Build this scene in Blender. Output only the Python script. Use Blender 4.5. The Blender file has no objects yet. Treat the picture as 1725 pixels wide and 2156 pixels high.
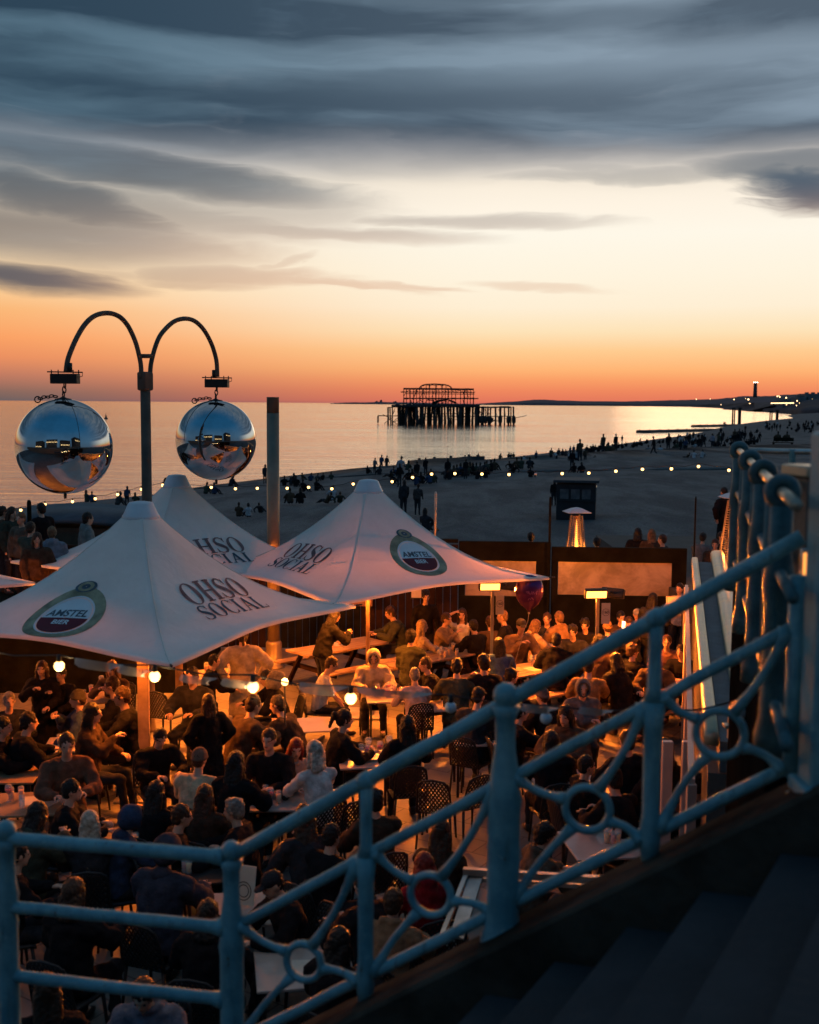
import bpy, bmesh, math, random
from mathutils import Vector, Matrix, noise as mnoise
R = math.radians
random.seed(7)
scene = bpy.context.scene
COL = scene.collection

# ------------------------------------------------------------------ camera
EYE = Vector((0, 0, 5.4))
F = 2400.0                      # focal length in units of a 1725 px wide frame
PITCH = math.atan(229 / F)
ROLL = R(0.42)
cam_rot = Matrix.Rotation(R(90) - PITCH, 3, 'X') @ Matrix.Rotation(ROLL, 3, 'Z')
cd = bpy.data.cameras.new('camera')
cam = bpy.data.objects.new('camera', cd)
COL.objects.link(cam)
cam.matrix_world = Matrix.Translation(EYE) @ cam_rot.to_4x4()
cd.sensor_fit = 'VERTICAL'
cd.sensor_height = 24.0
cd.lens = F / 2156.0 * 24.0
cd.clip_start = 0.1
cd.clip_end = 60000
cd.dof.use_dof = True
cd.dof.focus_distance = 24.0
cd.dof.aperture_fstop = 1.3
scene.camera = cam

def ray(px, py):
    return cam_rot @ Vector(((px - 862.5) / F, -(py - 1078.0) / F, -1.0))
def Q(px, py, Y):
    d = ray(px, py)
    return EYE + d * (Y / d.y)
def P(px, py, z):
    d = ray(px, py)
    return EYE + d * ((z - EYE.z) / d.z)

# ------------------------------------------------------------------ exposure
scene.view_settings.view_transform = 'Standard'
scene.view_settings.look = 'None'
scene.view_settings.exposure = 0.0
scene.view_settings.gamma = 1.0
scene.cycles.use_denoising = True
scene.cycles.max_bounces = 6
scene.cycles.diffuse_bounces = 3
scene.cycles.glossy_bounces = 3
scene.cycles.transparent_max_bounces = 8
scene.cycles.sample_clamp_indirect = 4.0
scene.cycles.caustics_reflective = False
scene.cycles.caustics_refractive = False

# ------------------------------------------------------------------ sky
def lin(r, g, b):
    f = lambda c: (c / 255 / 12.92) if c / 255 <= .04045 else ((c / 255 + .055) / 1.055) ** 2.4
    return (f(r), f(g), f(b), 1.0)

world = bpy.data.worlds.new("World")
scene.world = world
world.use_nodes = True
wn = world.node_tree
wn.nodes.clear()

class G:
    """tiny helper for maths in a node tree"""
    def __init__(s, nt): s.nt = nt; s.L = nt.links
    def node(s, t, **kw):
        n = s.nt.nodes.new(t)
        for k, v in kw.items(): setattr(n, k, v)
        return n
    def put(s, sock, v):
        if hasattr(v, 'is_output'): s.L.new(v, sock)
        elif v is not None: sock.default_value = v
    def m(s, op, a, b=None, c=None, clamp=False):
        n = s.node('ShaderNodeMath', operation=op); n.use_clamp = clamp
        s.put(n.inputs[0], a)
        if b is not None: s.put(n.inputs[1], b)
        if c is not None: s.put(n.inputs[2], c)
        return n.outputs[0]
    def smooth(s, v, a, b, lo=0.0, hi=1.0):
        n = s.node('ShaderNodeMapRange'); n.interpolation_type = 'SMOOTHSTEP'
        s.put(n.inputs[0], v)
        for i, x in zip((1, 2, 3, 4), (a, b, lo, hi)): s.put(n.inputs[i], x)
        return n.outputs[0]
    def mix(s, f, a, b, mode='MIX'):
        n = s.node('ShaderNodeMix', data_type='RGBA', blend_type=mode)
        s.put(n.inputs[0], f); s.put(n.inputs[6], a); s.put(n.inputs[7], b)
        return n.outputs[2]
    def ramp(s, v, stops, interp='LINEAR'):
        n = s.node('ShaderNodeValToRGB'); n.color_ramp.interpolation = interp
        e = n.color_ramp.elements
        e.remove(e[1]); e[0].position = stops[0][0]; e[0].color = stops[0][1]
        for p, c in stops[1:]: e.new(p).color = c
        s.put(n.inputs[0], v)
        return n.outputs[0]
    def xyz(s, x, y, z):
        n = s.node('ShaderNodeCombineXYZ')
        s.put(n.inputs[0], x); s.put(n.inputs[1], y); s.put(n.inputs[2], z)
        return n.outputs[0]
    def noise(s, vec, scale=5, detail=3, rough=.5, dist=0.0):
        n = s.node('ShaderNodeTexNoise')
        if vec is not None: s.put(n.inputs['Vector'], vec)
        n.inputs['Scale'].default_value = scale; n.inputs['Detail'].default_value = detail
        n.inputs['Roughness'].default_value = rough; n.inputs['Distortion'].default_value = dist
        return n.outputs[0]

def azel(px, py):
    d = ray(px, py).normalized()
    return math.atan2(d.x, d.y), math.asin(d.z)

def build_sky():
    g = G(wn)
    tc = g.node('ShaderNodeTexCoord')
    sep = g.node('ShaderNodeSeparateXYZ'); g.L.new(tc.outputs['Generated'], sep.inputs[0])
    az = g.m('ARCTAN2', sep.outputs[0], sep.outputs[1])
    el = g.m('ARCSINE', sep.outputs[2])
    # the clear sunset gradient: two ramps over elevation, left and right of the sunset
    E = lambda py: azel(862, py)[1] / 0.40
    right = [(862, (205, 108, 94)), (845, (226, 118, 92)), (822, (240, 136, 94)), (800, (250, 158, 102)), (780, (255, 180, 116)), (740, (255, 204, 144)), (700, (254, 227, 184)), (650, (255, 239, 212)),
             (590, (255, 244, 222)), (500, (255, 248, 232)), (440, (255, 244, 227)), (390, (250, 238, 220)), (300, (205, 200, 200)), (50, (125, 152, 172))]
    left = [(862, (100, 95, 98)), (845, (112, 98, 95)), (832, (132, 104, 94)), (800, (190, 122, 98)), (765, (234, 142, 95)), (725, (251, 160, 98)), (670, (251, 182, 116)),
            (625, (252, 206, 150)), (570, (250, 218, 176)), (510, (240, 215, 185)), (430, (200, 190, 175)), (330, (165, 172, 180)), (50, (90, 118, 142))]
    mk = lambda st: [(max(0.0, E(py)) + .0005 * i, lin(*c)) for i, (py, c) in enumerate(st)]
    e01 = g.m('DIVIDE', el, 0.40, clamp=True)
    cr, cl = g.ramp(e01, mk(right)), g.ramp(e01, mk(left))
    base = g.mix(g.smooth(az, R(-23), R(5)), cl, cr)
    # stretched, warped noise that the clouds are made of
    v = g.xyz(g.m('MULTIPLY', az, 3.0), g.m('MULTIPLY', el, 15.0), 0.0)
    n1 = g.noise(v, 1.6, 4, .5, .2)
    v2 = g.xyz(g.m('MULTIPLY', az, 5.5), g.m('ADD', g.m('MULTIPLY', el, 36.0), g.m('MULTIPLY', n1, 3.2)), 3.7)
    n2 = g.noise(v2, 1.5, 6, .55, .1)
    w1 = g.m('SUBTRACT', n1, .5)
    w2 = g.m('SUBTRACT', n2, .5)
    elw = g.m('ADD', el, g.m('ADD', g.m('MULTIPLY', w1, .030), g.m('MULTIPLY', w2, .009)))
    azw = g.m('ADD', az, g.m('MULTIPLY', w2, .10))
    # streaks: px, py, half width px, half height px, slope, density
    streaks = [
        (60, 583, 190, 30, .04, 1.0), (500, 578, 190, 20, .03, .55), (440, 592, 120, 14, .05, .45), (690, 592, 170, 9, .13, .5), (850, 606, 110, 7, .08, .45), (600, 552, 60, 9, -.25, .35),
        (1130, 606, 130, 9, .05, .35), (1000, 466, 250, 13, .03, .45), (640, 490, 330, 16, .02, .5), (60, 480, 400, 50, .06, .7), (90, 408, 300, 42, .20, .8), (330, 450, 330, 36, .08, .5), (560, 440, 200, 40, .0, .35), (1390, 372, 330, 13, .02, .45),
        (1700, 392, 150, 40, .20, 1.0), (250, 352, 420, 40, .10, .8), (1180, 352, 160, 14, .12, .4), (1700, 350, 240, 30, .02, .8), (200, 545, 260, 9, .02, .3), (160, 560, 200, 9, .05, .35),
    ]
    dens = None
    for px, py, hw, hh, sl, d in streaks:
        a0, e0 = azel(px, py)
        da = g.m('SUBTRACT', azw, a0)
        de = g.m('ADD', g.m('SUBTRACT', elw, e0), g.m('MULTIPLY', da, sl))
        q = g.m('ADD', g.m('POWER', g.m('ABSOLUTE', g.m('DIVIDE', da, hw / F)), 2.0), g.m('POWER', g.m('ABSOLUTE', g.m('DIVIDE', de, hh / F)), 2.0))
        k = g.smooth(q, 0.0, 2.3, d, 0.0)
        dens = k if dens is None else g.m('MAXIMUM', dens, k)
    # the big bank above
    edge = azel(862, 352)[1]
    bank = g.smooth(g.m('ADD', elw, g.m('MULTIPLY', az, .012)), edge - .022, edge + .035)
    dens = g.m('MAXIMUM', dens, bank, clamp=True)
    dens = g.m('MULTIPLY', dens, g.smooth(n2, .18, .42, .85, 1.0))
    # colour within the cloud: dark bands and paler streaks
    v3 = g.xyz(g.m('MULTIPLY', az, 2.0), g.m('MULTIPLY', elw, 17.0), 9.1)
    n3 = g.noise(v3, 1.3, 5, .5, .15)
    e2 = g.m('ADD', el, g.m('MULTIPLY', w1, .02))
    pale = g.m('MULTIPLY', g.smooth(n3, .44, .72), .8)
    def band(py, hh, amp):
        q = g.m('DIVIDE', g.m('SUBTRACT', e2, azel(862, py)[1]), hh / F)
        return g.m('MULTIPLY', g.m('EXPONENT', g.m('MULTIPLY', g.m('MULTIPLY', q, q), -1.0)), amp)
    rightish = g.smooth(az, R(-16), R(14), .3, 1.0)
    pale = g.m('ADD', pale, g.m('MULTIPLY', band(135, 48, .75), rightish))
    pale = g.m('ADD', pale, g.m('MULTIPLY', band(250, 30, .22), rightish))
    pale = g.m('ADD', pale, band(0, 18, .4))
    pale = g.m('SUBTRACT', pale, band(52, 34, .5))
    pale = g.m('SUBTRACT', pale, band(305, 50, .35), clamp=True)
    dark_c = g.mix(g.smooth(az, R(-20), R(15)), lin(46, 68, 86), lin(82, 97, 112))
    light_c = g.mix(g.smooth(az, R(-20), R(15)), lin(88, 116, 134), lin(138, 156, 172))
    cc = g.mix(pale, dark_c, light_c)
    # clouds low over the sunset are warmed by it
    low = g.smooth(el, azel(862, 620)[1], azel(862, 380)[1], 1.0, 0.0)
    cc = g.mix(g.m('MULTIPLY', low, .9), cc, g.mix(g.smooth(az, R(-20), R(-2)), lin(112, 104, 104), lin(226, 172, 138)))
    front = g.mix(dens, base, cc)
    # above the picture: darkening cloud giving way to deep blue
    hi = g.smooth(el, R(19), R(42))
    front = g.mix(hi, front, g.mix(g.smooth(n3, .35, .65), lin(92, 118, 138), lin(132, 142, 150)))
    # behind the camera: the blue eastern dusk
    back_c = g.ramp(g.m('DIVIDE', el, 1.5, clamp=True), [(0.0, lin(88, 112, 132)), (.12, lin(88, 124, 150)), (.45, lin(44, 104, 144)), (1.0, lin(30, 92, 132))])
    back = g.smooth(sep.outputs[1], -.25, .55, 1.0, 0.0)
    col = g.mix(back, front, back_c)
    # below the horizon (mostly hidden by sea and land)
    col = g.mix(g.smooth(el, R(-4), R(-.3), 1.0, 0.0), col, lin(40, 44, 50))
    bg = g.node('ShaderNodeBackground'); bg.inputs[1].default_value = 1.0
    g.L.new(col, bg.inputs[0])
    out = g.node('ShaderNodeOutputWorld'); g.L.new(bg.outputs[0], out.inputs[0])
    world.cycles.sampling_method = 'MANUAL'
    world.cycles.sample_map_resolution = 512
build_sky()

# the afterglow of the set sun, low over the sea on the right
sd = bpy.data.lights.new('sun', 'SUN')
sd.energy = 0.04; sd.angle = R(12); sd.color = (1.0, .62, .36)
sun = bpy.data.objects.new('sun', sd); COL.objects.link(sun)
sdir = Vector((math.sin(R(16)) * math.cos(R(5)), math.cos(R(16)) * math.cos(R(5)), math.sin(R(5))))
sun.rotation_euler = sdir.to_track_quat('Z', 'Y').to_euler()
sun.location = (0, 0, 30)

# ------------------------------------------------------------------ materials
MATS = {}
def mat(name, col, rough=.6, metal=0.0, var=.25, vscale=6.0, bump=0.0, bscale=30.0, emit=None, estr=0.0, trans=0.0, spec=.3, coat=0.0, col2=None, alpha=None):
    key = name
    if key in MATS: return MATS[key]
    m = bpy.data.materials.new(name); m.use_nodes = True
    nt = m.node_tree; b = nt.nodes['Principled BSDF']; g = G(nt)
    c = (*col[:3], 1.0)
    tc = g.node('ShaderNodeTexCoord')
    if var > 0:
        n = g.noise(tc.outputs['Object'], vscale, 5, .6)
        c2 = (*(col2[:3] if col2 else [x * (1 - var) for x in col[:3]]), 1.0)
        c1 = c if col2 else (*[min(1, x * (1 + var * .6)) for x in col[:3]], 1.0)
        o = g.mix(g.smooth(n, .3, .7), c2, c1)
        g.L.new(o, b.inputs['Base Color'])
        g.L.new(g.m('ADD', g.m('MULTIPLY', g.m('SUBTRACT', n, .5), .25), rough), b.inputs['Roughness'])
    else:
        b.inputs['Base Color'].default_value = c
        b.inputs['Roughness'].default_value = rough
    b.inputs['Metallic'].default_value = metal
    b.inputs['Specular IOR Level'].default_value = spec
    b.inputs['Coat Weight'].default_value = coat
    if trans: b.inputs['Transmission Weight'].default_value = trans
    if emit:
        b.inputs['Emission Color'].default_value = (*emit[:3], 1); b.inputs['Emission Strength'].default_value = estr
    if alpha is not None: b.inputs['Alpha'].default_value = alpha
    if bump:
        bn = g.node('ShaderNodeBump'); bn.inputs['Strength'].default_value = bump; bn.inputs['Distance'].default_value = .02
        g.L.new(g.noise(tc.outputs['Object'], bscale, 4, .6), bn.inputs['Height'])
        g.L.new(bn.outputs[0], b.inputs['Normal'])
    MATS[key] = m
    return m

def cloth(col, key=None):
    return mat('cloth_%02d_%02d_%02d' % tuple(int(c * 99) for c in col[:3]), col, .93, 0, .35, 9, .5, 55, spec=.10)

# ------------------------------------------------------------------ mesh helpers
def frame(axis):
    a = axis.normalized()
    h = Vector((0, 0, 1)) if abs(a.z) < .9 else Vector((1, 0, 0))
    u = a.cross(h).normalized(); v = a.cross(u).normalized()
    return u, v
def ring(bm, c, u, v, ru, rv, n):
    return [bm.verts.new(c + u * (ru * math.cos(2 * math.pi * i / n)) + v * (rv * math.sin(2 * math.pi * i / n))) for i in range(n)]
def skinrings(bm, rings, cap=True, closed=False):
    n = len(rings[0]); fs = []
    seq = list(zip(rings, rings[1:])) + ([(rings[-1], rings[0])] if closed else [])
    for a, b in seq:
        for i in range(n):
            fs.append(bm.faces.new((a[i], a[(i + 1) % n], b[(i + 1) % n], b[i])))
    if cap and not closed:
        fs.append(bm.faces.new(rings[0][::-1])); fs.append(bm.faces.new(rings[-1]))
    for f in fs: f.smooth = True
    return fs
def tube(bm, pts, r, n=8, closed=False, mi=0):
    """tube of radius r (number or list) along pts"""
    pts = [Vector(p) for p in pts]
    rs = r if isinstance(r, (list, tuple)) else [r] * len(pts)
    rings = []; u = None
    for i, p in enumerate(pts):
        if closed: t = (pts[(i + 1) % len(pts)] - pts[i - 1])
        else: t = pts[min(i + 1, len(pts) - 1)] - pts[max(i - 1, 0)]
        t.normalize()
        if u is None: u, v = frame(t)
        else:
            u = (u - t * u.dot(t)).normalized(); v = t.cross(u).normalized()
        rings.append(ring(bm, p, u, v, rs[i], rs[i], n))
    fs = skinrings(bm, rings, True, closed)
    for f in fs: f.material_index = mi
    return fs
def capsule(bm, a, b, ra, rb, n=8, k=2):
    a, b = Vector(a), Vector(b); ax = b - a
    if ax.length < 1e-5: ax = Vector((0, 0, 1e-4))
    t = ax.normalized(); u, v = frame(t); rings = []
    for i in range(k, -1, -1):
        th = (i / (k + .35)) * math.pi / 2
        rings.append(ring(bm, a - t * (ra * math.sin(th)), u, v, ra * math.cos(th), ra * math.cos(th), n))
    for i in range(k + 1):
        th = (i / (k + .35)) * math.pi / 2
        rings.append(ring(bm, b + t * (rb * math.sin(th)), u, v, rb * math.cos(th), rb * math.cos(th), n))
    return skinrings(bm, rings)
def ellipsoid(bm, c, M, rx, ry, rz, n=12, k=7):
    """M: 3x3 with columns = local axes"""
    c = Vector(c); rings = []
    X, Y_, Z = M.col[0], M.col[1], M.col[2]
    for i in range(k + 1):
        th = -math.pi / 2 + math.pi * (i + .15) / (k + .3)
        rings.append(ring(bm, c + Z * (rz * math.sin(th)), X, Y_, rx * math.cos(th), ry * math.cos(th), n))
    return skinrings(bm, rings)
def loft(bm, cs, u, rad, n=14):
    cs = [Vector(c) for c in cs]; rings = []
    for i, c in enumerate(cs):
        t = (cs[min(i + 1, len(cs) - 1)] - cs[max(i - 1, 0)]).normalized()
        uu = (u - t * u.dot(t)).normalized(); vv = t.cross(uu).normalized()
        rings.append(ring(bm, c, uu, vv, rad[i][0], rad[i][1], n))
    return skinrings(bm, rings)
def lathe(bm, prof, c=(0, 0, 0), n=20, mi=0):
    c = Vector(c); X, Y_ = Vector((1, 0, 0)), Vector((0, 1, 0))
    fs = skinrings(bm, [ring(bm, c + Vector((0, 0, z)), X, Y_, max(r, .0005), max(r, .0005), n) for r, z in prof])
    for f in fs: f.material_index = mi
    return fs
def box(bm, c, s, rot=None, bevel=0.0, mi=0):
    """box centred at c, full sizes s; rot 3x3"""
    M = (rot or Matrix.Identity(3))
    vs = []
    for x in (-.5, .5):
        for y in (-.5, .5):
            for z in (-.5, .5):
                vs.append(bm.verts.new(Vector(c) + M @ Vector((x * s[0], y * s[1], z * s[2]))))
    idx = [(0, 1, 3, 2), (4, 6, 7, 5), (0, 4, 5, 1), (2, 3, 7, 6), (0, 2, 6, 4), (1, 5, 7, 3)]
    fs = [bm.faces.new([vs[i] for i in f]) for f in idx]
    for f in fs: f.material_index = mi
    if bevel:
        es = {e for f in fs for e in f.edges}
        r = bmesh.ops.bevel(bm, geom=list(es), offset=bevel, segments=2, affect='EDGES', profile=.5)
        for f in r['faces']: f.material_index = mi; f.smooth = True
    return fs
def beam(bm, a, b, w, h, up=Vector((0, 0, 1)), bevel=0.0, mi=0):
    a, b = Vector(a), Vector(b); t = (b - a); L = t.length; t.normalize()
    s = t.cross(up)
    if s.length < 1e-4: s = t.cross(Vector((1, 0, 0)))
    s.normalize(); n = s.cross(t).normalized()
    M = Matrix((s, t, n)).transposed()
    return box(bm, (a + b) / 2, (w, L, h), M, bevel, mi)
def RZ(a): return Matrix.Rotation(a, 3, 'Z')

def link(o, parent=None):
    COL.objects.link(o)
    if parent is not None: o.parent = parent
    return o
def obj(name, bm, mats, parent=None, loc=None, rz=0.0):
    bmesh.ops.recalc_face_normals(bm, faces=bm.faces)
    me = bpy.data.meshes.new(name); bm.to_mesh(me); bm.free()
    for m in (mats if isinstance(mats, (list, tuple)) else [mats]): me.materials.append(m)
    o = bpy.data.objects.new(name, me); link(o, parent)
    if loc is not None: o.location = loc
    o.rotation_euler[2] = rz
    return o
def tag(o, label=None, cat=None, group=None, kind=None):
    if label: o['label'] = label
    if cat: o['category'] = cat
    if group: o['group'] = group
    if kind: o['kind'] = kind
    return o
def thing(name, label, cat, loc=(0, 0, 0), rz=0.0, group=None):
    o = bpy.data.objects.new(name, None); o.empty_display_size = .1; COL.objects.link(o)
    o.location = loc; o.rotation_euler[2] = rz
    return tag(o, label, cat, group)
def struct(name, bm, m): return tag(obj(name, bm, m), kind='structure')
def kids(o): return [c for c in ALLKIDS.get(o.name, [])]
def dup(root, loc, rz, label=None, group=None, scale=None):
    r = root.copy(); COL.objects.link(r); r.location = loc; r.rotation_euler = (0, 0, rz)
    if scale: r.scale = (scale,) * 3
    if label: r['label'] = label
    if group: r['group'] = group
    for ch in list(root.children):
        c = ch.copy(); COL.objects.link(c); c.parent = r
        for gch in list(ch.children):
            d = gch.copy(); COL.objects.link(d); d.parent = c
    return r
# ================================================================== SETTING
SEA = -4.5
# ---- sea
def sea_material():
    m = bpy.data.materials.new('sea_water'); m.use_nodes = True
    nt = m.node_tree; b = nt.nodes['Principled BSDF']; g = G(nt)
    b.inputs['Base Color'].default_value = (.035, .05, .055, 1)
    b.inputs['Roughness'].default_value = .26
    b.inputs['IOR'].default_value = 1.33
    b.inputs['Specular IOR Level'].default_value = .7
    tc = g.node('ShaderNodeTexCoord')
    mp = g.node('ShaderNodeMapping'); mp.inputs['Rotation'].default_value = (0, 0, R(-18)); mp.inputs['Scale'].default_value = (.16, .6, 1)
    g.L.new(tc.outputs['Object'], mp.inputs[0])
    n1 = g.noise(mp.outputs[0], .55, 6, .62, .6)
    mp2 = g.node('ShaderNodeMapping'); mp2.inputs['Scale'].default_value = (.008, .035, 1); g.L.new(tc.outputs['Object'], mp2.inputs[0])
    n2 = g.noise(mp2.outputs[0], 1.2, 4, .55, .4)
    bn = g.node('ShaderNodeBump'); bn.inputs['Strength'].default_value = .55; bn.inputs['Distance'].default_value = .45
    g.L.new(g.m('ADD', n1, g.m('MULTIPLY', n2, 1.2)), bn.inputs['Height'])
    g.L.new(bn.outputs[0], b.inputs['Normal'])
    gl = g.node('ShaderNodeBsdfGlossy'); gl.inputs[0].default_value = (.94, .89, .82, 1)
    g.L.new(g.smooth(n2, .35, .65, .07, .14), gl.inputs['Roughness']); g.L.new(bn.outputs[0], gl.inputs['Normal'])
    mx = g.node('ShaderNodeMixShader'); mx.inputs[0].default_value = .93
    g.L.new(b.outputs[0], mx.inputs[1]); g.L.new(gl.outputs[0], mx.inputs[2]); g.L.new(mx.outputs[0], nt.nodes['Material Output'].inputs[0])
    return m
bm = bmesh.new()
S = 40000
vs = [bm.verts.new((x, y, SEA)) for x, y in ((-S, -300), (S, -300), (S, S), (-S, S))]
bm.faces.new(vs)
struct('sea', bm, sea_material())

# ---- the shingle beach: strips inland from the shoreline
shore = [(-260, -200), (-150, -80), (-80, 22)]
for px, py in ((100, 1071), (300, 1047), (480, 1027), (600, 1013), (780, 997), (1000, 974), (1200, 950), (1340, 931), (1450, 916), (1529, 898), (1589, 889.5), (1667, 881), (1690, 873)):
    p = P(px, py, SEA); shore.append((p.x, p.y))
shore += [(700, 1500), (1200, 2000)]
def catmull(pts, per=10):
    out = []
    for i in range(len(pts) - 1):
        p0 = pts[max(i - 1, 0)]; p1 = pts[i]; p2 = pts[i + 1]; p3 = pts[min(i + 2, len(pts) - 1)]
        for k in range(per):
            t = k / per
            out.append(tuple(.5 * ((2 * b) + (-a + c) * t + (2 * a - 5 * b + 4 * c - d) * t * t + (-a + 3 * b - 3 * c + d) * t ** 3) for a, b, c, d in zip(p0, p1, p2, p3)))
    out.append(tuple(pts[-1])); return out
SH = catmull(shore, 8)
PROF = [(-30, -3), (0, 0), (6, 1.1), (15, 2.0), (29, 3.3), (50, 4.4), (80, 5.1), (150, 5.7), (400, 6.5), (900, 9)]
def prof(d):
    for (a, za), (b, zb) in zip(PROF, PROF[1:]):
        if d <= b: return SEA + za + (zb - za) * max(0, (d - a)) / (b - a)
    return SEA + PROF[-1][1]
def shore_dist(x, y):
    best = 1e9; sg = 1
    for (ax, ay), (bx, by) in zip(SH, SH[1:]):
        dx, dy = bx - ax, by - ay; L2 = dx * dx + dy * dy
        t = max(0, min(1, ((x - ax) * dx + (y - ay) * dy) / L2))
        ex, ey = x - ax - t * dx, y - ay - t * dy; d = ex * ex + ey * ey
        if d < best: best = d; sg = 1 if (dx * (y - ay) - dy * (x - ax)) < 0 else -1
    return sg * math.sqrt(best)
def sstep(x, a, b):
    t = max(0, min(1, (x - a) / (b - a))); return t * t * (3 - 2 * t)
def beach_z(x, y, d=None):
    d = shore_dist(x, y) if d is None else d
    z = prof(d)
    w = sstep(d, 4, 30)
    z += w * (.35 * mnoise.noise(Vector((x * .035, y * .035, 1.3))) + .10 * mnoise.noise(Vector((x * .22, y * .22, 4.1))))
    # cut down under the terrace
    k = (1 - sstep(y, 25.0, 28.0)) * sstep(x, -26, -20) * (1 - sstep(x, 11, 14))
    return z * (1 - k) + (-.45) * k
def ground_hit(px, py):
    d = ray(px, py); t = 25 / d.y
    while t * d.y < 1500:
        p = EYE + d * t
        if p.z <= beach_z(p.x, p.y): return Vector((p.x, p.y, beach_z(p.x, p.y)))
        t *= 1.012
    return EYE + d * t
bm = bmesh.new()
ds = [-30, -12, -4, 0, 1.5, 3, 5, 8, 11, 15, 19, 23, 27, 31, 36, 41, 46, 51, 56, 60, 64, 68, 71, 74, 77, 80, 84, 88, 94, 100, 110, 120, 135, 160, 200, 260, 340]
grid = []
for i, (x, y) in enumerate(SH):
    a = SH[max(i - 1, 0)]; b = SH[min(i + 1, len(SH) - 1)]
    t = Vector((b[0] - a[0], b[1] - a[1], 0)).normalized(); n = Vector((t.y, -t.x, 0))
    row = []
    for d in ds:
        p = Vector((x, y, 0)) + n * d
        row.append(bm.verts.new((p.x, p.y, beach_z(p.x, p.y, d))))
    grid.append(row)
for r0, r1 in zip(grid, grid[1:]):
    for j in range(len(ds) - 1):
        f = bm.faces.new((r0[j], r0[j + 1], r1[j + 1], r1[j])); f.smooth = True
def shingle_material():
    m = bpy.data.materials.new('shingle'); m.use_nodes = True
    nt = m.node_tree; b = nt.nodes['Principled BSDF']; g = G(nt)
    tc = g.node('ShaderNodeTexCoord')
    mpb = g.node('ShaderNodeMapping'); mpb.inputs['Rotation'].default_value = (0, 0, R(28)); mpb.inputs['Scale'].default_value = (1, .28, 1); g.L.new(tc.outputs['Object'], mpb.inputs[0]); n = g.noise(mpb.outputs[0], .35, 6, .68, .4); n2 = g.noise(tc.outputs['Object'], 9, 4, .7)
    vo = g.node('ShaderNodeTexVoronoi'); vo.inputs['Scale'].default_value = 14; g.L.new(tc.outputs['Object'], vo.inputs['Vector'])
    c = g.mix(g.smooth(n, .35, .65), (.12, .112, .112, 1), (.25, .225, .21, 1))
    c = g.mix(g.m('MULTIPLY', g.smooth(n2, .35, .7), .65), c, (.05, .047, .05, 1))
    c = g.mix(g.m('MULTIPLY', vo.outputs['Color'], .0) if False else .35, c, g.mix(.5, c, vo.outputs['Color'], 'MULTIPLY'))
    g.L.new(c, b.inputs['Base Color']); b.inputs['Roughness'].default_value = .95
    b.inputs['Specular IOR Level'].default_value = .15
    bn = g.node('ShaderNodeBump'); bn.inputs['Strength'].default_value = .6; bn.inputs['Distance'].default_value = .06
    g.L.new(g.m('ADD', n2, vo.outputs['Distance']), bn.inputs['Height']); g.L.new(bn.outputs[0], b.inputs['Normal'])
    return m
o = struct('beach', bm, shingle_material())

# ---- groynes
M_tim = mat('wet_timber', (.03, .028, .028), .6, 0, .4, 2, .4, 6)
def groyne(a, b, w, top, label):
    bm = bmesh.new(); a = Vector(a); b = Vector(b)
    N = max(2, int((b - a).length / 3)); t = (b - a).normalized(); s = Vector((t.y, -t.x, 0))
    rr = []
    for i in range(N + 1):
        p = a.lerp(b, i / N); h = top + .12 * mnoise.noise(p * .3)
        rr.append([bm.verts.new(p + s * (w / 2 * q) + Vector((0, 0, h * k))) for q, k in ((-1.3, -2.2), (-1, 1), (1, 1), (1.3, -2.2))])
    skinrings(bm, rr)
    for i in range(0, N, 2):
        p = a.lerp(b, (i + .5) / N); lathe(bm, [(.18, -1), (.18, top + .3)], p - s * w * .4, 8)
    return tag(obj('groyne', bm, M_tim), label, 'groyne', 'groynes along the beach')
p1, p2 = P(1350, 911, SEA), P(1480, 908, SEA)
groyne((p1.x, p1.y, SEA), (p2.x + 6, p2.y + 6, SEA), 4, .9, 'long dark groyne reaching into the bright sea, nearest the camera on the right')
p1, p2 = P(1466, 899, SEA), P(1545, 897, SEA)
groyne((p1.x, p1.y, SEA), (p2.x + 8, p2.y + 6, SEA), 5, .9, 'shorter dark groyne farther along the beach near the standing columns')
p1 = ground_hit(868, 984); p2 = ground_hit(1010, 978)
groyne(p1, p2, 1.2, .9, 'low dark groyne wall with seated people in front, below the ruined pier')

# ---- far land, hills
def far_strip(name, pts, depth, m, label=None):
    """pts: (px, base distance, ridge py). base on the water, ridge behind it."""
    bm = bmesh.new(); rows = []
    for px, Y, rpy in pts:
        base = Q(px, 855, Y); base.z = SEA - 1
        rd = Q(px, rpy, Y + depth)
        r = [base, base + Vector((0, 2, 6))]
        for k in (.25, .5, .75, 1):
            q = base.lerp(rd, k); q.z = SEA + (rd.z - SEA) * math.sin(k * math.pi / 2) * (1 + .10 * mnoise.noise(Vector((px * .03, k * 3, 0)))) if k < 1 else rd.z
            r.append(q)
        e = rd.copy(); e.y += depth * .6; e.z = SEA - 2; r.append(e)
        rows.append([bm.verts.new(v) for v in r])
    for a, b in zip(rows, rows[1:]):
        for i in range(len(a) - 1):
            f = bm.faces.new((a[i], a[i + 1], b[i + 1], b[i])); f.smooth = True
    return struct(name, bm, m)
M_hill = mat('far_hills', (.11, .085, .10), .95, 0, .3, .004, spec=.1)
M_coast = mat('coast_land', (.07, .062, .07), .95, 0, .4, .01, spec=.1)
def jag(pts, n, amp):
    out = []
    for (a, Ya, ra), (b, Yb, rb) in zip(pts, pts[1:]):
        for k in range(n):
            t = k / n; out.append((a + (b - a) * t, Ya + (Yb - Ya) * t, ra + (rb - ra) * t - amp * mnoise.noise(Vector(((a + (b - a) * t) * .21, 2.2, 0)))))
    out.append(pts[-1]); return out
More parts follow.
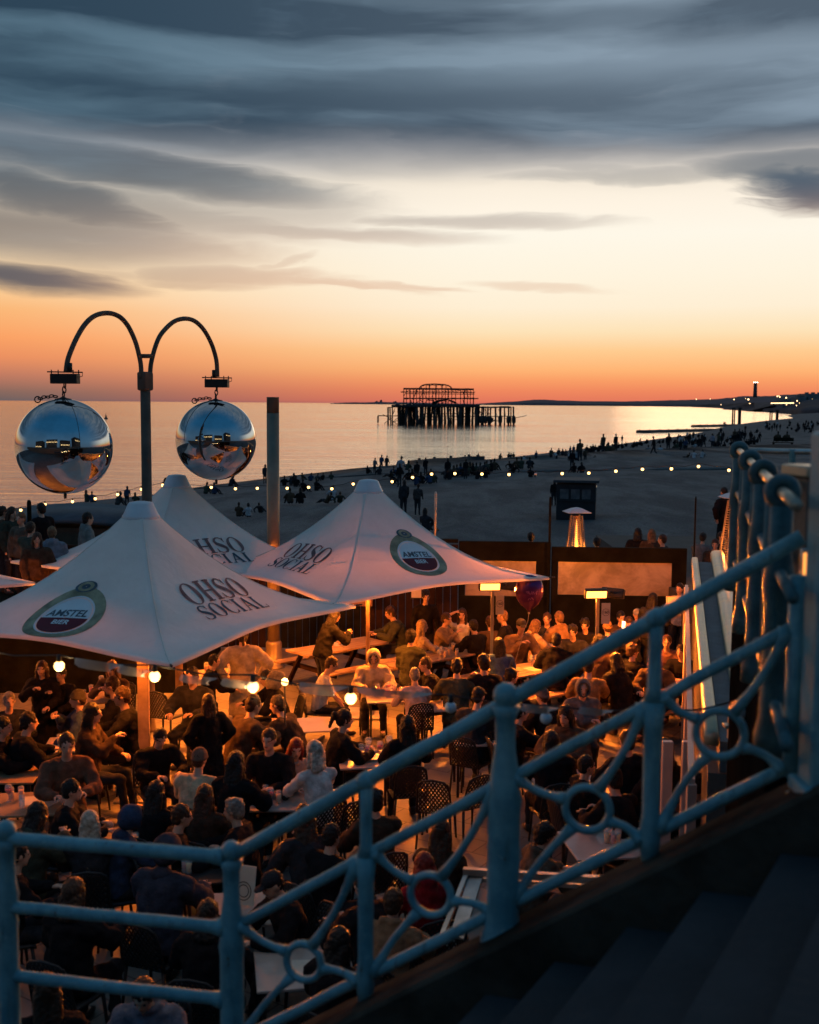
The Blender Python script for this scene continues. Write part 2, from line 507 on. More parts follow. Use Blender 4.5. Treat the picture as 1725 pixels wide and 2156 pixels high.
far_strip('hills', jag([(990, 9500, 851.5), (1030, 9500, 848), (1080, 9300, 845.5), (1115, 9300, 842.5), (1140, 9300, 841), (1180, 9200, 843), (1230, 9000, 844.5), (1316, 8600, 845), (1380, 8000, 844), (1434, 7400, 842), (1506, 6500, 840), (1548, 5600, 836.5), (1565, 5200, 834), (1612, 4700, 833.5), (1660, 4200, 832), (1686, 3900, 829.5), (1760, 3500, 829), (1900, 3200, 830)], 5, 1.0), 2500, M_hill)
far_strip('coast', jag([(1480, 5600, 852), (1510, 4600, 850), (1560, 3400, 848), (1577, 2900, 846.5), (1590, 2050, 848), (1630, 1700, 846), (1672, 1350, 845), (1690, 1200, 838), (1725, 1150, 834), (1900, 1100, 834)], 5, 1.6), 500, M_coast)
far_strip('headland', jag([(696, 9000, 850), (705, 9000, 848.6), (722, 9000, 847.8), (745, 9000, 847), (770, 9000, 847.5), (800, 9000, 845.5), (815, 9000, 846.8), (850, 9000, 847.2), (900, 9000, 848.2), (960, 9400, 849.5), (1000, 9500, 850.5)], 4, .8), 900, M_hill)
for px, py, w, h, lb in ((802.5, 842.5, 4.5, 16, 'tallest distant block on the headland left of the pier'), (793, 845, 5, 10, 'low distant block beside the tallest one on the headland'), (832, 845.5, 8, 7, 'long low distant building on the headland next to the pier')):
    p = Q(px, py, 9600); bm = bmesh.new(); hh = p.z - SEA
    box(bm, (0, 0, hh / 2), (w * 4, 60, hh), bevel=1.5); box(bm, (w * .6, 0, hh + 2), (w * 1.2, 20, 5))
    tag(obj('apartment_block', bm, M_hill, None, (p.x, p.y, SEA)), lb, 'building', 'distant blocks on the headland')
# promenade buildings on the far right
M_bld = mat('dusk_render', (.16, .15, .16), .9, 0, .25, .05)
M_lit = mat('lit_window', (.8, .6, .3), .5, emit=(1, .62, .25), estr=4.0, var=0)
for k, (px, py, w, Y, lb) in enumerate(((1712, 829, 44, 1500, 'dark terrace block at the right edge of the far seafront'), (1684, 836, 20, 1500, 'lower dark block beside the tall one on the far seafront'), (1655, 842, 26, 1700, 'long low building on the far seafront with a row of lights'))):
    p = Q(px, py, Y); bm = bmesh.new(); z0 = 1.0; hh = p.z - z0; ww = w * Y / F
    box(bm, (0, 0, hh / 2), (ww, 30, hh), bevel=.4)
    for i in range(3): box(bm, (-ww * .3 + i * ww * .3, 0, hh + .8), (ww * .1, 8, 2.2))
    r_ = tag(obj('seafront_block', bm, M_bld, None, (p.x, p.y, z0)), lb, 'building', 'buildings on the far seafront')
    bm = bmesh.new()
    for i in range(9):
        for j in range(max(1, int(hh // 6))):
            box(bm, ((i - 4) * ww / 9.5, -15.3, 3 + j * 5), (ww / 26, .3, 1.6), mi=(1 if (i * 7 + j * 5 + k) % 6 == 0 else 0))
    obj('window', bm, [mat('dark_glass', (.03, .035, .04), .1, var=0), M_lit], r_)

# ---- power station chimney
p = Q(1590, 833.5, 6000); top = Q(1590, 806, 6000)
t = thing('power_station_chimney', 'tall slim dark chimney on the far coast with lights at its top', 'chimney', (p.x, p.y, p.z - 8))
h = top.z - p.z + 8; bm = bmesh.new(); lathe(bm, [(11, 0), (9.5, h * .5), (8.8, h * .93), (9.6, h * .94), (9.6, h)], n=16)
obj('stack', bm, mat('chimney_concrete', (.10, .085, .09), .9, 0, .1, .02), t)
M_redl = mat('warning_light', (1, .8, .7), emit=(1, .75, .6), estr=9, var=0)
for dx in (-9.5, 0, 9.5):
    bm = bmesh.new(); lathe(bm, [(0, 0), (2.2, .6), (2.6, 2.4), (0, 4.6)], (dx, -3, h), 8); obj('warning_light', bm, M_redl, t)

# ---- coast lights
M_far = mat('coast_lamp', (1, .8, .5), emit=(1, .60, .28), estr=5, var=0)
for px, py, r_, Y in ((1466.5, 840.5, 3.1, 6000), (1495.5, 840, 2.6, 6000), (1546, 841, 3.4, 4800), (1576, 841, 4.2, 4200), (1518.5, 851.8, 1.8, 4600), (1534, 849.5, 1.5, 4500), (1579, 850.5, 2.6, 2600), (1637, 834.5, 3.0, 4000), (1642, 835.8, 3.0, 4000), (1655.5, 837.5, 3.2, 3800), (1678.5, 844, 1.1, 1400), (1656.5, 852, .9, 1400), (1677, 854, .8, 1400), (1570, 839, 1.6, 4200), (1640, 833, 1.6, 4000)):
    r_ *= .72; p = Q(px, py, Y); bm = bmesh.new()
    lathe(bm, [(0, r_ * 1.0), (r_ * .7, r_ * .7), (r_, 0), (r_ * .7, -r_ * .7), (0, -r_)], (0, 0, 0), 8)
    lathe(bm, [(r_ * .2, -r_), (r_ * .2, -r_ - 8)], (0, 0, 0), 5, mi=1)
    tag(obj('coast_light', bm, [M_far, M_bld], None, p), 'small warm light on the dark far coast', 'street lamp', 'lights on the far coast')
for i in range(28):
    px = 1624 + i * 1.75; p = Q(px, 849 - i * .02, 1350)
    bm = bmesh.new(); lathe(bm, [(0, .5), (.38, .3), (.5, 0), (.38, -.3), (0, -.5)], n=6); lathe(bm, [(.1, -.5), (.1, -4)], n=4, mi=1)
    tag(obj('promenade_light', bm, [M_far, M_bld], None, p), 'one lamp of the close-set lit row along the far promenade', 'street lamp', 'row of lamps on the far promenade')

# ---- buoy
p = P(223.5, 882, SEA)
t = thing('buoy', 'small dark conical buoy afloat in the sea between the left ball and its post', 'buoy', (p.x, p.y, SEA))
k = (p.y / F); bm = bmesh.new(); lathe(bm, [(4.2 * k, -1 * k), (4.4 * k, 1.6 * k), (2.2 * k, 2.6 * k), (1.6 * k, 7 * k), (.5 * k, 8 * k), (.4 * k, 12 * k), (.1, 12.5 * k)], n=10)
obj('body', bm, mat('buoy_paint', (.03, .04, .04), .6, var=0), t)

# ---- standing columns of the old pier by the beach
M_iron = mat('rusted_iron', (.035, .028, .028), .8, 0, .5, .5, .4, 3)
for k, (px, w, pt, pb) in enumerate(((1543.5, 4, 859, 896), (1547.5, 3.2, 859, 896), (1558, 8, 858, 895), (1622, 3.2, 865, 887), (1626, 3, 865, 887), (1637, 7, 863.5, 886))):
    near = k < 3
    Y = 560 if near else 800
    tp = Q(px, pt, Y); r_ = w / 2 * Y / F
    bm = bmesh.new(); z0 = SEA - 1
    lathe(bm, [(r_, z0), (r_ * .9, z0 + 2), (r_ * .85, tp.z - .6), (r_ * 1.25, tp.z - .4), (r_ * 1.25, tp.z)], (tp.x, tp.y, 0), 10)
    w_ = ('thin outer', 'thin inner', 'thick')[k % 3]
    tag(obj('pier_column', bm, M_iron), '%s rusty column of the %s standing group beyond the groynes' % (w_, 'nearer, larger' if near else 'farther, smaller'), 'column', 'old columns standing beyond the groynes')

# ---- the ruined pier
def pp(cx, cy, dy=0.0):
    return Q(779 + cx * .18917, 789.5 + cy * .18917, 552 + dy)
t = thing('ruined_pier', 'burnt-out iron skeleton of a pier pavilion standing in the sea', 'pier', (0, 0, 0))
rng = random.Random(3)
ROWS = (0, 9, 18, 27)
def br(bm, a, b, r_, n=6): tube(bm, [a, b], r_, n)
# piles, each one a part
xs = [(205, 1.0), (228, .7), (250, .7), (312, .9), (338, 1.4), (372, 1.5), (410, 1.3), (447, 2.4), (480, 1.3), (515, 2.0), (560, .8), (586, 1.5), (622, 1.1), (656, 1.9), (692, 1.0), (722, 1.5), (762, 1.6), (795, 1.0), (828, 1.1), (866, 1.6), (898, 1.1), (925, 1.2), (968, 1.4), (1008, 2.0), (1040, 1.0), (1078, 1.9), (1110, 2.0), (1148, 1.3), (1180, 1.8), (1212, 1.6), (1252, .9), (1270, .9), (1288, .6), (1314, .9), (1342, .9), (1402, 1.1), (1453, 1.4), (1498, .8), (1548, 1.0), (1570, .7), (1594, 1.0)]
for i, (cx, w) in enumerate(xs):
    row = rng.choice((0, 0, 9, 18)) if 300 < cx < 1220 else 0
    a = pp(cx + rng.uniform(-4, 4), 352 if cx > 240 else 362, row); b = Vector((a.x + rng.uniform(-.6, .6), a.y, SEA - 1.5))
    bm = bmesh.new(); r_ = w * .45
    tube(bm, [b, b + Vector((0, 0, 3)), b.lerp(a, .6), a], [r_ * 1.15, r_, r_ * .9, r_], 7)
    if cx > 1240 and i % 2 == 0: lathe(bm, [(.3, 0), (.95, .6), (1.05, 2.5), (.8, 3.6), (.3, 4)], (b.x, b.y, SEA + .3), 8)
    if rng.random() < .5:
        c = a.lerp(b, .55); br(bm, c, c + Vector((rng.choice((-1, 1)) * rng.uniform(3, 7), 0, rng.uniform(-4, 4))), .16)
    obj('pile', bm, M_iron, t)
# extra hidden back-row piles in one part each
for i in range(26):
    cx = 330 + i * 34 + rng.uniform(-8, 8); a = pp(cx, 356, 27 - (i % 2) * 9)
    bm = bmesh.new(); tube(bm, [(a.x, a.y, SEA - 1), a], .42, 6); obj('pile', bm, M_iron, t)
# lower deck
bm = bmesh.new()
def slab(cx0, cy0, cx1, cy1, y0, y1, n=14, rag=1.0):
    rr = []
    for i in range(n + 1):
        cx = cx0 + (cx1 - cx0) * i / n
        a = pp(cx, cy0 + rng.uniform(-1, 1) * 5 * rag, y0); b = pp(cx, cy1 + rng.uniform(-1, 1) * 3 * rag, y0)
        c = Vector((b.x, b.y + y1 - y0, b.z)); d = Vector((a.x, a.y + y1 - y0, a.z))
        rr.append([bm.verts.new(v) for v in (a, b, c, d)])
    skinrings(bm, rr)
slab(240, 328, 1225, 362, -1, 28, 30); slab(1222, 350, 1580, 368, 0, 14, 14, .7); slab(195, 357, 245, 366, 0, 8, 3, .3)
obj('deck', bm, M_iron, t)
# upper floor beam
bm = bmesh.new(); slab(378, 254, 1210, 268, 0, 26, 24, .7); obj('upper_floor', bm, M_iron, t)
bm = bmesh.new()
for dy in (0, 26):
    for c0, c1, cy, r_ in ((375, 1155, 150, .34), (375, 1155, 158, .25), (345, 1168, 190, .22), (400, 1165, 208, .2)):
        tube(bm, [pp(c0 + (c1 - c0) * k / 12, cy + (k / 12) * 6 + rng.uniform(-1.5, 1.5), dy) for k in range(13)], r_, 6)
for cx in (375, 560, 740, 905, 1155): br(bm, pp(cx, 154, 0), pp(cx, 154, 26), .22)
for c0, c1, c in ((375, 560, 153), (640, 900, 154), (905, 1155, 160)):
    slab(c0, c - 5, c1, c + 9, 0, 3, 10, .9)
slab(343, 183, 376, 194, 0, 5, 3, .5)
obj('roof_beams', bm, M_iron, t)
# pavilion columns
for k, cx in enumerate((377, 408, 447, 485, 520, 553, 590, 628, 660, 700, 735, 768, 802, 840, 872, 912, 955, 1010, 1050, 1085, 1118, 1153)):
    bm = bmesh.new()
    for dy in (0, 26) if k % 3 == 0 else (0,):
        br(bm, pp(cx, 152, dy), pp(cx, 262, dy), .34 if k % 4 == 2 else .2)
        br(bm, pp(cx, 258, dy), pp(cx, 340, dy), .3 if k % 3 == 0 else .2)
    a, b = pp(cx, 205), pp(cx + 17, 190)
    tube(bm, [a, a.lerp(b, .3) + Vector((-.2, 0, .9)), b], .14, 5)
    obj('column', bm, M_iron, t)
# dome ribs
bm = bmesh.new()
prof_d = [(550, 158), (556, 140), (572, 124), (595, 112), (625, 106), (700, 102), (740, 102), (830, 108), (870, 117), (898, 132), (914, 155)]
for dy, s in ((4, 1), (13, 1), (22, 1)):
    tube(bm, [pp(cx, cy, dy) for cx, cy in prof_d], .36 if dy == 4 else .26, 6)
for cx, cy in ((572, 124), (625, 106), (662, 104), (735, 102), (802, 105), (845, 111), (898, 132)):
    br(bm, pp(cx, cy, 4), pp(cx, cy, 22), .2)
    tube(bm, [pp(cx, cy, 4), pp(cx + 3, cy + 18, 4), pp(cx, 158, 4)], .3 if cx in (662, 735, 802) else .17, 5)
for a, b in ((590, 662), (662, 735), (735, 802), (802, 870)):
    tube(bm, [pp(a + (b - a) * k / 6, 126 - 14 * math.sin(math.pi * k / 6), 4) for k in range(7)], .14, 5)
for k in range(9):
    a = 400 + k * 80; tube(bm, [pp(a + 66 * j / 6, 186 - 16 * math.sin(math.pi * j / 6) + 6, 0) for j in range(7)], .13, 5)
obj('dome_ribs', bm, M_iron, t)
# bracing and wreckage
bm = bmesh.new()
tube(bm, [pp(92, 452), pp(210, 456)], .22, 5); tube(bm, [pp(92, 452), pp(90, 532)], .45, 6)
for a, b in (((205, 456), (1240, 460)), ((1240, 462), (1600, 458)), ((540, 500), (830, 504)), ((1350, 512), (1450, 510)), ((550, 430), (1100, 432))):
    tube(bm, [pp(a[0] + (b[0] - a[0]) * k / 8, a[1] + (b[1] - a[1]) * k / 8 + rng.uniform(-2, 2), 1) for k in range(9)], .2, 5)
for k in range(34):
    cx = rng.uniform(240, 1560); a = pp(cx, rng.uniform(370, 400), 4); b = pp(cx + rng.uniform(-50, 50), rng.uniform(450, 500), 4); br(bm, a, b, .13, 4)
for k in range(16):
    cx = rng.uniform(400, 1130); a = pp(cx, rng.uniform(270, 290), 3); b = pp(cx + rng.uniform(-60, 60), 328, 6); br(bm, a, b, .16, 4)
for k in range(10):
    cx = rng.uniform(390, 1100); a = pp(cx, 165, 1); b = pp(cx + rng.choice((-36, 36)), 250, 1); br(bm, a, b, .12, 4)
tube(bm, [pp(700, 322, 4), pp(760, 290, 4), pp(880, 272, 4)], [.9, .7, .3], 6); tube(bm, [pp(880, 282, 4), pp(960, 312, 4)], .5, 6)
tube(bm, [pp(1335, 545), pp(1372, 480)], .5, 5); tube(bm, [pp(1352, 520), pp(1390, 505)], .35, 5)
tube(bm, [pp(690, 320, 5), pp(716, 284, 5), pp(640, 276, 5)], .35, 6)
obj('bracing', bm, M_iron, t)

# ================================================================== BEHIND THE CAMERA (seen in the mirror balls)
M_sb = mat('stucco', (.10, .10, .105), .9, 0, .2, .3)
for k, (x, y, w, d, h, lb) in enumerate(((-48, -34, 26, 14, 13, 'long low stucco terrace behind the promenade, reflected in the balls'), (-16, -42, 24, 16, 17, 'tall stucco hotel behind the promenade, reflected in the balls'), (12, -36, 20, 14, 14, 'gabled stucco house behind the promenade, reflected in the balls'), (38, -28, 18, 14, 22, 'tallest stucco block behind the promenade, reflected in the balls'))):
    bm = bmesh.new(); box(bm, (0, 0, h / 2), (w, d, h)); box(bm, (0, 0, h + .4), (w + 1, d + 1, .8))
    for i in range(4): box(bm, (-w * .38 + i * w * .25, 0, h + 1.7), (1.4, 2.4, 2.2))
    b_ = tag(obj('stucco_building', bm, M_sb, None, (x, y, 3.8)), lb, 'building', 'buildings behind the promenade')
    bm = bmesh.new()
    for i in range(int(w // 3)):
        for j in range(int(h // 3.4)):
            box(bm, (-w / 2 + 1.6 + i * 3, d / 2 + .02, 2 + j * 3.3), (1.1, .12, 1.9), mi=1 if (i * 5 + j * 3 + k) % 5 == 0 else 0)
    obj('window', bm, [MATS['dark_glass'], M_lit], b_)
bm = bmesh.new(); box(bm, (0, -33, 1.7), (160, 64, 4.2)); struct('promenade', bm, mat('promenade_paving', (.12, .12, .12), .9, 0, .2, 1))
# ================================================================== TERRACE
M_pave = None
def paving_material():
    m = bpy.data.materials.new('terrace_paving'); m.use_nodes = True
    nt = m.node_tree; b = nt.nodes['Principled BSDF']; g = G(nt)
    tc = g.node('ShaderNodeTexCoord'); mp = g.node('ShaderNodeMapping'); mp.inputs['Rotation'].default_value = (0, 0, R(33))
    g.L.new(tc.outputs['Object'], mp.inputs[0])
    br_ = g.node('ShaderNodeTexBrick'); g.L.new(mp.outputs[0], br_.inputs['Vector'])
    br_.inputs['Scale'].default_value = 1.0; br_.inputs['Brick Width'].default_value = .6; br_.inputs['Row Height'].default_value = .4
    br_.inputs['Mortar Size'].default_value = .008; br_.inputs['Color1'].default_value = (.19, .17, .15, 1); br_.inputs['Color2'].default_value = (.14, .13, .115, 1); br_.inputs['Mortar'].default_value = (.05, .045, .04, 1)
    n = g.noise(tc.outputs['Object'], 1.3, 5, .65)
    g.L.new(g.mix(g.smooth(n, .3, .7, .5, 0), br_.outputs['Color'], g.mix(.6, br_.outputs['Color'], (.12, .11, .10, 1), 'MULTIPLY')), b.inputs['Base Color'])
    b.inputs['Roughness'].default_value = .6
    bn = g.node('ShaderNodeBump'); bn.inputs['Strength'].default_value = .4; bn.inputs['Distance'].default_value = .01
    g.L.new(g.m('ADD', g.m('MULTIPLY', br_.outputs['Fac'], -1.0), n), bn.inputs['Height']); g.L.new(bn.outputs[0], b.inputs['Normal'])
    return m
bm = bmesh.new(); box(bm, (-6.5, 13.2, -.15), (33, 24.2, .3)); struct('terrace_floor', bm, paving_material())

M_wood = mat('dark_timber', (.011, .011, .0075), .8, 0, .5, 3, .3, 20, spec=.04)
M_woodr = mat('warm_timber', (.024, .013, .009), .75, 0, .4, 3, .25, 18, spec=.05)
M_top = mat('table_board', (.30, .20, .12), .38, 0, .35, 2.5, .2, 14)
M_blk = mat('black_plastic', (.018, .017, .018), .45, 0, .2, 8)
M_gal = mat('galvanised_steel', (.46, .45, .42), .42, .75, .35, 3)
M_ash = mat('brushed_steel', (.55, .53, .50), .3, .9, .2, 3)
M_white = mat('white_paint', (.7, .69, .66), .5, 0, .12, 4)

# ---- back windbreak: dark timber frames with misted panes
def misted():
    m = bpy.data.materials.new('misted_pane'); m.use_nodes = True
    nt = m.node_tree; b = nt.nodes['Principled BSDF']; g = G(nt)
    tc = g.node('ShaderNodeTexCoord'); n = g.noise(tc.outputs['Object'], 1.4, 5, .65, .5)
    g.L.new(g.mix(g.smooth(n, .35, .7), (.20, .16, .135, 1), (.46, .38, .33, 1)), b.inputs['Base Color'])
    b.inputs['Roughness'].default_value = .30; b.inputs['Specular IOR Level'].default_value = .8; b.inputs['Alpha'].default_value = .88
    return m
M_mist = misted()
A_ = Q(-40, 1112, 25.0); B_ = Q(1446, 1154, 24.3)
wl = (Vector((B_.x, B_.y, 0)) - Vector((A_.x, A_.y, 0))); WL = wl.length; wd = wl.normalized()
def wall_px(px):
    d = ray(px, 1200); n = Vector((wd.y, -wd.x, 0)); t = (Vector((B_.x, B_.y, 0)) - Vector((0, 0, 0))).dot(n) / d.dot(n)
    return (EYE + d * t)
ANG = math.atan2(wd.y, wd.x)
edges_px = [-40, 180, 400, 560, 760, 965, 1160, 1446]
for i, (a, b) in enumerate(zip(edges_px, edges_px[1:])):
    pa, pb = wall_px(a), wall_px(b); L = (Vector((pb.x, pb.y)) - Vector((pa.x, pa.y))).length
    last = i == len(edges_px) - 2
    topz = (2.34 if last else 2.44) if i > 3 else 2.2
    t = thing('windbreak_panel', ('timber windbreak panel with the widest misted pane, behind the right-hand heater' if last else 'far timber windbreak panel with a misted pane, behind the balloon' if i == 5 else 'dark boarded windbreak panel, number %s from the left end of the back wall' % ('one two three four five'.split()[i])), 'windbreak', ((pa.x + pb.x) / 2, (pa.y + pb.y) / 2, 0), ANG, 'windbreak panels along the back of the terrace')
    T = .10
    def part(name, c, s, m):
        bm = bmesh.new(); box(bm, c, s, bevel=.006); return obj(name, bm, m, t)
    if i >= 5:
        z0, z1 = (1.30, 2.02) if last else (1.25, 2.02)
        part('lower_board', (0, 0, z0 / 2), (L - .02, T, z0), M_wood); part('top_board', (0, 0, (z1 + topz) / 2), (L - .02, T, topz - z1), M_wood)
        sd_ = .16; part('stile', (-L / 2 + sd_ / 2, .001, (z0 + z1) / 2), (sd_ - .02, T - .01, z1 - z0), M_wood); part('stile', (L / 2 - .32 / 2, .001, (z0 + z1) / 2), (.32 - .02, T - .01, z1 - z0), M_wood)
        bm = bmesh.new(); box(bm, (-.08, .0, (z0 + z1) / 2), (L - sd_ - .32, .012, z1 - z0)); obj('pane', bm, M_mist, t)
    else:
        n = int(L / .16)
        bm = bmesh.new()
        for k in range(n): box(bm, (-L / 2 + (k + .5) * L / n, (k % 2) * .006, topz / 2 - .03), (L / n - .012, .04, topz - .1), bevel=.004)
        obj('boarding', bm, M_wood if i % 2 else M_woodr, t)
        part('top_rail', (0, 0, topz), (L - .01, .13, .08), M_wood)
# posts that carry the string of bulbs
def upright(px, Y, z, r_, lb, m=M_blk, z0=0):
    p = Q(px, 1000, Y); bm = bmesh.new(); lathe(bm, [(r_, z0), (r_, z - .05), (r_ * .6, z)], n=10)
    return tag(obj('festoon_pole', bm, m, None, (p.x, p.y, 0)), lb, 'pole', 'poles that carry the festoon lights')
upright(1160, 24.1, 3.45, .025, 'slim dark festoon pole between the two panes of the windbreak', M_wood)
upright(1467, 23.2, 3.55, .018, 'slim dark festoon pole at the right end of the windbreak', M_wood)
upright(351, 25.2, 3.72, .07, 'short square topped festoon pole beside the rear parasol cap', M_wood)
upright(918, 24.6, 3.5, .03, 'slim festoon pole behind the right parasol', M_gal)
upright(60, 25.2, 3.2, .05, 'slim dark festoon pole among the standing crowd', M_wood)

# ---- umbrellas
def glyph_strokes(ch):
    """serif capitals as stroke strips in a box 0..w x 0..1; returns (width, list of strips[(left,right),...])"""
    S_ = []
    def bar(x0, y0, x1, y1, w, n=5):
        a, b = Vector((x0, y0)), Vector((x1, y1)); t = (b - a).normalized(); s = Vector((-t.y, t.x)) * w / 2
        S_.append([(a.lerp(b, k / n) + s, a.lerp(b, k / n) - s) for k in range(n + 1)])
    def arc(cx, cy, rx, ry, a0, a1, thick, thin, n=26):
        st = []
        for k in range(n + 1):
            a = R(a0 + (a1 - a0) * k / n); c, s = math.cos(a), math.sin(a)
            w = thin + (thick - thin) * abs(c) ** 1.3
            st.append((Vector((cx + c * rx, cy + s * ry)), Vector((cx + c * (rx - w), cy + s * (ry - w * .55)))))
        S_.append(st)
    if ch == 'O': arc(.45, .5, .45, .52, 0, 360, .21, .07, 34); return .9, S_
    if ch == 'C':
        arc(.45, .5, .45, .52, 48, 312, .21, .07, 28); bar(.77, .66, .77, .97, .05, 3); bar(.77, .06, .77, .27, .05, 3); return .84, S_
    if ch == 'I': bar(.2, 0, .2, 1, .2); bar(.02, .03, .38, .03, .06, 3); bar(.02, .97, .38, .97, .06, 3); return .4, S_
    if ch == 'H':
        for x in (.2, .75): bar(x, 0, x, 1, .19); bar(x - .19, .03, x + .19, .03, .06, 3); bar(x - .19, .97, x + .19, .97, .06, 3)
        bar(.28, .52, .67, .52, .07, 3); return .96, S_
    if ch == 'L': bar(.2, 0, .2, 1, .2); bar(.02, .97, .38, .97, .06, 3); bar(.02, .03, .68, .03, .07, 4); bar(.68, .0, .70, .28, .06, 3); return .74, S_
    if ch == 'A':
        bar(.14, 0, .46, 1, .08, 6); bar(.46, 1, .78, 0, .2, 6); bar(.24, .33, .62, .33, .06, 3); bar(0, .03, .28, .03, .06, 3); bar(.6, .03, .95, .03, .06, 3); return .94, S_
    if ch == 'S':
        pts = [(.62, .80), (.58, .92), (.45, .98), (.30, .98), (.17, .90), (.12, .77), (.17, .64), (.33, .54), (.48, .45), (.60, .34), (.62, .22), (.54, .08), (.38, .02), (.24, .02), (.12, .10), (.07, .22)]
        ws = [.05, .06, .06, .07, .12, .17, .20, .22, .22, .20, .17, .12, .07, .06, .06, .05]
        st = []
        for i, p in enumerate(pts):
            a = Vector(pts[max(i - 1, 0)]); b = Vector(pts[min(i + 1, len(pts) - 1)]); t = (b - a).normalized(); s = Vector((-t.y, t.x)) * ws[i] / 2
            st.append((Vector(p) + s, Vector(p) - s))
        S_.append(st); bar(.64, .70, .64, .98, .05, 3); bar(.06, .03, .06, .30, .05, 3); return .7, S_
    return .4, S_

def text_mesh_tris(s, size, bold=0.0, shear=0.0):
    cu = bpy.data.curves.new('tmp_text', 'FONT'); cu.body = s; cu.size = size; cu.align_x = 'CENTER'; cu.align_y = 'CENTER'; cu.offset = bold; cu.shear = shear
    o = bpy.data.objects.new('tmp_text', cu); COL.objects.link(o)
    dg = bpy.context.evaluated_depsgraph_get(); me = bpy.data.meshes.new_from_object(o.evaluated_get(dg))
    COL.objects.unlink(o); bpy.data.objects.remove(o); return me
TXT = {}
for s_ in ('AMSTEL', 'BIER', '160', '170'):
    TXT[s_] = text_mesh_tris(s_, 1.0, .022, .12 if s_ == 'AMSTEL' else 0)

M_can = None
def canopy_material():
    m = bpy.data.materials.new('canvas'); m.use_nodes = True
    nt = m.node_tree; b = nt.nodes['Principled BSDF']; g = G(nt)
    tc = g.node('ShaderNodeTexCoord'); n = g.noise(tc.outputs['Object'], 1.1, 5, .6); n2 = g.noise(tc.outputs['Object'], 7, 4, .7)
    c = g.mix(g.smooth(n, .3, .7), (.72, .70, .64, 1), (.82, .80, .74, 1)); c = g.mix(g.smooth(n2, .55, .75, 0, .25), c, (.50, .50, .47, 1))
    g.L.new(c, b.inputs['Base Color']); b.inputs['Roughness'].default_value = .8; b.inputs['Specular IOR Level'].default_value = .2
    n3 = g.noise(tc.outputs['Object'], 3.0, 3, .5, .3)
    bn = g.node('ShaderNodeBump'); bn.inputs['Strength'].default_value = .35; bn.inputs['Distance'].default_value = .05; g.L.new(n3, bn.inputs['Height']); g.L.new(bn.outputs[0], b.inputs['Normal'])
    tr = g.node('ShaderNodeBsdfTranslucent'); tr.inputs[0].default_value = (.62, .50, .40, 1)
    mx = g.node('ShaderNodeMixShader'); mx.inputs[0].default_value = .11
    out = nt.nodes['Material Output']; g.L.new(b.outputs[0], mx.inputs[1]); g.L.new(tr.outputs[0], mx.inputs[2]); g.L.new(mx.outputs[0], out.inputs[0])
    return m
M_can = canopy_material()
M_ink1 = mat('maroon_print', (.20, .12, .12), .85, 0, .35, 6); M_ink2 = mat('navy_print', (.07, .11, .145), .85, 0, .35, 6)
M_gold = mat('dull_gold_print', (.30, .29, .19), .8, 0, .45, 4); M_redp = mat('dark_red_print', (.13, .015, .03), .8, 0, .25, 4)
M_whp = mat('white_print', (.62, .70, .74), .8, 0, .06, 4); M_seal = mat('grey_blue_print', (.07, .11, .14), .8, 0, .35, 7)
M_cap = mat('white_vinyl', (.55, .60, .64), .4, 0, .1, 4)
M_polew = mat('pole_timber', (.42, .27, .16), .45, 0, .35, 3, .15, 20)

class Canopy:
    def __init__(s, rot, Rc=3.0, zc=2.5, zt=3.98):
        s.rot, s.Rc, s.zc, s.zt, s.r0 = rot, Rc, zc, zt, .19
    def edge(s, phi):
        a = (phi - s.rot) % (math.pi / 2) - math.pi / 4      # 0 at mid edge
        base = s.Rc * math.cos(math.pi / 4) / math.cos(a)
        k = math.cos(2 * a)                                   # 1 mid edge, 0 corner
        return base * (1 - .075 * k ** 1.2), k
    def z(s, x, y):
        r = math.hypot(x, y); phi = math.atan2(y, x); Rr, k = s.edge(phi)
        t = max(0, (r - s.r0) / (Rr - s.r0)); ze = s.zc + .07 * k
        if t > 1: return ze - (t - 1) * .3
        p = 1.95 - .25 * k
        return ze + (s.zt - ze) * (1 - t) ** p
    def surf(s, x, y, off=0.006):
        e = .02; n = Vector((s.z(x - e, y) - s.z(x + e, y), s.z(x, y - e) - s.z(x, y + e), 2 * e)).normalized()
        return Vector((x, y, s.z(x, y))) + n * off
def face_map(C, face, rc, sc, ang=0.0, dx=0.0):
    """decal coordinates (x right, y up the slope) -> canopy surface"""
    pm = C.rot + face * math.pi / 2 + math.pi / 4
    out = Vector((math.cos(pm), math.sin(pm), 0)); right = Vector((-out.y, out.x, 0))
    slope = .62
    def f(x, y, off):
        xr = x * math.cos(ang) - y * math.sin(ang); yr = x * math.sin(ang) + y * math.cos(ang)
        p = out * (rc - yr * sc / math.sqrt(1 + slope ** 2) * 1.05) + right * (xr * sc + dx)
        return C.surf(p.x, p.y, off)
    return f
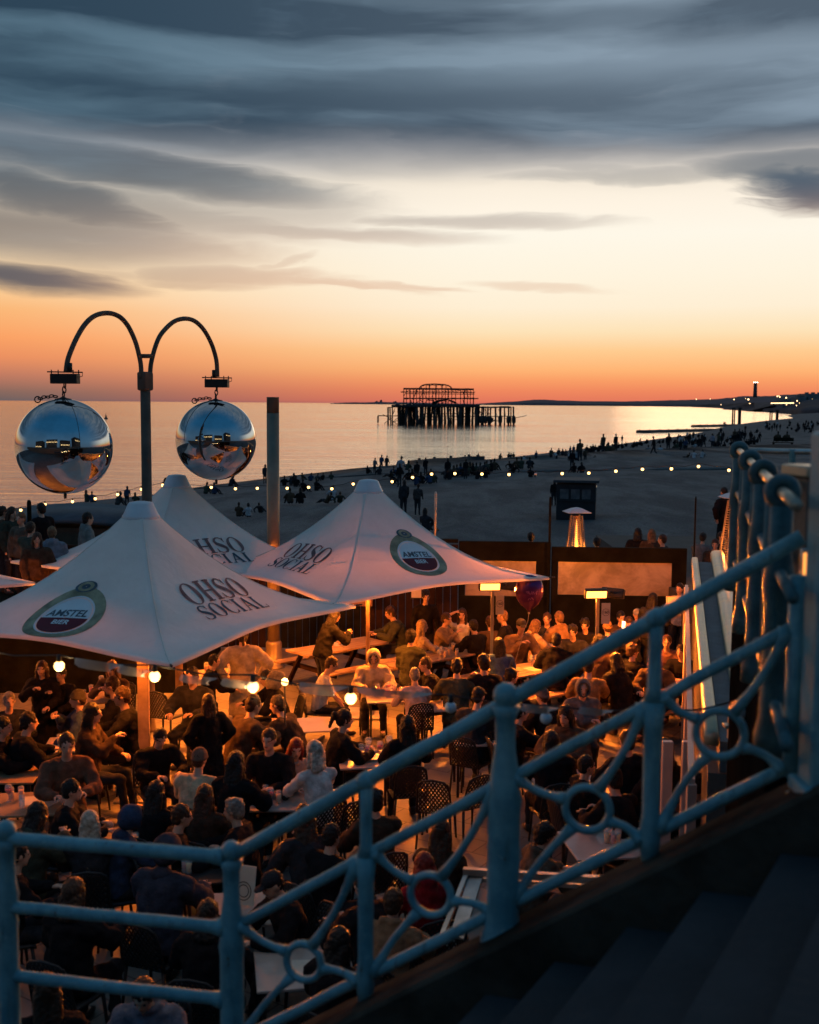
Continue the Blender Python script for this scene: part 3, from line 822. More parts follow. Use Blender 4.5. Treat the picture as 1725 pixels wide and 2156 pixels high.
def write_name(t, C, face, rc=1.25, sc=.36, ang=0.0, dx=0.0):
    f = face_map(C, face, rc, sc, ang, dx)
    for word, y0, h, m, tot in (('OHSO', .02, 1.0, M_ink1, 3.6), ('SOCIAL', -.86, .80, M_ink2, 3.75)):
        bm = bmesh.new(); adv = sum(glyph_strokes(c)[0] * h + .07 for c in word); x = -tot / 2; sx = tot / adv; q = 0
        for ch in word:
            w, st = glyph_strokes(ch)
            for strip in st:
                q += 1; off = .006 + (q % 7) * .0012
                if len(strip) < 12:
                    strip = [(strip[i][0].lerp(strip[i + 1][0], k / 2), strip[i][1].lerp(strip[i + 1][1], k / 2)) for i in range(len(strip) - 1) for k in range(2)] + [strip[-1]]
                vv = [[bm.verts.new(f(x + (a.lerp(b, u)).x * h * sx, y0 + (a.lerp(b, u)).y * h, off)) for u in (0, .5, 1)] for a, b in strip]
                for r0, r1 in zip(vv, vv[1:]):
                    for j in (0, 1): bm.faces.new((r0[j], r0[j + 1], r1[j + 1], r1[j]))
            x += (w * h + .07) * sx
        obj('printed_word', bm, m, t)
def conform_text(bm_, key, f, size, cx, cy, off, mi):
    me = TXT[key]; b2 = bmesh.new(); b2.from_mesh(me)
    for _ in range(2):
        es = [e for e in b2.edges if e.calc_length() > .22]
        if es: bmesh.ops.subdivide_edges(b2, edges=es, cuts=1)
    bmesh.ops.triangulate(b2, faces=b2.faces)
    mp = {v: bm_.verts.new(f(v.co.x * size + cx, v.co.y * size + cy, off)) for v in b2.verts}
    for fa in b2.faces:
        nf = bm_.faces.new([mp[v] for v in fa.verts]); nf.material_index = mi
    b2.free()
def write_roundel(t, C, face, rc=1.3, sc=.52, dx=0.0, ang=0.0):
    f = face_map(C, face, rc, sc, ang, dx)
    bm = bmesh.new()
    def disc(r0, r1, off, mi, a0=0, a1=360, sq=1.0, cy=0, chord=None):
        n = 40; nr = max(2, int((r1 - r0) / .12) + 1); rows = []
        for i in range(nr + 1):
            r_ = r0 + (r1 - r0) * i / nr
            rows.append([bm.verts.new(f(r_ * math.cos(R(a0 + (a1 - a0) * k / n)), cy + sq * r_ * math.sin(R(a0 + (a1 - a0) * k / n)), off)) for k in range(n + 1)])
        for r_a, r_b in zip(rows, rows[1:]):
            for k in range(n):
                fa = bm.faces.new((r_a[k], r_a[k + 1], r_b[k + 1], r_b[k])); fa.material_index = mi
    disc(.72, .98, .006, 0); disc(.68, .72, .006, 2)
    disc(.02, .65, .006, 2, 0, 180); disc(.02, .65, .0075, 1, 180, 360)
    # scroll over the top of the ring
    disc(.02, .30, .010, 3, 0, 360, .52, .98); disc(.12, .22, .0118, 0, 0, 360, .6, .98)
    conform_text(bm, 'AMSTEL', f, .315, 0, .15, .010, 3)
    conform_text(bm, 'BIER', f, .24, 0, -.18, .010, 2)
    obj('printed_roundel', bm, [M_gold, M_redp, M_whp, M_seal], t)

def umbrella(loc, rot, label, Rc=3.0, zc=2.5, zt=3.98, names=(), rounds=(), pole_r=.07, square=False, heater=None):
    C = Canopy(rot, Rc, zc, zt)
    t = thing('parasol', label, 'parasol', (loc[0], loc[1], 0), 0, 'white peaked parasols over the terrace')
    bm = bmesh.new(); N, K = 96, 22; rows = []
    for i in range(K + 1):
        u = i / K; row = []
        for j in range(N):
            phi = 2 * math.pi * j / N + rot; Rr, k = C.edge(phi); r_ = C.r0 + (Rr - C.r0) * u
            row.append(bm.verts.new((r_ * math.cos(phi), r_ * math.sin(phi), C.z(r_ * math.cos(phi), r_ * math.sin(phi)))))
        rows.append(row)
    # narrow hem turned down
    rows.append([bm.verts.new(v.co + Vector((0, 0, -.045)) - Vector((v.co.x, v.co.y, 0)).normalized() * .01) for v in rows[-1]])
    skinrings(bm, rows, cap=False)
    obj('canopy', bm, M_can, t)
    # cap
    bm = bmesh.new()
    lathe(bm, [(.245, zt - .085), (.25, zt - .03), (.235, zt - .015), (.17, zt + .13), (.15, zt + .15), (.06, zt + .165), (.0, zt + .166)], n=16)
    obj('cap', bm, M_cap, t)
    bm = bmesh.new()
    if square: box(bm, (0, 0, (zt - .1) / 2), (.15, .15, zt - .1), RZ(R(8)), bevel=.008)
    else: lathe(bm, [(pole_r, .03), (pole_r, zt - .1)], n=14)
    obj('pole', bm, M_polew, t)
    bm = bmesh.new(); box(bm, (0, 0, .02), (.7, .7, .04), bevel=.01); box(bm, (0, 0, .08), (.24, .24, .1), bevel=.01); obj('base', bm, M_gal, t)
    for k in range(4):
        a = rot + k * math.pi / 2; c = Vector((math.cos(a), math.sin(a), 0)); bm = bmesh.new()
        pts = [c * r_ + Vector((0, 0, C.z(c.x * r_, c.y * r_) - .035)) for r_ in (.2, .6, 1.1, 1.7, 2.3, Rc - .03)]
        tube(bm, pts, .016, 6); tube(bm, [Vector((0, 0, 2.35)), c * 1.5 + Vector((0, 0, C.z(c.x * 1.5, c.y * 1.5) - .06))], .013, 6)
        obj('rib', bm, M_gal, t)
        bm = bmesh.new(); tube(bm, [C.surf(c.x * (.2 + q * (Rc - .24) / 14), c.y * (.2 + q * (Rc - .24) / 14), .001) for q in range(15)], .007, 6); obj('seam', bm, M_can, t)
        bm = bmesh.new(); tube(bm, [c * (Rc - .04) + Vector((0, 0, zc - .01)), c * (Rc + .09) + Vector((0, 0, zc + .005))], .014, 6); obj('corner_eye', bm, M_blk, t)
    for fa, kw in names: write_name(t, C, fa, **kw)
    for fa, kw in rounds: write_roundel(t, C, fa, **kw)
    return t, C

# ---- heaters
M_glow = mat('heater_glow', (1, .5, .15), emit=(1, .29, .05), estr=6.5, var=0)
M_glow2 = mat('flame_glow', (1, .5, .15), emit=(1, .36, .06), estr=3, var=0)
def area(name, loc, direction, power, size=(.5, .15), color=(1, .22, .018), parent=None, spread=170):
    l = bpy.data.lights.new(name, 'AREA'); l.shape = 'RECTANGLE'; l.size, l.size_y = size; l.energy = power; l.color = color; l.spread = R(spread)
    o = bpy.data.objects.new(name, l); link(o, parent); o.location = loc
    o.rotation_euler = (-Vector(direction)).to_track_quat('Z', 'Y').to_euler(); return o
def heater_head(parent, c, yaw, tilt, power, on=True, w=.46):
    """quartz heater: housing with glowing face pointing along yaw, tilted down"""
    M = RZ(yaw) @ Matrix.Rotation(-tilt, 3, 'X')
    c = Vector(c)
    bm = bmesh.new(); box(bm, c, (w, .10, .17), M, bevel=.02); tube(bm, [c - M @ Vector((0, .05, 0)), c - M @ Vector((0, .14, .02))], .02, 8)
    obj('heater_housing', bm, M_blk, parent)
    bm = bmesh.new(); box(bm, c + M @ Vector((0, .056, 0)), (w - .05, .012, .12), M, bevel=.004)
    obj('heating_element', bm, M_glow if on else M_ash, parent)
    if on and power:
        area('heater_light', c + M @ Vector((0, .09, 0)), M @ Vector((0, 1, 0)), power, (w - .06, .12), parent=parent)
def post_heater(px, py, Y, label, sign, p1, p2):
    hd = Q(px, py, Y)
    t = thing('heater_post', label, 'heater', (hd.x, hd.y, 0), 0, 'double-headed quartz heaters on posts')
    bm = bmesh.new(); box(bm, (.02, 0, hd.z / 2 + .02), (.055, .05, hd.z + .04), bevel=.006); obj('post', bm, M_ash, t)
    bm = bmesh.new(); box(bm, (0, 0, .015), (.5, .5, .03), bevel=.006); obj('foot_plate', bm, M_blk, t)
    heater_head(t, (-.04, -.13, hd.z + .0), math.pi + .12, .22, p1, w=.40)
    heater_head(t, (.30, .12, hd.z - .03), -.6, .35, p2, w=.42)
    bm = bmesh.new(); box(bm, (.155, -.04, hd.z - .36), (.15, .012, .36), bevel=.003)
    s = obj('number_sign', bm, mat('cream_card', (.55, .5, .42), .6, var=.1), t)
    bm = bmesh.new()
    n = 22; rr = [[bm.verts.new((.155 + r_ * math.cos(2 * math.pi * k / n), -.0485, hd.z - .34 + r_ * math.sin(2 * math.pi * k / n))) for k in range(n)] for r_ in (.058, .064)]
    for k in range(n): bm.faces.new((rr[0][k], rr[0][(k + 1) % n], rr[1][(k + 1) % n], rr[1][k]))
    me = TXT[sign]; b2 = bmesh.new(); b2.from_mesh(me); mp = {v: bm.verts.new((.155 + v.co.x * .066, -.049, hd.z - .34 + v.co.y * .066)) for v in b2.verts}
    for fa in b2.faces: bm.faces.new([mp[v] for v in fa.verts])
    b2.free()
    obj('number', bm, M_blk, s)
    return t
HP = 30
post_heater(1035, 1231, 20.4, 'glowing post heater under the right parasol tip, left of the balloon', '160', 15 * HP, 2 * HP)
post_heater(1257, 1247, 19.4, 'glowing post heater in front of the wide misted pane, right of the balloon', '160', 15 * HP, 6 * HP)

# ---- umbrellas placed
u1 = Q(303, 1500, 15.25); u2 = Q(376, 1300, 20.3); u3 = Q(775, 1300, 19.4); u4 = Q(-330, 1300, 17.8)
U1, C1 = umbrella(u1, R(19), 'nearest white parasol on a timber post, printed words and a roundel on its canvas', 3.02, 2.5, 3.90,
                  names=[(-1, dict(rc=1.30, sc=.35, ang=R(-3), dx=.08))], rounds=[(-2, dict(rc=1.48, sc=.54, dx=.0, ang=R(6)))], square=True)
U2, C2 = umbrella(u2, R(-4), 'rear white parasol half hidden behind the nearest one, below the right mirror ball', 3.1, 2.5, 3.94, names=[(-1, dict(rc=1.35, sc=.35))])
U3, C3 = umbrella(u3, R(-7), 'right-hand white parasol with a warm glow and a roundel on its right face', 3.1, 2.5, 3.94,
                  names=[(-2, dict(rc=1.35, sc=.34, dx=-.05))], rounds=[(-1, dict(rc=1.26, sc=.50, dx=.1, ang=R(-4)))], pole_r=.035)
U4, C4 = umbrella(u4, R(5), 'white parasol at the left edge with only its right corner in view', 3.0, 2.5, 4.0)
# heaters clamped to the umbrella poles
def pole_heater(loc, z, yaws, power, label):
    t = thing('pole_heater', label, 'heater', (loc[0], loc[1], 0), 0, 'heaters clamped to parasol poles')
    bm = bmesh.new(); lathe(bm, [(.09, z - .06), (.09, z + .06)], n=12); obj('clamp', bm, M_blk, t)
    for yw in yaws:
        d = RZ(yw) @ Vector((0, .22, 0)); heater_head(t, (d.x, d.y, z), yw, .8, power, w=.42)
pole_heater(u3, 2.50, (R(180), R(60)), 8 * HP, 'heater clamped to the pole of the right-hand parasol, glowing at its front corner')
pole_heater(u2, 2.45, (R(-60), R(180)), 8 * HP, 'heater clamped under the rear parasol, lighting the person in the beige coat')
pole_heater(u1, 2.35, (R(-95), R(150)), 3.4 * HP, 'heater clamped to the timber post of the nearest parasol')
pole_heater(u4, 2.35, (R(-75), R(-130)), 4.5 * HP, 'heater clamped under the parasol at the left edge')

# ---- pyramid flame heaters behind the windbreak
def pyramid_heater(px, Y, topy, label):
    tp = Q(px, topy, Y); z0 = tp.z - 2.27
    t = thing('pyramid_heater', label, 'heater', (tp.x, tp.y, z0), R(8), 'pyramid flame heaters beyond the windbreak')
    M_hs = mat('heater_steel', (.22, .20, .18), .5, .5, .2, 4)
    bm = bmesh.new(); box(bm, (0, 0, .35), (.48, .48, .7), bevel=.01); obj('base', bm, M_hs, t)
    bm = bmesh.new()
    for sx, sy in ((-1, -1), (-1, 1), (1, -1), (1, 1)): beam(bm, (sx * .23, sy * .23, .7), (sx * .10, sy * .10, 2.08), .035, .035)
    for k in range(24):
        z = .78 + k * .052; w = .46 - (z - .7) / 1.38 * .26
        for s in (-1, 1):
            tube(bm, [(-w / 2, s * w / 2, z), (w / 2, s * w / 2, z)], .006, 4); tube(bm, [(s * w / 2, -w / 2, z), (s * w / 2, w / 2, z)], .006, 4)
    obj('guard', bm, M_hs, t)
    bm = bmesh.new(); lathe(bm, [(.055, .7), (.055, 2.06)], n=12); obj('glass_tube', bm, mat('hot_glass', (.8, .5, .3), .1, alpha=.25, var=0), t)
    bm = bmesh.new(); lathe(bm, [(.03, .72), (.045, .95), (.04, 1.2), (.03, 1.5), (.02, 1.8), (.006, 1.98)], n=8); obj('flame', bm, M_glow2, t)
    bm = bmesh.new(); lathe(bm, [(.02, 2.27), (.16, 2.245), (.39, 2.16), (.385, 2.15), (.1, 2.19)], n=4); bmesh.ops.rotate(bm, verts=bm.verts, cent=(0, 0, 0), matrix=RZ(R(45)))
    for f in bm.faces: f.smooth = False
    obj('reflector_hood', bm, M_cap, t)
    l = bpy.data.lights.new('flame_light', 'POINT'); l.energy = 130; l.color = (1, .26, .03); l.shadow_soft_size = .05; lo = bpy.data.objects.new('flame_light', l); link(lo, t); lo.location = (0, -.09, 1.2)
pyramid_heater(1215, 26.6, 1068, 'glowing pyramid heater standing in front of the beach hut')
pyramid_heater(1548, 24.5, 1036, 'pyramid heater half hidden by the blue railing posts')

# ---- the mirror-ball mast
BL, BR = Q(135.5, 940, 16.8), Q(455, 927, 20.0)
md = Vector((BR.x - BL.x, BR.y - BL.y, 0)).normalized(); mn_ = Vector((md.y, -md.x, 0))
def onmast(px, py):
    d = ray(px, py); t = (Vector((BL.x, BL.y, 0))).dot(mn_) / d.dot(mn_); return EYE + d * t
mp_ = onmast(306, 800)
M_mast = mat('mast_paint', (.12, .085, .065), .75, 0, .35, 2.5, .1, 20)
t = thing('lamp_mast', 'tall brown mast with two arching arms that hold the mirror balls', 'mast', (mp_.x, mp_.y, 0))
o0 = Vector((mp_.x, mp_.y, 0))
zj = mp_.z
bm = bmesh.new(); lathe(bm, [(.16, 0), (.085, .02), (.080, zj - .10)], n=18); obj('post', bm, M_mast, t)
bm = bmesh.new(); box(bm, (0, 0, zj - .02), (.22, .17, .30), RZ(math.atan2(md.y, md.x)), bevel=.03); obj('joint_plate', bm, M_mast, t)
la = [(865, 700), (862, 600), (850, 520), (820, 400), (785, 310), (740, 225), (680, 158), (610, 124), (540, 118), (465, 134), (400, 175), (340, 245), (285, 340), (240, 440), (205, 540), (190, 645)]
ra = [(942, 700), (948, 600), (960, 530), (990, 420), (1030, 325), (1090, 250), (1160, 192), (1240, 168), (1320, 178), (1385, 222), (1440, 290), (1490, 385), (1520, 470), (1540, 560), (1546, 690)]
for pts in (la, ra):
    bm = bmesh.new(); tube(bm, [onmast(94.7 + .2349 * x, 631.6 + .2349 * y) - o0 for x, y in catmull(pts, 4)], .038, 12); obj('arm', bm, M_mast, t)
bm = bmesh.new(); tube(bm, [onmast(94.7 + .2349 * 865, 631.6 + .2349 * 503) - o0, onmast(94.7 + .2349 * 962, 631.6 + .2349 * 503) - o0], .035, 8); obj('crossbar', bm, M_mast, t)
rotm = math.atan2(md.y, md.x)
M_ball = mat('mirror_finish', (.42, .46, .50), .05, 1.0, .18, 2.5)
M_chain = mat('chain_iron', (.03, .03, .032), .45, .6, .2, 20)
for k, (C_, px, y_end, lb) in enumerate(((BL, 137, 783, 'left and larger looking mirror ball hanging by a chain from the mast'), (BR, 457, 795, 'right and smaller looking mirror ball hanging above the rear parasol'))):
    e = onmast(px, y_end) - o0
    # motor box bracket (part of the mast)
    bm = bmesh.new(); X = RZ(-.12)
    box(bm, e + Vector((0, 0, -.10)), (.41, .14, .145), X, bevel=.008); obj('motor_box', bm, M_blk, t)
    bm = bmesh.new(); tube(bm, [e + Vector((-.26, 0, .0)), e + Vector((.26, 0, -.005))], .011, 6)
    for dx in (-.20, -.10, .12, .20): tube(bm, [e + Vector((dx, 0, -.03)), e + Vector((dx, 0, .03))], .009, 5)
    lathe(bm, [(.042, .0), (.042, .13), (.02, .135)], e + Vector((.06 if not k else -.05, .03, 0)), 10)
    tube(bm, [e + Vector((sx, 0, z)) for sx, z in ((.20, .0), (.26, -.01), (.255, -.06), (.21, -.075))], .006, 5)
    obj('clamp_bar', bm, M_blk, t)
    rb = .70
    b_ = thing('mirror_ball', lb, 'mirror ball', (C_.x, C_.y, C_.z), 0, 'mirror balls hanging from the mast')
    bm = bmesh.new(); bmesh.ops.create_uvsphere(bm, u_segments=72, v_segments=48, radius=rb)
    for v in bm.verts:
        v.co += v.co.normalized() * .0012 * mnoise.noise(v.co * 3.5)
    for f in bm.faces: f.smooth = True
    obj('sphere', bm, M_ball, b_)
    bm = bmesh.new(); lathe(bm, [(.13, rb - .022), (.12, rb - .002), (.05, rb + .012), (.02, rb + .03)], n=16); obj('cap', bm, M_chain, b_)
    bm = bmesh.new(); lathe(bm, [(.022, -rb - .07), (.024, -rb + .01)], n=8); obj('tip', bm, M_chain, b_)
    # seam strip
    bm = bmesh.new(); pts = [RZ(R(-40 if k else 35)) @ Vector((0, -math.sin(a) * (rb + .0015), math.cos(a) * (rb + .0015))) for a in [R(6 + i * 4) for i in range(22)]]
    tube(bm, pts, .0035, 4); obj('seam', bm, M_chain, b_)
    bm = bmesh.new(); gap = (e.z + o0.z - .17) - (C_.z + rb); nl = max(3, int(gap / .075)); topc = Vector((e.x + o0.x - C_.x, e.y + o0.y - C_.y, 0))
    for i in range(nl):
        z = rb + .02 + (i + .5) * gap / nl; u_ = (i + .5) / nl; cc = topc * u_
        ax = Vector((1, 0, 0)) if i % 2 else Vector((.2, 1, 0)).normalized()
        tube(bm, [cc + ax * (.026 * math.cos(a)) + Vector((0, 0, z + .052 * math.sin(a))) for a in [2 * math.pi * q / 8 for q in range(8)]], .0105, 5, closed=True)
    for i in range(5):
        a0 = Vector((-.10 - i * .055, -.05, rb + .03 + .01 * (i % 2) - .004 * i * i * .5)); ax = Vector((1, 0, 0)); up = Vector((0, .6, .8)) if i % 2 else Vector((0, -.8, .6))
        tube(bm, [a0 + ax * (.036 * math.cos(q)) + up * (.024 * math.sin(q)) for q in [2 * math.pi * j / 8 for j in range(8)]], .009, 5, closed=True)
    c0 = Vector((-.36, -.05, rb - .015)); tube(bm, [c0 + Vector((.045 * math.cos(q), 0, .045 * math.sin(q))) for q in [2 * math.pi * j / 10 for j in range(10)]], .010, 5, closed=True)
    obj('chain', bm, M_chain, b_)

# ---- tall steel column by the windbreak
cp = P(577, 1405, 0); Yc = cp.y; tp = Q(582, 836, Yc)
t = thing('steel_column', 'tall pale steel lighting column rising between the parasols to the horizon', 'column', (cp.x, cp.y, 0))
M_col = mat('column_steel', (.26, .20, .14), .4, .35, .25, 1.5)
bm = bmesh.new(); lathe(bm, [(.128, .5), (.126, tp.z - .32)], n=24); obj('shaft', bm, M_col, t)
bm = bmesh.new(); lathe(bm, [(.20, .0), (.20, .03), (.165, .05), (.165, .50), (.150, .54), (.130, .56)], n=24); obj('base_sleeve', bm, M_col, t)
bm = bmesh.new(); lathe(bm, [(.124, tp.z - .32), (.124, tp.z - .02), (.128, tp.z)], n=24); obj('lamp_collar', bm, mat('lamp_collar', (.10, .08, .06), .4, .2, var=0), t)

# ---- festoon lights
M_bulb = mat('bulb_glass', (1, .85, .55), emit=(1, .55, .17), estr=5, var=0)
M_flag = mat('bunting_cloth', (.66, .60, .54), .9, 0, .1, 4, alpha=.5, spec=.05)
def festoon(pts, r_, label, flags=(), power=0, unlit=(), sag=.05):
    """pts: world positions of the bulbs"""
    t = thing('festoon_lights', label, 'string lights', (pts[0].x, pts[0].y, pts[0].z), 0, 'strings of festoon bulbs')
    o0 = pts[0]; bm = bmesh.new(); line = []
    for i, p in enumerate(pts):
        line.append(p - o0 + Vector((0, 0, r_ * 2.1)))
        if i < len(pts) - 1: line.append((p + pts[i + 1]) / 2 - o0 + Vector((0, 0, r_ * 2.1 - sag * (.4 + .6 * random.random()))))
    tube(bm, line, r_ * .16, 5); obj('cable', bm, M_blk, t)
    for i, p in enumerate(pts):
        q = p - o0
        bm = bmesh.new(); lathe(bm, [(r_ * .42, r_ * .75), (r_ * .5, r_ * 1.0), (r_ * .45, r_ * 2.0), (r_ * .2, r_ * 2.2)], q, 10, mi=1)
        lathe(bm, [(.001, -r_), (r_ * .5, -r_ * .87), (r_ * .87, -r_ * .5), (r_, 0), (r_ * .87, r_ * .5), (r_ * .5, r_ * .82)], q, 12)
        obj('bulb', bm, [M_cap if i in unlit else M_bulb, M_blk], t)
        if power and i not in unlit:
            l = bpy.data.lights.new('bulb_light', 'POINT'); l.energy = power; l.color = (1, .62, .26); l.shadow_soft_size = r_; lo = bpy.data.objects.new('bulb_light', l); link(lo, t); lo.location = q + Vector((0, 0, -r_ * 1.3))
    for a, b, dr in flags:
        a, b = a - o0, b - o0; bm = bmesh.new(); n = 10; top, bot = [], []
        for k in range(n + 1):
            u = k / n; c = a.lerp(b, u); dd = dr * math.sin(math.pi * min(1, u * 1.02)) ** .8
            top.append(bm.verts.new(c)); bot.append(bm.verts.new(c - Vector((.05 * math.sin(u * 9), .03 * math.cos(u * 6), dd + .004))))
        for k in range(n): bm.faces.new((top[k], top[k + 1], bot[k + 1], bot[k])).smooth = True
        obj('pennant', bm, M_flag, t)
    return t
def FF(lst, Y0, Y1):
    n = len(lst) - 1; return [Q(x, y, Y0 + (Y1 - Y0) * i / n) for i, (x, y) in enumerate(lst)]
festoon(FF([(-10, 1083), (44, 1074), (95, 1062), (153, 1056), (201, 1050), (248, 1041), (298, 1030), (343, 1022)], 24.6, 25.2), .032, 'string of bulbs over the standing crowd at the left, sloping up to its pole')
festoon(FF([(343, 1021), (395, 1026), (445, 1026), (496, 1029), (542, 1028), (605, 1028), (650, 1026), (699, 1029), (744, 1019), (826, 1014), (869, 1005), (909, 998)], 25.2, 24.6), .031, 'string of bulbs in front of the sea behind the three parasol peaks')
festoon(FF([(909, 998), (958, 997), (1015, 998), (1072, 999), (1128, 998), (1184, 997), (1240, 996), (1297, 992), (1353, 988), (1414, 987), (1471, 982), (1535, 990)], 24.6, 23.2), .032, 'string of bulbs against the dark shingle above the beach hut', unlit=(4,))
near = [Q(x, y, Y) for x, y, Y in ((-60, 1385, 9.0), (125, 1402, 8.7), (326, 1424, 8.3), (533, 1446, 8.0), (739, 1470, 7.8), (949, 1489, 7.6), (1150, 1512, 7.4), (1380, 1520, 7.3), (1560, 1500, 7.2))]
fl = []
for (x0, y0, x1, y1, Y, dr) in ((160, 1385, 262, 1400, 8.5, .11), (252, 1400, 322, 1412, 8.35, .10), (382, 1420, 460, 1428, 8.2, .09), (470, 1428, 540, 1436, 8.05, .09), (632, 1436, 735, 1446, 7.85, .12), (752, 1447, 912, 1460, 7.7, .08), (1100, 1482, 1178, 1490, 7.4, .08), (1220, 1488, 1292, 1496, 7.35, .07)):
    fl.append((Q(x0, y0, Y), Q(x1, y1, Y - .1), dr * .75))
festoon(near, .041, 'nearest string of large bulbs with pale pennants, under the big parasol edge', fl, 5.0, unlit=(5, 6, 7, 8))
p = Q(600, 1436, 15.0)
t = thing('small_lamp', 'small bright lamp bulb on a stake above the table behind the standing group', 'lamp', (p.x, p.y, 0))
bm = bmesh.new(); lathe(bm, [(.012, 0), (.012, p.z - .05)], n=8); lathe(bm, [(.12, 0), (.12, .015), (.02, .03)], n=12); obj('stake', bm, M_blk, t)
bm = bmesh.new(); bmesh.ops.create_uvsphere(bm, u_segments=12, v_segments=8, radius=.05, matrix=Matrix.Translation((0, 0, p.z))); obj('bulb', bm, M_bulb, t)
l = bpy.data.lights.new('bulb_light', 'POINT'); l.energy = 10; l.color = (1, .62, .26); l.shadow_soft_size = .06; lo = bpy.data.objects.new('bulb_light', l); link(lo, t); lo.location = (0, -.0, p.z + .1)

# ---- beach hut
hp = ground_hit(1220, 1096)
d_hut = hp.y; sc = d_hut / F
t = thing('beach_hut', 'dark square beach hut with a flat roof on the shingle behind the pyramid heater', 'hut', (hp.x, hp.y + 1.0, hp.z), R(-10))
W_ = 82 * sc; D_ = 2.0; H_ = 80 * sc
M_hut = mat('hut_boards', (.022, .024, .028), .8, 0, .3, 2)
bm = bmesh.new(); box(bm, (0, 0, H_ / 2 - .05), (W_, D_, H_ - .1)); obj('wall', bm, M_hut, t)
bm = bmesh.new(); box(bm, (0, 0, H_ + .03), (W_ + .3, D_ + .35, .12), bevel=.02); obj('roof', bm, mat('roof_felt', (.05, .06, .07), .7), t)
M_glz = mat('hut_glass', (.10, .11, .12), .15, 0, .3, 3)
for k, x in enumerate((-.30, -.02, .26)):
    bm = bmesh.new(); box(bm, (x * W_, -D_ / 2 - .012, H_ * .68), (W_ * .22, .03, H_ * .26)); obj('window', bm, M_glz, t)
bm = bmesh.new(); box(bm, (W_ / 2 + .012, 0, H_ * .66), (.03, D_ * .7, H_ * .38)); obj('window', bm, mat('hut_glass_pale', (.22, .23, .23), .2), t)
bm = bmesh.new(); box(bm, (0, -D_ / 2 - .03, H_ * .5), (W_, .05, .06)); obj('ledge', bm, M_hut, t)

# ---- low dark boat cover / roof behind the crowd at left
q0 = Q(175, 1080, 33)
t = thing('tarpaulin_roof', 'low dark sheeted roof behind the standing crowd at the left', 'roof', (q0.x, q0.y, beach_z(q0.x, q0.y)), R(-6))
hz = Q(175, 1062, 35).z - beach_z(q0.x, q0.y)
bm = bmesh.new()
rows = []
for i in range(9):
    x = -1.6 + i * .42; s_ = math.sin((i + .5) / 9 * math.pi) * .12
    rows.append([bm.verts.new((x, y, hz - .35 * abs(y) * .6 + s_ - z_)) for y, z_ in ((-1.2, .12), (-1.2, 0), (0, -.1), (1.2, 0), (1.2, .12))])
skinrings(bm, rows); obj('sheet', bm, mat('wet_tarpaulin', (.06, .075, .09), .35, 0, .3, 2, .3, 6), t)
bm = bmesh.new(); box(bm, (0, 0, (hz - .4) / 2), (3.0, 2.0, hz - .4)); obj('wall', bm, mat('hut_timber', (.06, .045, .03), .8), t)

# ================================================================== BOUNDARY WALL AND RAMP ON THE RIGHT
M_cream = mat('weathered_capping', (.52, .43, .27), .36, .3, .25, 2.2, .1, 9, col2=(.30, .29, .24))
M_felt = mat('grey_felt', (.10, .115, .13), .75, 0, .3, 3, .3, 30)
def wallrun(pa, pb, off0, off1, z0, z1, dz=0.0):
    """prism between two plan lines offset to the right"""
    bm = bmesh.new(); t_ = (Vector((pb.x, pb.y, 0)) - Vector((pa.x, pa.y, 0))).normalized(); s_ = Vector((t_.y, -t_.x, 0)); s_ = s_ if s_.x > 0 else -s_
    rr = []
    N = 10
    for i in range(N + 1):
        c = pa.lerp(pb, i / N); c.z = 0
        rr.append([bm.verts.new(c + s_ * o_ + Vector((0, 0, z_))) for o_, z_ in ((off0, z0), (off0, z1), (off1, z1 + dz), (off1, z0))])
    skinrings(bm, rr)
    for f in bm.faces: f.smooth = False
    return bm
ZT = 2.43
wa = P(1458, 1176, ZT); wb = P(1487, 1530, ZT); wb = wa + (wb - wa) * 1.02
t = thing('boundary_wall', 'long wall with two pale metal cappings and a dark felt top, right of the tables', 'wall')
obj('felt_top', wallrun(wa, wb, .12, .44, ZT - .35, ZT - .06), M_felt, t)
def capping(pa, pb, o0, o1, z, name, bulge=.05):
    bm = bmesh.new(); t_ = (pb - pa).normalized(); s_ = Vector((t_.y, -t_.x, 0)); s_ = s_ if s_.x > 0 else -s_
    rr = []
    for i in range(15):
        c = pa.lerp(pb, i / 14); c = Vector((c.x, c.y, z + .006 * math.sin(i * 2.1)))
        w = o1 - o0
        rr.append([bm.verts.new(c + s_ * (o0 + w * u) + Vector((0, 0, h))) for u, h in ((0, -.10), (0, -.02), (.08, .02), (.3, bulge), (.7, bulge), (.92, .02), (1, -.02), (1, -.10))])
    skinrings(bm, rr); return obj(name, bm, M_cream, t)
capping(wa, wb, -.02, .11, ZT, 'capping', .03)
# the wider right capping splays towards the camera
wa2 = P(1496, 1163, ZT); wb2 = P(1552, 1520, ZT)
capping(wa2 + (wa2 - wb2) * .0, wb2, .0, .27, ZT, 'capping', .05)
obj('wall', wallrun(wa, wb, .02, .40, 0, ZT - .36), mat('rendered_wall', (.10, .09, .085), .85, 0, .2, 1), t)
bm = bmesh.new(); beam(bm, P(1535, 1160, 2.35), P(1640, 1560, 2.0), .07, .10, bevel=.01); obj('side_rail', bm, M_gal, t)
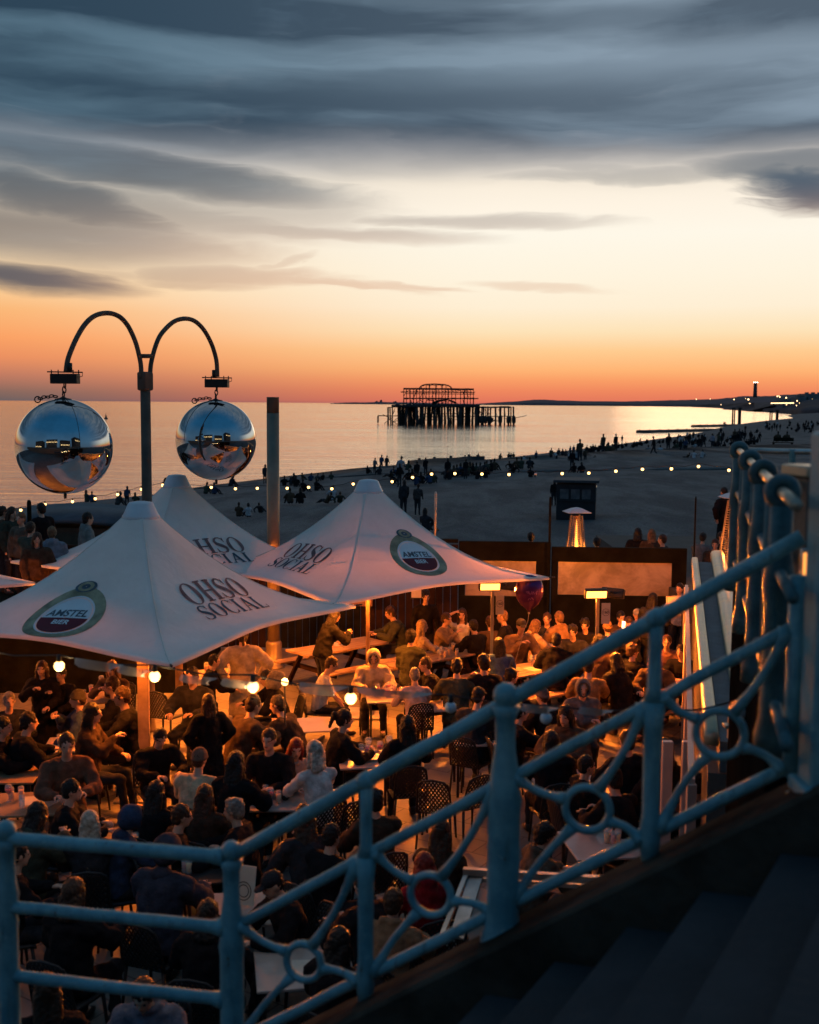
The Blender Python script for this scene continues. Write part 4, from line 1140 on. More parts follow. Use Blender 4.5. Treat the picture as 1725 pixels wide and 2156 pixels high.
# lamp under the near end of the wall
lp = Q(1563, 1541, 9.6)
t2 = thing('bulkhead_lamp', 'small oval wall lamp glowing under the near end of the boundary wall', 'lamp', lp)
bm = bmesh.new(); box(bm, (-.02, .08, .03), (.24, .1, .03), bevel=.008); box(bm, (0, .12, 0), (.18, .06, .2), bevel=.01); obj('bracket', bm, M_cream, t2)
bm = bmesh.new(); bmesh.ops.create_uvsphere(bm, u_segments=14, v_segments=10, radius=.04, matrix=Matrix.Diagonal((.7, .7, 1.3, 1)) @ Matrix.Rotation(.4, 4, 'Y')); obj('bulb', bm, M_bulb, t2)
l = bpy.data.lights.new('bulb_light', 'POINT'); l.energy = 3; l.color = (1, .6, .22); l.shadow_soft_size = .05; lo = bpy.data.objects.new('bulb_light', l); link(lo, t2); lo.location = (0, -.1, -.02)
# glazed end screen
g1 = P(1411, 1725, .35); M_gpost = mat('screen_frame', (.55, .46, .42), .4, .3, .1, 3)
t3 = thing('glass_screen', 'glazed screen with pale upright posts at the right of the tables', 'screen', (0, 0, 0))
gl0 = Vector((wa.x - .10, wa.y, 0)); gl1 = Vector((wb.x - .12, wb.y, 0))
for u in (0.02, .33, .66, .985):
    c = gl0.lerp(gl1, u); bm = bmesh.new(); box(bm, (c.x, c.y, .95), (.09, .06, 1.9), bevel=.006); obj('post', bm, M_gpost, t3)
c0, c1 = gl0.lerp(gl1, .02), gl0.lerp(gl1, .985)
M_glass = mat('screen_glass', (.5, .45, .42), .12, 0, .3, 1.5, alpha=.22)
bm = bmesh.new(); beam(bm, c0 + Vector((0, 0, 1.0)), c1 + Vector((0, 0, 1.0)), .012, 1.7); obj('pane', bm, M_glass, t3)
bm = bmesh.new(); beam(bm, c0 + Vector((0, 0, 1.92)), c1 + Vector((0, 0, 1.92)), .06, .06); obj('top_rail', bm, M_gpost, t3)
e0 = Q(1405, 1520, 9.8); e0.z = 0
for px_ in (1406, 1448):
    c = P(px_, 1560, 1.9); bm = bmesh.new(); box(bm, (c.x, c.y, .95), (.11, .07, 1.9), bevel=.008); obj('post', bm, M_gpost, t3)
# dark masses beyond the boundary wall (steps down to the beach, bins)
bm = wallrun(wa, wb, .62, 6.5, 0, 1.7); box(bm, (9.6, 28, .6), (8.0, 12, 1.8)); struct('lower_walkway', bm, mat('dark_concrete', (.06, .058, .056), .85, 0, .3, 1.5, .2, 8))

# ================================================================== BLUE RAILINGS
def weathered_paint():
    m = bpy.data.materials.new('weathered_blue_paint'); m.use_nodes = True
    nt = m.node_tree; b = nt.nodes['Principled BSDF']; g = G(nt); tc = g.node('ShaderNodeTexCoord')
    n = g.noise(tc.outputs['Object'], 6, 6, .65); n2 = g.noise(tc.outputs['Object'], 34, 5, .7, .4)
    mp = g.node('ShaderNodeMapping'); mp.inputs['Scale'].default_value = (16, 16, 2.2); g.L.new(tc.outputs['Object'], mp.inputs[0]); n3 = g.noise(mp.outputs[0], 1.4, 5, .65)
    c = g.mix(g.smooth(n, .35, .65), (.085, .24, .29, 1), (.155, .36, .41, 1))
    c = g.mix(g.m('MULTIPLY', g.smooth(n3, .52, .72), .6), c, (.065, .14, .145, 1))
    c = g.mix(g.m('MULTIPLY', g.smooth(n2, .60, .68), .8), c, (.27, .44, .46, 1))
    c = g.mix(g.smooth(g.m('MULTIPLY', n2, n3), .36, .42), c, (.09, .04, .02, 1))
    g.L.new(c, b.inputs['Base Color']); g.L.new(g.smooth(n, .3, .7, .34, .58), b.inputs['Roughness'])
    bn = g.node('ShaderNodeBump'); bn.inputs['Strength'].default_value = .5; bn.inputs['Distance'].default_value = .006; g.L.new(g.m('ADD', n2, n), bn.inputs['Height']); g.L.new(bn.outputs[0], b.inputs['Normal'])
    return m
M_blue = weathered_paint(); M_teal = mat('dark_teal_paint', (.05, .12, .14), .45, 0, .4, 6, .3, 24, spec=.2)
M_blue_unused = (lambda *a, **k: None)('blue_gloss_paint', (.115, .265, .30), .40, 0, .3, 5, .25, 26, col2=(.055, .15, .185), coat=.15)
def lathe_m(bm, prof, c, n=16): return lathe(bm, prof, c, n)
POST_FLUTE = 12
def cast_post(name_parent, base, ztop, thick, thin, zsplit, ball, lb=None, name='post'):
    """cast-iron post: wide below the second rail, slim above, ball finial"""
    bm = bmesh.new(); H = ztop - base.z
    zs = zsplit - base.z
    prof = [(thick * 1.35, 0), (thick * 1.35, .05), (thick * 1.1, .09), (thick, .15), (thick * .98, zs - .14), (thick * 1.08, zs - .09), (thick * .9, zs - .02), (thin * 1.35, zs + .06), (thin * 1.05, zs + .14), (thin, zs + .2), (thin * 1.05, H - .10), (thin * 1.5, H - .05)]
    for k in range(7):
        a = -math.pi / 2 * .6 + (math.pi / 2 * 1.6) * k / 6; prof.append((max(.001, ball * math.cos(a)), H + ball * math.sin(a)))
    lathe(bm, prof, (0, 0, 0), 24)
    o = obj(name, bm, M_blue, name_parent, Vector(base)); return o
# --- stair railing
Ctop = Q(487, 1803, 5.40); Etop = Q(1690, 1130, 4.70)
def rail_pt(px_line):      # param by px on the top rail plan line
    d = ray(px_line, 1500); a = Vector((Ctop.x, Ctop.y, 0)); v = Vector((Etop.x - Ctop.x, Etop.y - Ctop.y, 0)); n = Vector((v.y, -v.x, 0))
    t_ = a.dot(n) / d.dot(n); p = EYE + d * t_; u = (Vector((p.x, p.y, 0)) - a).dot(v) / v.dot(v); return u
G2, G3 = .365, .965
top_at = lambda u: Ctop.lerp(Etop, u)
t = thing('stair_railing', 'weathered blue cast-iron stair railing with ring patterned panels, climbing to the right', 'railing')
dirv = (Etop - Ctop).normalized()
rng = random.Random(5)
def wob(a, b, n, amp=.003): return [a.lerp(b, i / n) + Vector((0, 0, rng.uniform(-amp, amp))) for i in range(n + 1)]
def rail(parent, a, b, r_, name='rail'):
    bm = bmesh.new(); tube(bm, wob(a, b, 14), r_, 14); return obj(name, bm, M_blue, parent)
uE = rail_pt(1672)
rail(t, top_at(0), top_at(1.0), .0335, 'top_rail')
rail(t, top_at(0) - Vector((0, 0, G2)), top_at(uE) - Vector((0, 0, G2)), .026, 'middle_rail')
rail(t, top_at(-.0) - Vector((0, 0, G3)), top_at(uE) - Vector((0, 0, G3)), .028, 'bottom_rail')
us = [0.0, rail_pt(772), rail_pt(1065), rail_pt(1376), uE]
# collars where the balusters meet the top rail
for u in us[1:4:2]:
    p_ = top_at(u); bm = bmesh.new(); tube(bm, [p_ - dirv * .035, p_ - dirv * .02, p_ + dirv * .02, p_ + dirv * .035], [.036, .043, .043, .036], 14); obj('collar', bm, M_blue, t)
cast_post(t, Vector((Ctop.x, Ctop.y, Ctop.z - 1.16)), Ctop.z + .03, .060, .040, Ctop.z - G2, .050)
pm_ = top_at(us[2]); cast_post(t, Vector((pm_.x, pm_.y, pm_.z - 1.15)), pm_.z + .035, .075, .046, pm_.z - G2, .058)
for u in (us[1], us[3]):
    p_ = top_at(u); bm = bmesh.new(); tube(bm, [p_, p_ - Vector((0, 0, .12)), p_ - Vector((0, 0, G2 - .06)), p_ - Vector((0, 0, G2))], [.034, .030, .030, .045], 10)
    obj('baluster', bm, M_blue, t)
    bm = bmesh.new(); tube(bm, [p_ - Vector((0, 0, G2)), p_ - Vector((0, 0, G2 + .12)), p_ - Vector((0, 0, G3 - .10)), p_ - Vector((0, 0, G3)), p_ - Vector((0, 0, G3 + .14))], [.055, .040, .038, .05, .034], 10); obj('baluster', bm, M_blue, t)
p_ = top_at(uE); bm = bmesh.new(); tube(bm, [p_ - Vector((0, 0, .16)), p_ - Vector((0, 0, G3 + .05))], [.040, .040], 10); obj('baluster', bm, M_blue, t)
pn = Vector((dirv.x, dirv.y, 0)).normalized(); nrm = Vector((pn.y, -pn.x, 0))
def gusset(bm, c, ang_list, size, th=.018):
    pass
for (ua, ub), (cx, cy, hw) in zip(zip(us, us[1:]), ((640, 2025, 1), (907, 1884, 1.08), (1237, 1703, 1.1), (1516, 1545, 1.12))):
    d = ray(cx, cy); a = Vector((Ctop.x, Ctop.y, 0)); t_ = a.dot(nrm) / d.dot(nrm); c = EYE + d * t_
    bm = bmesh.new(); n = 36; rad = .090 * hw
    rr = []
    for k in range(n):
        an = 2 * math.pi * k / n; dr = pn * math.cos(an) + Vector((0, 0, 1)) * math.sin(an)
        bulk = 1 + .35 * max(0, math.cos(2 * (an - R(8))) ** 6) * 0
        rr.append([bm.verts.new(c + dr * (rad + .018 * math.cos(q)) + nrm * (.022 * math.sin(q))) for q in [2 * math.pi * j / 10 for j in range(10)]])
    skinrings(bm, rr, closed=True); obj('ring', bm, M_blue, t)
    A0, B0 = top_at(ua) - Vector((0, 0, G2)), top_at(ub) - Vector((0, 0, G2)); A1, B1 = top_at(ua) - Vector((0, 0, G3)), top_at(ub) - Vector((0, 0, G3))
    for k, (corner, rest) in enumerate(((A0, .05), (B0, .05), (A1, .05), (B1, .05))):
        inset = pn * (.07 if k in (0, 2) else -.07)
        dz = Vector((0, 0, (inset.length * dirv.z / max(.01, Vector((dirv.x, dirv.y)).length)) * (1 if k in (0, 2) else -1)))
        cc = corner + inset * .6 + dz * .6
        v = cc - c; v -= nrm * v.dot(nrm); L = v.length; v.normalize(); perp = Vector((v.z * -1 * pn.x, v.z * -1 * pn.y, v.dot(pn)))
        st = c + v * (rad + .01); bend = perp * (.018 if k in (0, 3) else -.018)
        bm = bmesh.new(); pts = []; rs = []
        for i in range(9):
            u = i / 8; pts.append(st.lerp(cc, u) + bend * math.sin(math.pi * u)); rs.append(.0185 + .024 * max(0, u - .7) / .3 * .9 + .012 * max(0, .2 - u) / .2)
        tube(bm, pts, rs, 10); obj('scroll_arm', bm, M_blue, t)
        # webbed corner
# --- level railing at the left
Ltop = Q(12, 1765, 5.66)
t = thing('landing_railing', 'blue three-bar railing on the landing at the bottom left', 'railing')
for k, (g_, r_) in enumerate(((0, .035), (.362, .032), (.735, .032))):
    a = Ctop - Vector((0, 0, g_ + .004)); b = Ltop - Vector((0, 0, g_ + .0)); a = a + (b - a).normalized() * .035
    bm = bmesh.new(); b2 = a + (b - a) * 2.2; tube(bm, [a, a.lerp(b, .03)] + wob(a.lerp(b, .06), a.lerp(b, .94), 8, .002) + [b, b2], [.052, .042] + [r_] * 9 + [r_ * 1.15, r_], 14); obj('rail', bm, M_blue, t)
for q_, bl in ((Ltop, .055), (Ltop + (Ltop - Ctop) * 1.1, .055)):
    cast_post(t, Vector((q_.x, q_.y, q_.z - 1.15)), q_.z + .04, .052, .046, q_.z - .36, bl)
# --- level railing receding on the right
K0, K3 = Q(1648, 1036, 5.05), Q(1557, 944, 9.7)
K3.z = K0.z
t = thing('promenade_railing', 'blue ball-jointed promenade railing receding from the top of the steps at the right', 'railing')
ku = [0, .30, .605, 1.0]
kd = (K3 - K0).normalized()
for g_, r_ in ((0, .026), (.36, .026), (.95, .028)):
    bm = bmesh.new(); tube(bm, wob(K0 - kd * .7 - Vector((0, 0, g_)), K3 - Vector((0, 0, g_)), 12, .001), r_, 12); obj('rail', bm, M_cream if g_ == 0 else M_teal, t)
for i, u in enumerate(ku):
    c = K0.lerp(K3, u)
    bm = bmesh.new(); kn = Vector((kd.y, -kd.x, 0)); n = 18; rr = []
    for k in range(n):
        an = 2 * math.pi * k / n; dr = kn * math.cos(an) + Vector((0, 0, 1)) * math.sin(an)
        rr.append([bm.verts.new(c + dr * (.052 + .030 * math.cos(q)) + kd * (.034 * math.sin(q))) for q in [2 * math.pi * j / 10 for j in range(10)]])
    skinrings(bm, rr, closed=True); obj('collar', bm, M_teal, t)
    bm = bmesh.new(); lathe(bm, [(.085, -1.2), (.085, -1.1), (.068, -1.02), (.062, -.5), (.072, -.45), (.066, -.36), (.052, -.28), (.05, -.06)], (0, 0, 0), 16); obj('post', bm, M_teal, t, c)
    if i < 3:
        d2 = K0.lerp(K3, ku[i + 1]); m_ = (c + d2) / 2
        bm = bmesh.new(); tube(bm, [m_ - Vector((0, 0, .02)), m_ - Vector((0, 0, .5)), m_ - Vector((0, 0, .98))], [.03, .034, .034], 8); obj('baluster', bm, M_teal, t)
        for sg in (-1, 1):
            bm = bmesh.new(); tube(bm, [m_ - Vector((0, 0, .66 + sg * .27)) + kd * (.5 * q) * sg for q in (-.9, -.4, .1, .5, .9)], [.02, .018, .018, .018, .02], 8); obj('scroll_arm', bm, M_teal, t)
kr0 = K0 + kd * .25; kr1 = K3 + kd * .05
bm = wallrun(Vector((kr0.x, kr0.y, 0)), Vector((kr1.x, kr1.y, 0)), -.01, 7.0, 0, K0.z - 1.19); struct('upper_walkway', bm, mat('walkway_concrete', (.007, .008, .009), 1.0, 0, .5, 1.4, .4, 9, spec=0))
t = thing('cross_railing', 'pale topped railing running off to the right beyond the row of blue balls', 'railing')
X0, X1 = Q(1566, 943, 9.75), Q(1800, 931, 9.4); X0.z = X1.z = K3.z
for g_ in (0, .42, .9):
    bm = bmesh.new(); tube(bm, wob(X0 - Vector((0, 0, g_)), X1 - Vector((0, 0, g_)), 6, .001), .026, 10); obj('rail', bm, M_gal if g_ == 0 else M_blue, t)
for u in (.45, .95):
    c = X0.lerp(X1, u); bm = bmesh.new(); lathe(bm, [(.06, -1.15), (.035, -1.0), (.03, 0), (.036, .02)], (0, 0, 0), 12); obj('post', bm, M_blue, t, c)

# --- stone pier and blue lamp pillar at the right edge
q_ = Q(1703, 978, 5.6)
t = thing('gate_pier', 'square rendered pier with a cream cap at the right edge of the steps', 'pier', (q_.x + .02, q_.y, 0), R(10))
M_pier = mat('painted_render', (.12, .095, .08), .45, 0, .3, 4, .3, 12)
bm = bmesh.new(); box(bm, (0, 0, (q_.z - .06) / 2 + 1.0), (.17, .22, q_.z - .06 - 2.0), bevel=.008); obj('shaft', bm, M_pier, t)
bm = bmesh.new(); box(bm, (0, 0, q_.z - .03), (.20, .26, .055), bevel=.01); obj('cap', bm, M_cream, t)
q_ = Q(1756, 905, 4.55)
t = thing('blue_pillar', 'thick blue iron pillar cut off by the right edge of the picture', 'pillar', (q_.x + .02, q_.y, 0))
bm = bmesh.new(); box(bm, (0, 0, 4.0), (.17, .17, 2.6), bevel=.02); obj('shaft', bm, M_blue, t)
bm = bmesh.new(); box(bm, (0, 0, 3.3), (.26, .24, 1.0), bevel=.03); box(bm, (0, 0, 3.84), (.23, .21, .06), bevel=.012); obj('plinth', bm, M_blue, t)

# added glow strip on the pier, in place of orange light reflected there
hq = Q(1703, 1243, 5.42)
t = thing('added_glow_strip', 'upright orange glow strip added for reflected light on the rendered pier at the right edge', 'heater', hq)
bm = bmesh.new(); box(bm, (0, .03, 0), (.075, .03, .40), bevel=.006); obj('heater_housing', bm, M_ash, t)  # backing of the added strip, not a real heater
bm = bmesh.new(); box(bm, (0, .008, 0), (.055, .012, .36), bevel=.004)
obj('heating_element', bm, mat('added_warm_glow', (1, .5, .15), emit=(1, .36, .07), estr=1.6, var=0), t)  # added emission stands in for the reflected orange light
# ================================================================== STEPS
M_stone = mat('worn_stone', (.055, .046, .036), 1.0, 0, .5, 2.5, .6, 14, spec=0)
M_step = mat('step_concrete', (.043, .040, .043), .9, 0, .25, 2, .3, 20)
nose = Vector((-math.sin(R(29)), -math.cos(R(29)), 0))           # nosings run towards the camera's left
bdir = Vector((dirv.x, dirv.y, 0)).normalized(); slope = dirv.z / Vector((dirv.x, dirv.y)).length
kz = lambda u: top_at(u).z - G3 - .10
bm = bmesh.new(); rr = []
for i in range(21):
    u = -.22 + i * .0683; c = top_at(u); z = kz(u)
    sidev = nose
    rr.append([bm.verts.new(Vector((c.x, c.y, 0)) + sidev * o_ + Vector((0, 0, zz))) for o_, zz in ((-.145, z - 2.2), (-.145, z - .004), (-.14, z), (.27, z), (.30, z - .02), (.30, z - 2.2))])
skinrings(bm, rr)
for f in bm.faces: f.smooth = False
bmesh.ops.subdivide_edges(bm, edges=bm.edges[:], cuts=1)
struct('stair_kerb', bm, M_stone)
bm = bmesh.new(); RUN = .30; RISE = RUN * slope
u_ref = rail_pt(1685)
zt0 = kz(u_ref) - .20
Lline = Vector((Etop.x - Ctop.x, Etop.y - Ctop.y, 0)).length
for k in range(-8, 3):
    uk = u_ref + (k * RUN) / Lline
    a = top_at(uk); b = top_at(uk + RUN / Lline)
    z1 = zt0 + k * RISE
    p0 = Vector((a.x, a.y, 0)) + nose * .30; p1 = Vector((b.x, b.y, 0)) + nose * .30; e0v = nose * 3.6
    vs = [(p0, z1), (p1, z1), (p1 + e0v, z1), (p0 + e0v, z1)]
    top = [bm.verts.new(p + Vector((0, 0, z))) for p, z in vs]; bot = [bm.verts.new(p + Vector((0, 0, z - 1.4))) for p, z in vs]
    bm.faces.new(top)
    for i in range(4): bm.faces.new((top[i], bot[i], bot[(i + 1) % 4], top[(i + 1) % 4]))
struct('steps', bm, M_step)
bm = bmesh.new(); box(bm, (Ctop.x - 2.6, Ctop.y - 1.9, Ctop.z - 1.26), (5.4, 4.0, .2)); struct('landing', bm, M_step)
# ================================================================== PEOPLE
JOBS = []
def cloud_tex():
    t = bpy.data.textures.new('cloth_folds', 'CLOUDS'); t.noise_scale = .085; t.noise_depth = 2; return t
FOLD = cloud_tex()
HAIRT = bpy.data.textures.new('hair_locks', 'CLOUDS'); HAIRT.noise_scale = .022; HAIRT.noise_depth = 3
def soft(name, bm, mats, parent, vox, disp=0.0, tex=None, smooth=2, post=None):
    """overlapping closed shapes -> one continuous surface"""
    o = obj(name, bm, mats, parent)
    m = o.modifiers.new('r', 'REMESH'); m.mode = 'VOXEL'; m.voxel_size = vox; m.use_smooth_shade = True
    if disp:
        d = o.modifiers.new('d', 'DISPLACE'); d.texture = tex or FOLD; d.strength = disp; d.mid_level = .5
    if smooth:
        s = o.modifiers.new('s', 'SMOOTH'); s.iterations = smooth; s.factor = .5
    JOBS.append((o, post)); return o
def flush():
    dg = bpy.context.evaluated_depsgraph_get(); dg.update()
    new = []
    for o, post in JOBS: new.append(bpy.data.meshes.new_from_object(o.evaluated_get(dg)))
    for (o, post), me in zip(JOBS, new):
        ms = [m for m in o.data.materials]; old = o.data
        o.modifiers.clear(); o.data = me; me.name = o.name
        me.materials.clear()
        for m in ms: me.materials.append(m)
        for p in me.polygons: p.use_smooth = True; p.material_index = 0
        bpy.data.meshes.remove(old)
        if post: post(me)
    JOBS.clear()

SKIN = {'l': (.52, .31, .22), 'm': (.40, .22, .15), 'd': (.12, .065, .045)}
HAIRC = {'k': (.012, .009, .008), 'b': (.045, .022, .012), 'l': (.16, .09, .045), 'y': (.42, .29, .15), 'g': (.20, .18, .16), 'r': (.20, .018, .012), 'w': (.45, .38, .30)}
def skin_mat(k): return mat('skin_' + {'l': 'light', 'm': 'medium', 'd': 'dark'}[k], SKIN[k], .5, 0, .15, 12, .15, 60, spec=.4)
def hair_mat(k): return mat('hair_' + {'k': 'black', 'b': 'brown', 'l': 'light_brown', 'y': 'blonde', 'g': 'grey', 'r': 'red', 'w': 'pale'}[k], HAIRC[k], .5, 0, .5, 18, .6, 70)
M_eye = mat('eye_dark', (.02, .015, .012), .25, var=0); M_lip = mat('lips', (.26, .11, .08), .5, var=0)
M_shoe = mat('shoe_leather', (.03, .026, .024), .5, 0, .3, 8)

def ik(S_, T_, a, b, hint):
    v = T_ - S_; L = v.length
    if L > (a + b) * .995: v = v * ((a + b) * .995 / L); T_ = S_ + v; L = v.length
    L = max(L, .08); d = v / L
    x = (a * a - b * b + L * L) / (2 * L); h = math.sqrt(max(0, a * a - x * x))
    hp_ = hint - d * hint.dot(d)
    if hp_.length < 1e-3: hp_ = Vector((0, 0, -1))
    return S_ + d * x + hp_.normalized() * h, T_

ARMS = {  # hand targets relative to the shoulder centre (right hand; left mirrored): x, y, z
    'table': ((.13, .40, -.30), (.16, .36, -.30)), 'lap': ((.10, .28, -.46), (.12, .26, -.46)), 'chin': ((.08, .30, -.02), (.16, .36, -.30)),
    'drink': ((.07, .30, -.03), (.16, .34, -.32)), 'hang': ((.24, .06, -.54), (.24, .04, -.54)), 'hip': ((.26, -.02, -.42), (.26, -.02, -.42)),
    'phone': ((.06, .34, -.10), (.06, .32, -.14)), 'head': ((.16, .06, .26), (.18, .36, -.28)), 'reach': ((.18, .52, -.22), (.14, .40, -.30)),
    'pocket': ((.22, .10, -.44), (.22, .10, -.44)), 'cross': ((-.10, .22, -.22), (-.10, .20, -.20)), 'point': ((.25, .55, .02), (.24, .04, -.50)), 'knees': ((.10, .36, -.25), (.10, .36, -.27)), 'back': ((.22, -.28, -.46), (.22, -.28, -.46))}

def person(label, pos, heading, pose='sit', hair='short', hc='b', top=(.02, .02, .022), kind='jacket', legs=(.03, .03, .035), sk='l', lean=12, turn=0, nod=0, arms='table', female=False, s=1.0, z0=0.0, at='head', detail=1.0, group=None, hood=None, parts=True, cat='person', seed=None, side=0):
    """pos = world point; at='head' means pos is (px,py) of the head centre"""
    rng = random.Random(seed if seed is not None else hash(label) & 0xffff if False else sum(ord(c) for c in label))
    V3 = Vector
    fat = 1.0 if not female else .9
    if pose == 'sit': hip = V3((0, 0, .50))
    elif pose == 'ground': hip = V3((0, 0, .13))
    elif pose == 'lie': hip = V3((0, 0, .14))
    else: hip = V3((0, 0, .93))
    le = R(lean); sl = R(side)
    upv = V3((math.sin(sl), math.sin(le) * math.cos(sl), math.cos(le) * math.cos(sl))).normalized()
    lo = V3((0, math.sin(le * .5), math.cos(le * .5)))
    waist = hip + lo * .20; chest = waist + upv * .20; sh = chest + upv * .11
    neck = sh + upv * .075 + V3((0, .01, 0)); hd_up = V3((upv.x * .5, math.sin(le * .55 + R(nod)), math.cos(le * .55 + R(nod)))).normalized()
    head = neck + hd_up * .155 + V3((0, .015, 0))
    shw = .185 * fat
    sway = rng.uniform(-.02, .02)
    # legs
    hw = .095
    if pose == 'sit':
        kn = [V3((-.14, .42, .49)), V3((.14, .43, .49))]; an = [V3((-.14, .36 + rng.uniform(-.08, .16), .08)), V3((.14, .38 + rng.uniform(-.1, .12), .08))]
    elif pose == 'ground':
        kn = [V3((-.15, .34, .42)), V3((.15, .36, .40))]; an = [V3((-.12, .62, .07)), V3((.12, .66, .07))]
    elif pose == 'lie':
        kn = [V3((-.12, .42, .26)), V3((.12, .45, .12))]; an = [V3((-.12, .80, .07)), V3((.12, .86, .07))]
    elif pose == 'walk':
        kn = [V3((-.09, .20, .50)), V3((.09, -.02, .48))]; an = [V3((-.09, .33, .10)), V3((.09, -.34, .16))]
    else:
        kn = [V3((-.10, .03 + sway, .49)), V3((.11, .02, .49))]; an = [V3((-.11, -.01, .08)), V3((.13, .0, .08))]
    hips = [hip + V3((-hw, 0, 0)), hip + V3((hw, 0, 0))]
    # head frame
    ya = R(turn); hf = RZ(-ya) @ Matrix(((1, 0, 0), (0, hd_up.z, hd_up.y), (0, -hd_up.y, hd_up.z)))
    hx, hy_, hz = hf.col[0], hf.col[1], hf.col[2]
    # arms
    at_ = ARMS[arms]; shs = [sh + V3((-shw, 0, -.02)), sh + V3((shw, 0, -.02))]; el_, wr = [], []
    for i, sgn in ((0, -1), (1, 1)):
        tx, ty, tz = at_[1 - i]
        T_ = sh + V3((sgn * tx + rng.uniform(-.02, .02), ty + rng.uniform(-.03, .03), tz + rng.uniform(-.0, .03)))
        if pose == 'sit' and arms == 'table': T_.z = max(T_.z, .80)
        hint = V3((sgn * .9, -.3, -.8)) if arms not in ('head',) else V3((sgn * 1.0, .1, .25))
        if arms == 'hip': hint = V3((sgn, -.5, 0))
        e, T_ = ik(shs[i], T_, .28 * (fat ** .5), .25, hint); el_.append(e); wr.append(T_)
    hasjac = kind in ('jacket', 'puffer', 'coat', 'hoodie')
    ex = {'tee': .010, 'shirt': .016, 'hoodie': .034, 'jacket': .033, 'puffer': .050, 'coat': .042}[kind]
    # ---------------- body
    bm = bmesh.new()
    loft(bm, [hip - lo * .06, hip + lo * .04, waist, chest, sh, sh + upv * .05], V3((1, 0, 0)), [(.12, .09), (.155 * fat, .11), (.125 * fat, .09), (.155 * fat, .105), (.14 * fat, .08), (.06, .06)], 12)
    capsule(bm, sh, neck + hd_up * .05, .062, .052)
    for i in (0, 1):
        capsule(bm, sh + (shs[i] - sh) * .5, shs[i], .055, .055); capsule(bm, shs[i], el_[i], .050 * fat, .040); capsule(bm, el_[i], wr[i], .039, .026)
        capsule(bm, hips[i], kn[i], .075, .052); capsule(bm, kn[i], an[i], .052, .034)
        capsule(bm, an[i], an[i] + V3((0, .13, -.035)), .035, .03)
    hands = []
    for i, sgn in ((0, -1), (1, 1)):
        d_ = (wr[i] - el_[i]).normalized()
        if arms in ('table', 'drink', 'reach'): d_ = (d_ + V3((-sgn * .3, .35, -.1 if wr[i].z > .9 else .1))).normalized()
        if arms == 'head' and i == 1: d_ = (head + hz * .10 - wr[i]).normalized()
        lat = V3((0, 0, 1)).cross(d_); lat = lat.normalized() if lat.length > .1 else V3((1, 0, 0)); nn = d_.cross(lat).normalized()
        M = Matrix((lat, nn, d_)).transposed(); ellipsoid(bm, wr[i] + d_ * .045, M, .041, .018, .055, 10, 5); hands.append((wr[i], d_, lat, nn, sgn))
    ellipsoid(bm, head + hz * .012 - hy_ * .008, hf, .074, .093, .104); ellipsoid(bm, head - hz * .050 + hy_ * .022, hf, .054, .066, .066)
    capsule(bm, head + hy_ * .088 + hz * .012, head + hy_ * .104 - hz * .022, .009, .014, 6)        # nose
    ellipsoid(bm, head + hy_ * .080 + hz * .030, hf, .052, .014, .010, 8, 4)                        # brow
    ellipsoid(bm, head + hy_ * .082 - hz * .055, hf, .022, .012, .010, 8, 4)                        # mouth
    ellipsoid(bm, head + hy_ * .070 - hz * .096, hf, .022, .020, .016, 8, 4)                        # chin
    for sgn in (-1, 1): ellipsoid(bm, head + hx * (sgn * .077) - hy_ * .004 - hz * .005, hf, .010, .020, .030, 8, 4)
    def post(me):
        b = bmesh.new(); b.from_mesh(me)
        for f in b.faces:
            c = f.calc_center_median() - head; x, y, z = c.dot(hx), c.dot(hy_), c.dot(hz)
            if y > .06 and -.060 < z < -.050 and abs(x) < .02: f.material_index = 2
        for sgn in (-1, 1):
            fs = ellipsoid(b, head + hx * (sgn * .031) + hy_ * .079 + hz * .010, hf, .012, .010, .006, 8, 4)
            for f in fs: f.material_index = 1
        if detail >= 1:
            for w, d_, lat, nn, sgn in hands:
                for q, (off, ln) in enumerate(((-.030, .066), (-.010, .076), (.010, .071), (.029, .055))):
                    r0 = w + d_ * .088 + lat * off; r1 = r0 + (d_ * .8 - nn * .45).normalized() * ln * .5; r2 = r1 + (d_ * .35 - nn * .9).normalized() * ln * .5
                    capsule(b, r0, r1, .0088, .0080, 6, 1); capsule(b, r1, r2, .0078, .0065, 6, 1)
                t0 = w + d_ * .035 + lat * (-sgn * .034); t1 = t0 + (d_ * .6 - lat * sgn * .6 - nn * .3).normalized() * .038; capsule(b, t0, t1, .011, .0095, 6, 1); capsule(b, t1, t1 + (d_ * .8 - nn * .5).normalized() * .028, .0093, .007, 6, 1)
        b.to_mesh(me); b.free()
    # place
    Rw = RZ(-R(heading))
    if at == 'head':
        w = P(pos[0], pos[1], z0 + head.z * s); base = w - Rw @ (head * s); base.z = z0
    else: base = Vector(pos)
    root = thing('person', label, cat, base, -R(heading), group); root.scale = (s,) * 3
    v = .017 if detail >= 1 else .024
    soft('body', bm, [skin_mat(sk), M_eye, M_lip], root, v, 0, None, 1, post)
    # ---------------- top
    tm = cloth(top); bm = bmesh.new(); long_ = {'coat': .42, 'puffer': .05}.get(kind, .06)
    low = hip - lo * .03
    rows = [low, hip + lo * .05, waist, chest, sh + upv * .005, sh + upv * .05]
    loft(bm, rows, V3((1, 0, 0)), [(.165 * fat + ex, .125 + ex), (.165 * fat + ex, .125 + ex), (.145 * fat + ex, .112 + ex), (.165 * fat + ex, .118 + ex), (.145 * fat + ex, .088 + ex), (.060 + ex * .5, .062 + ex * .5)], 14)
    sleeve = .42 if kind == 'tee' else 1.0
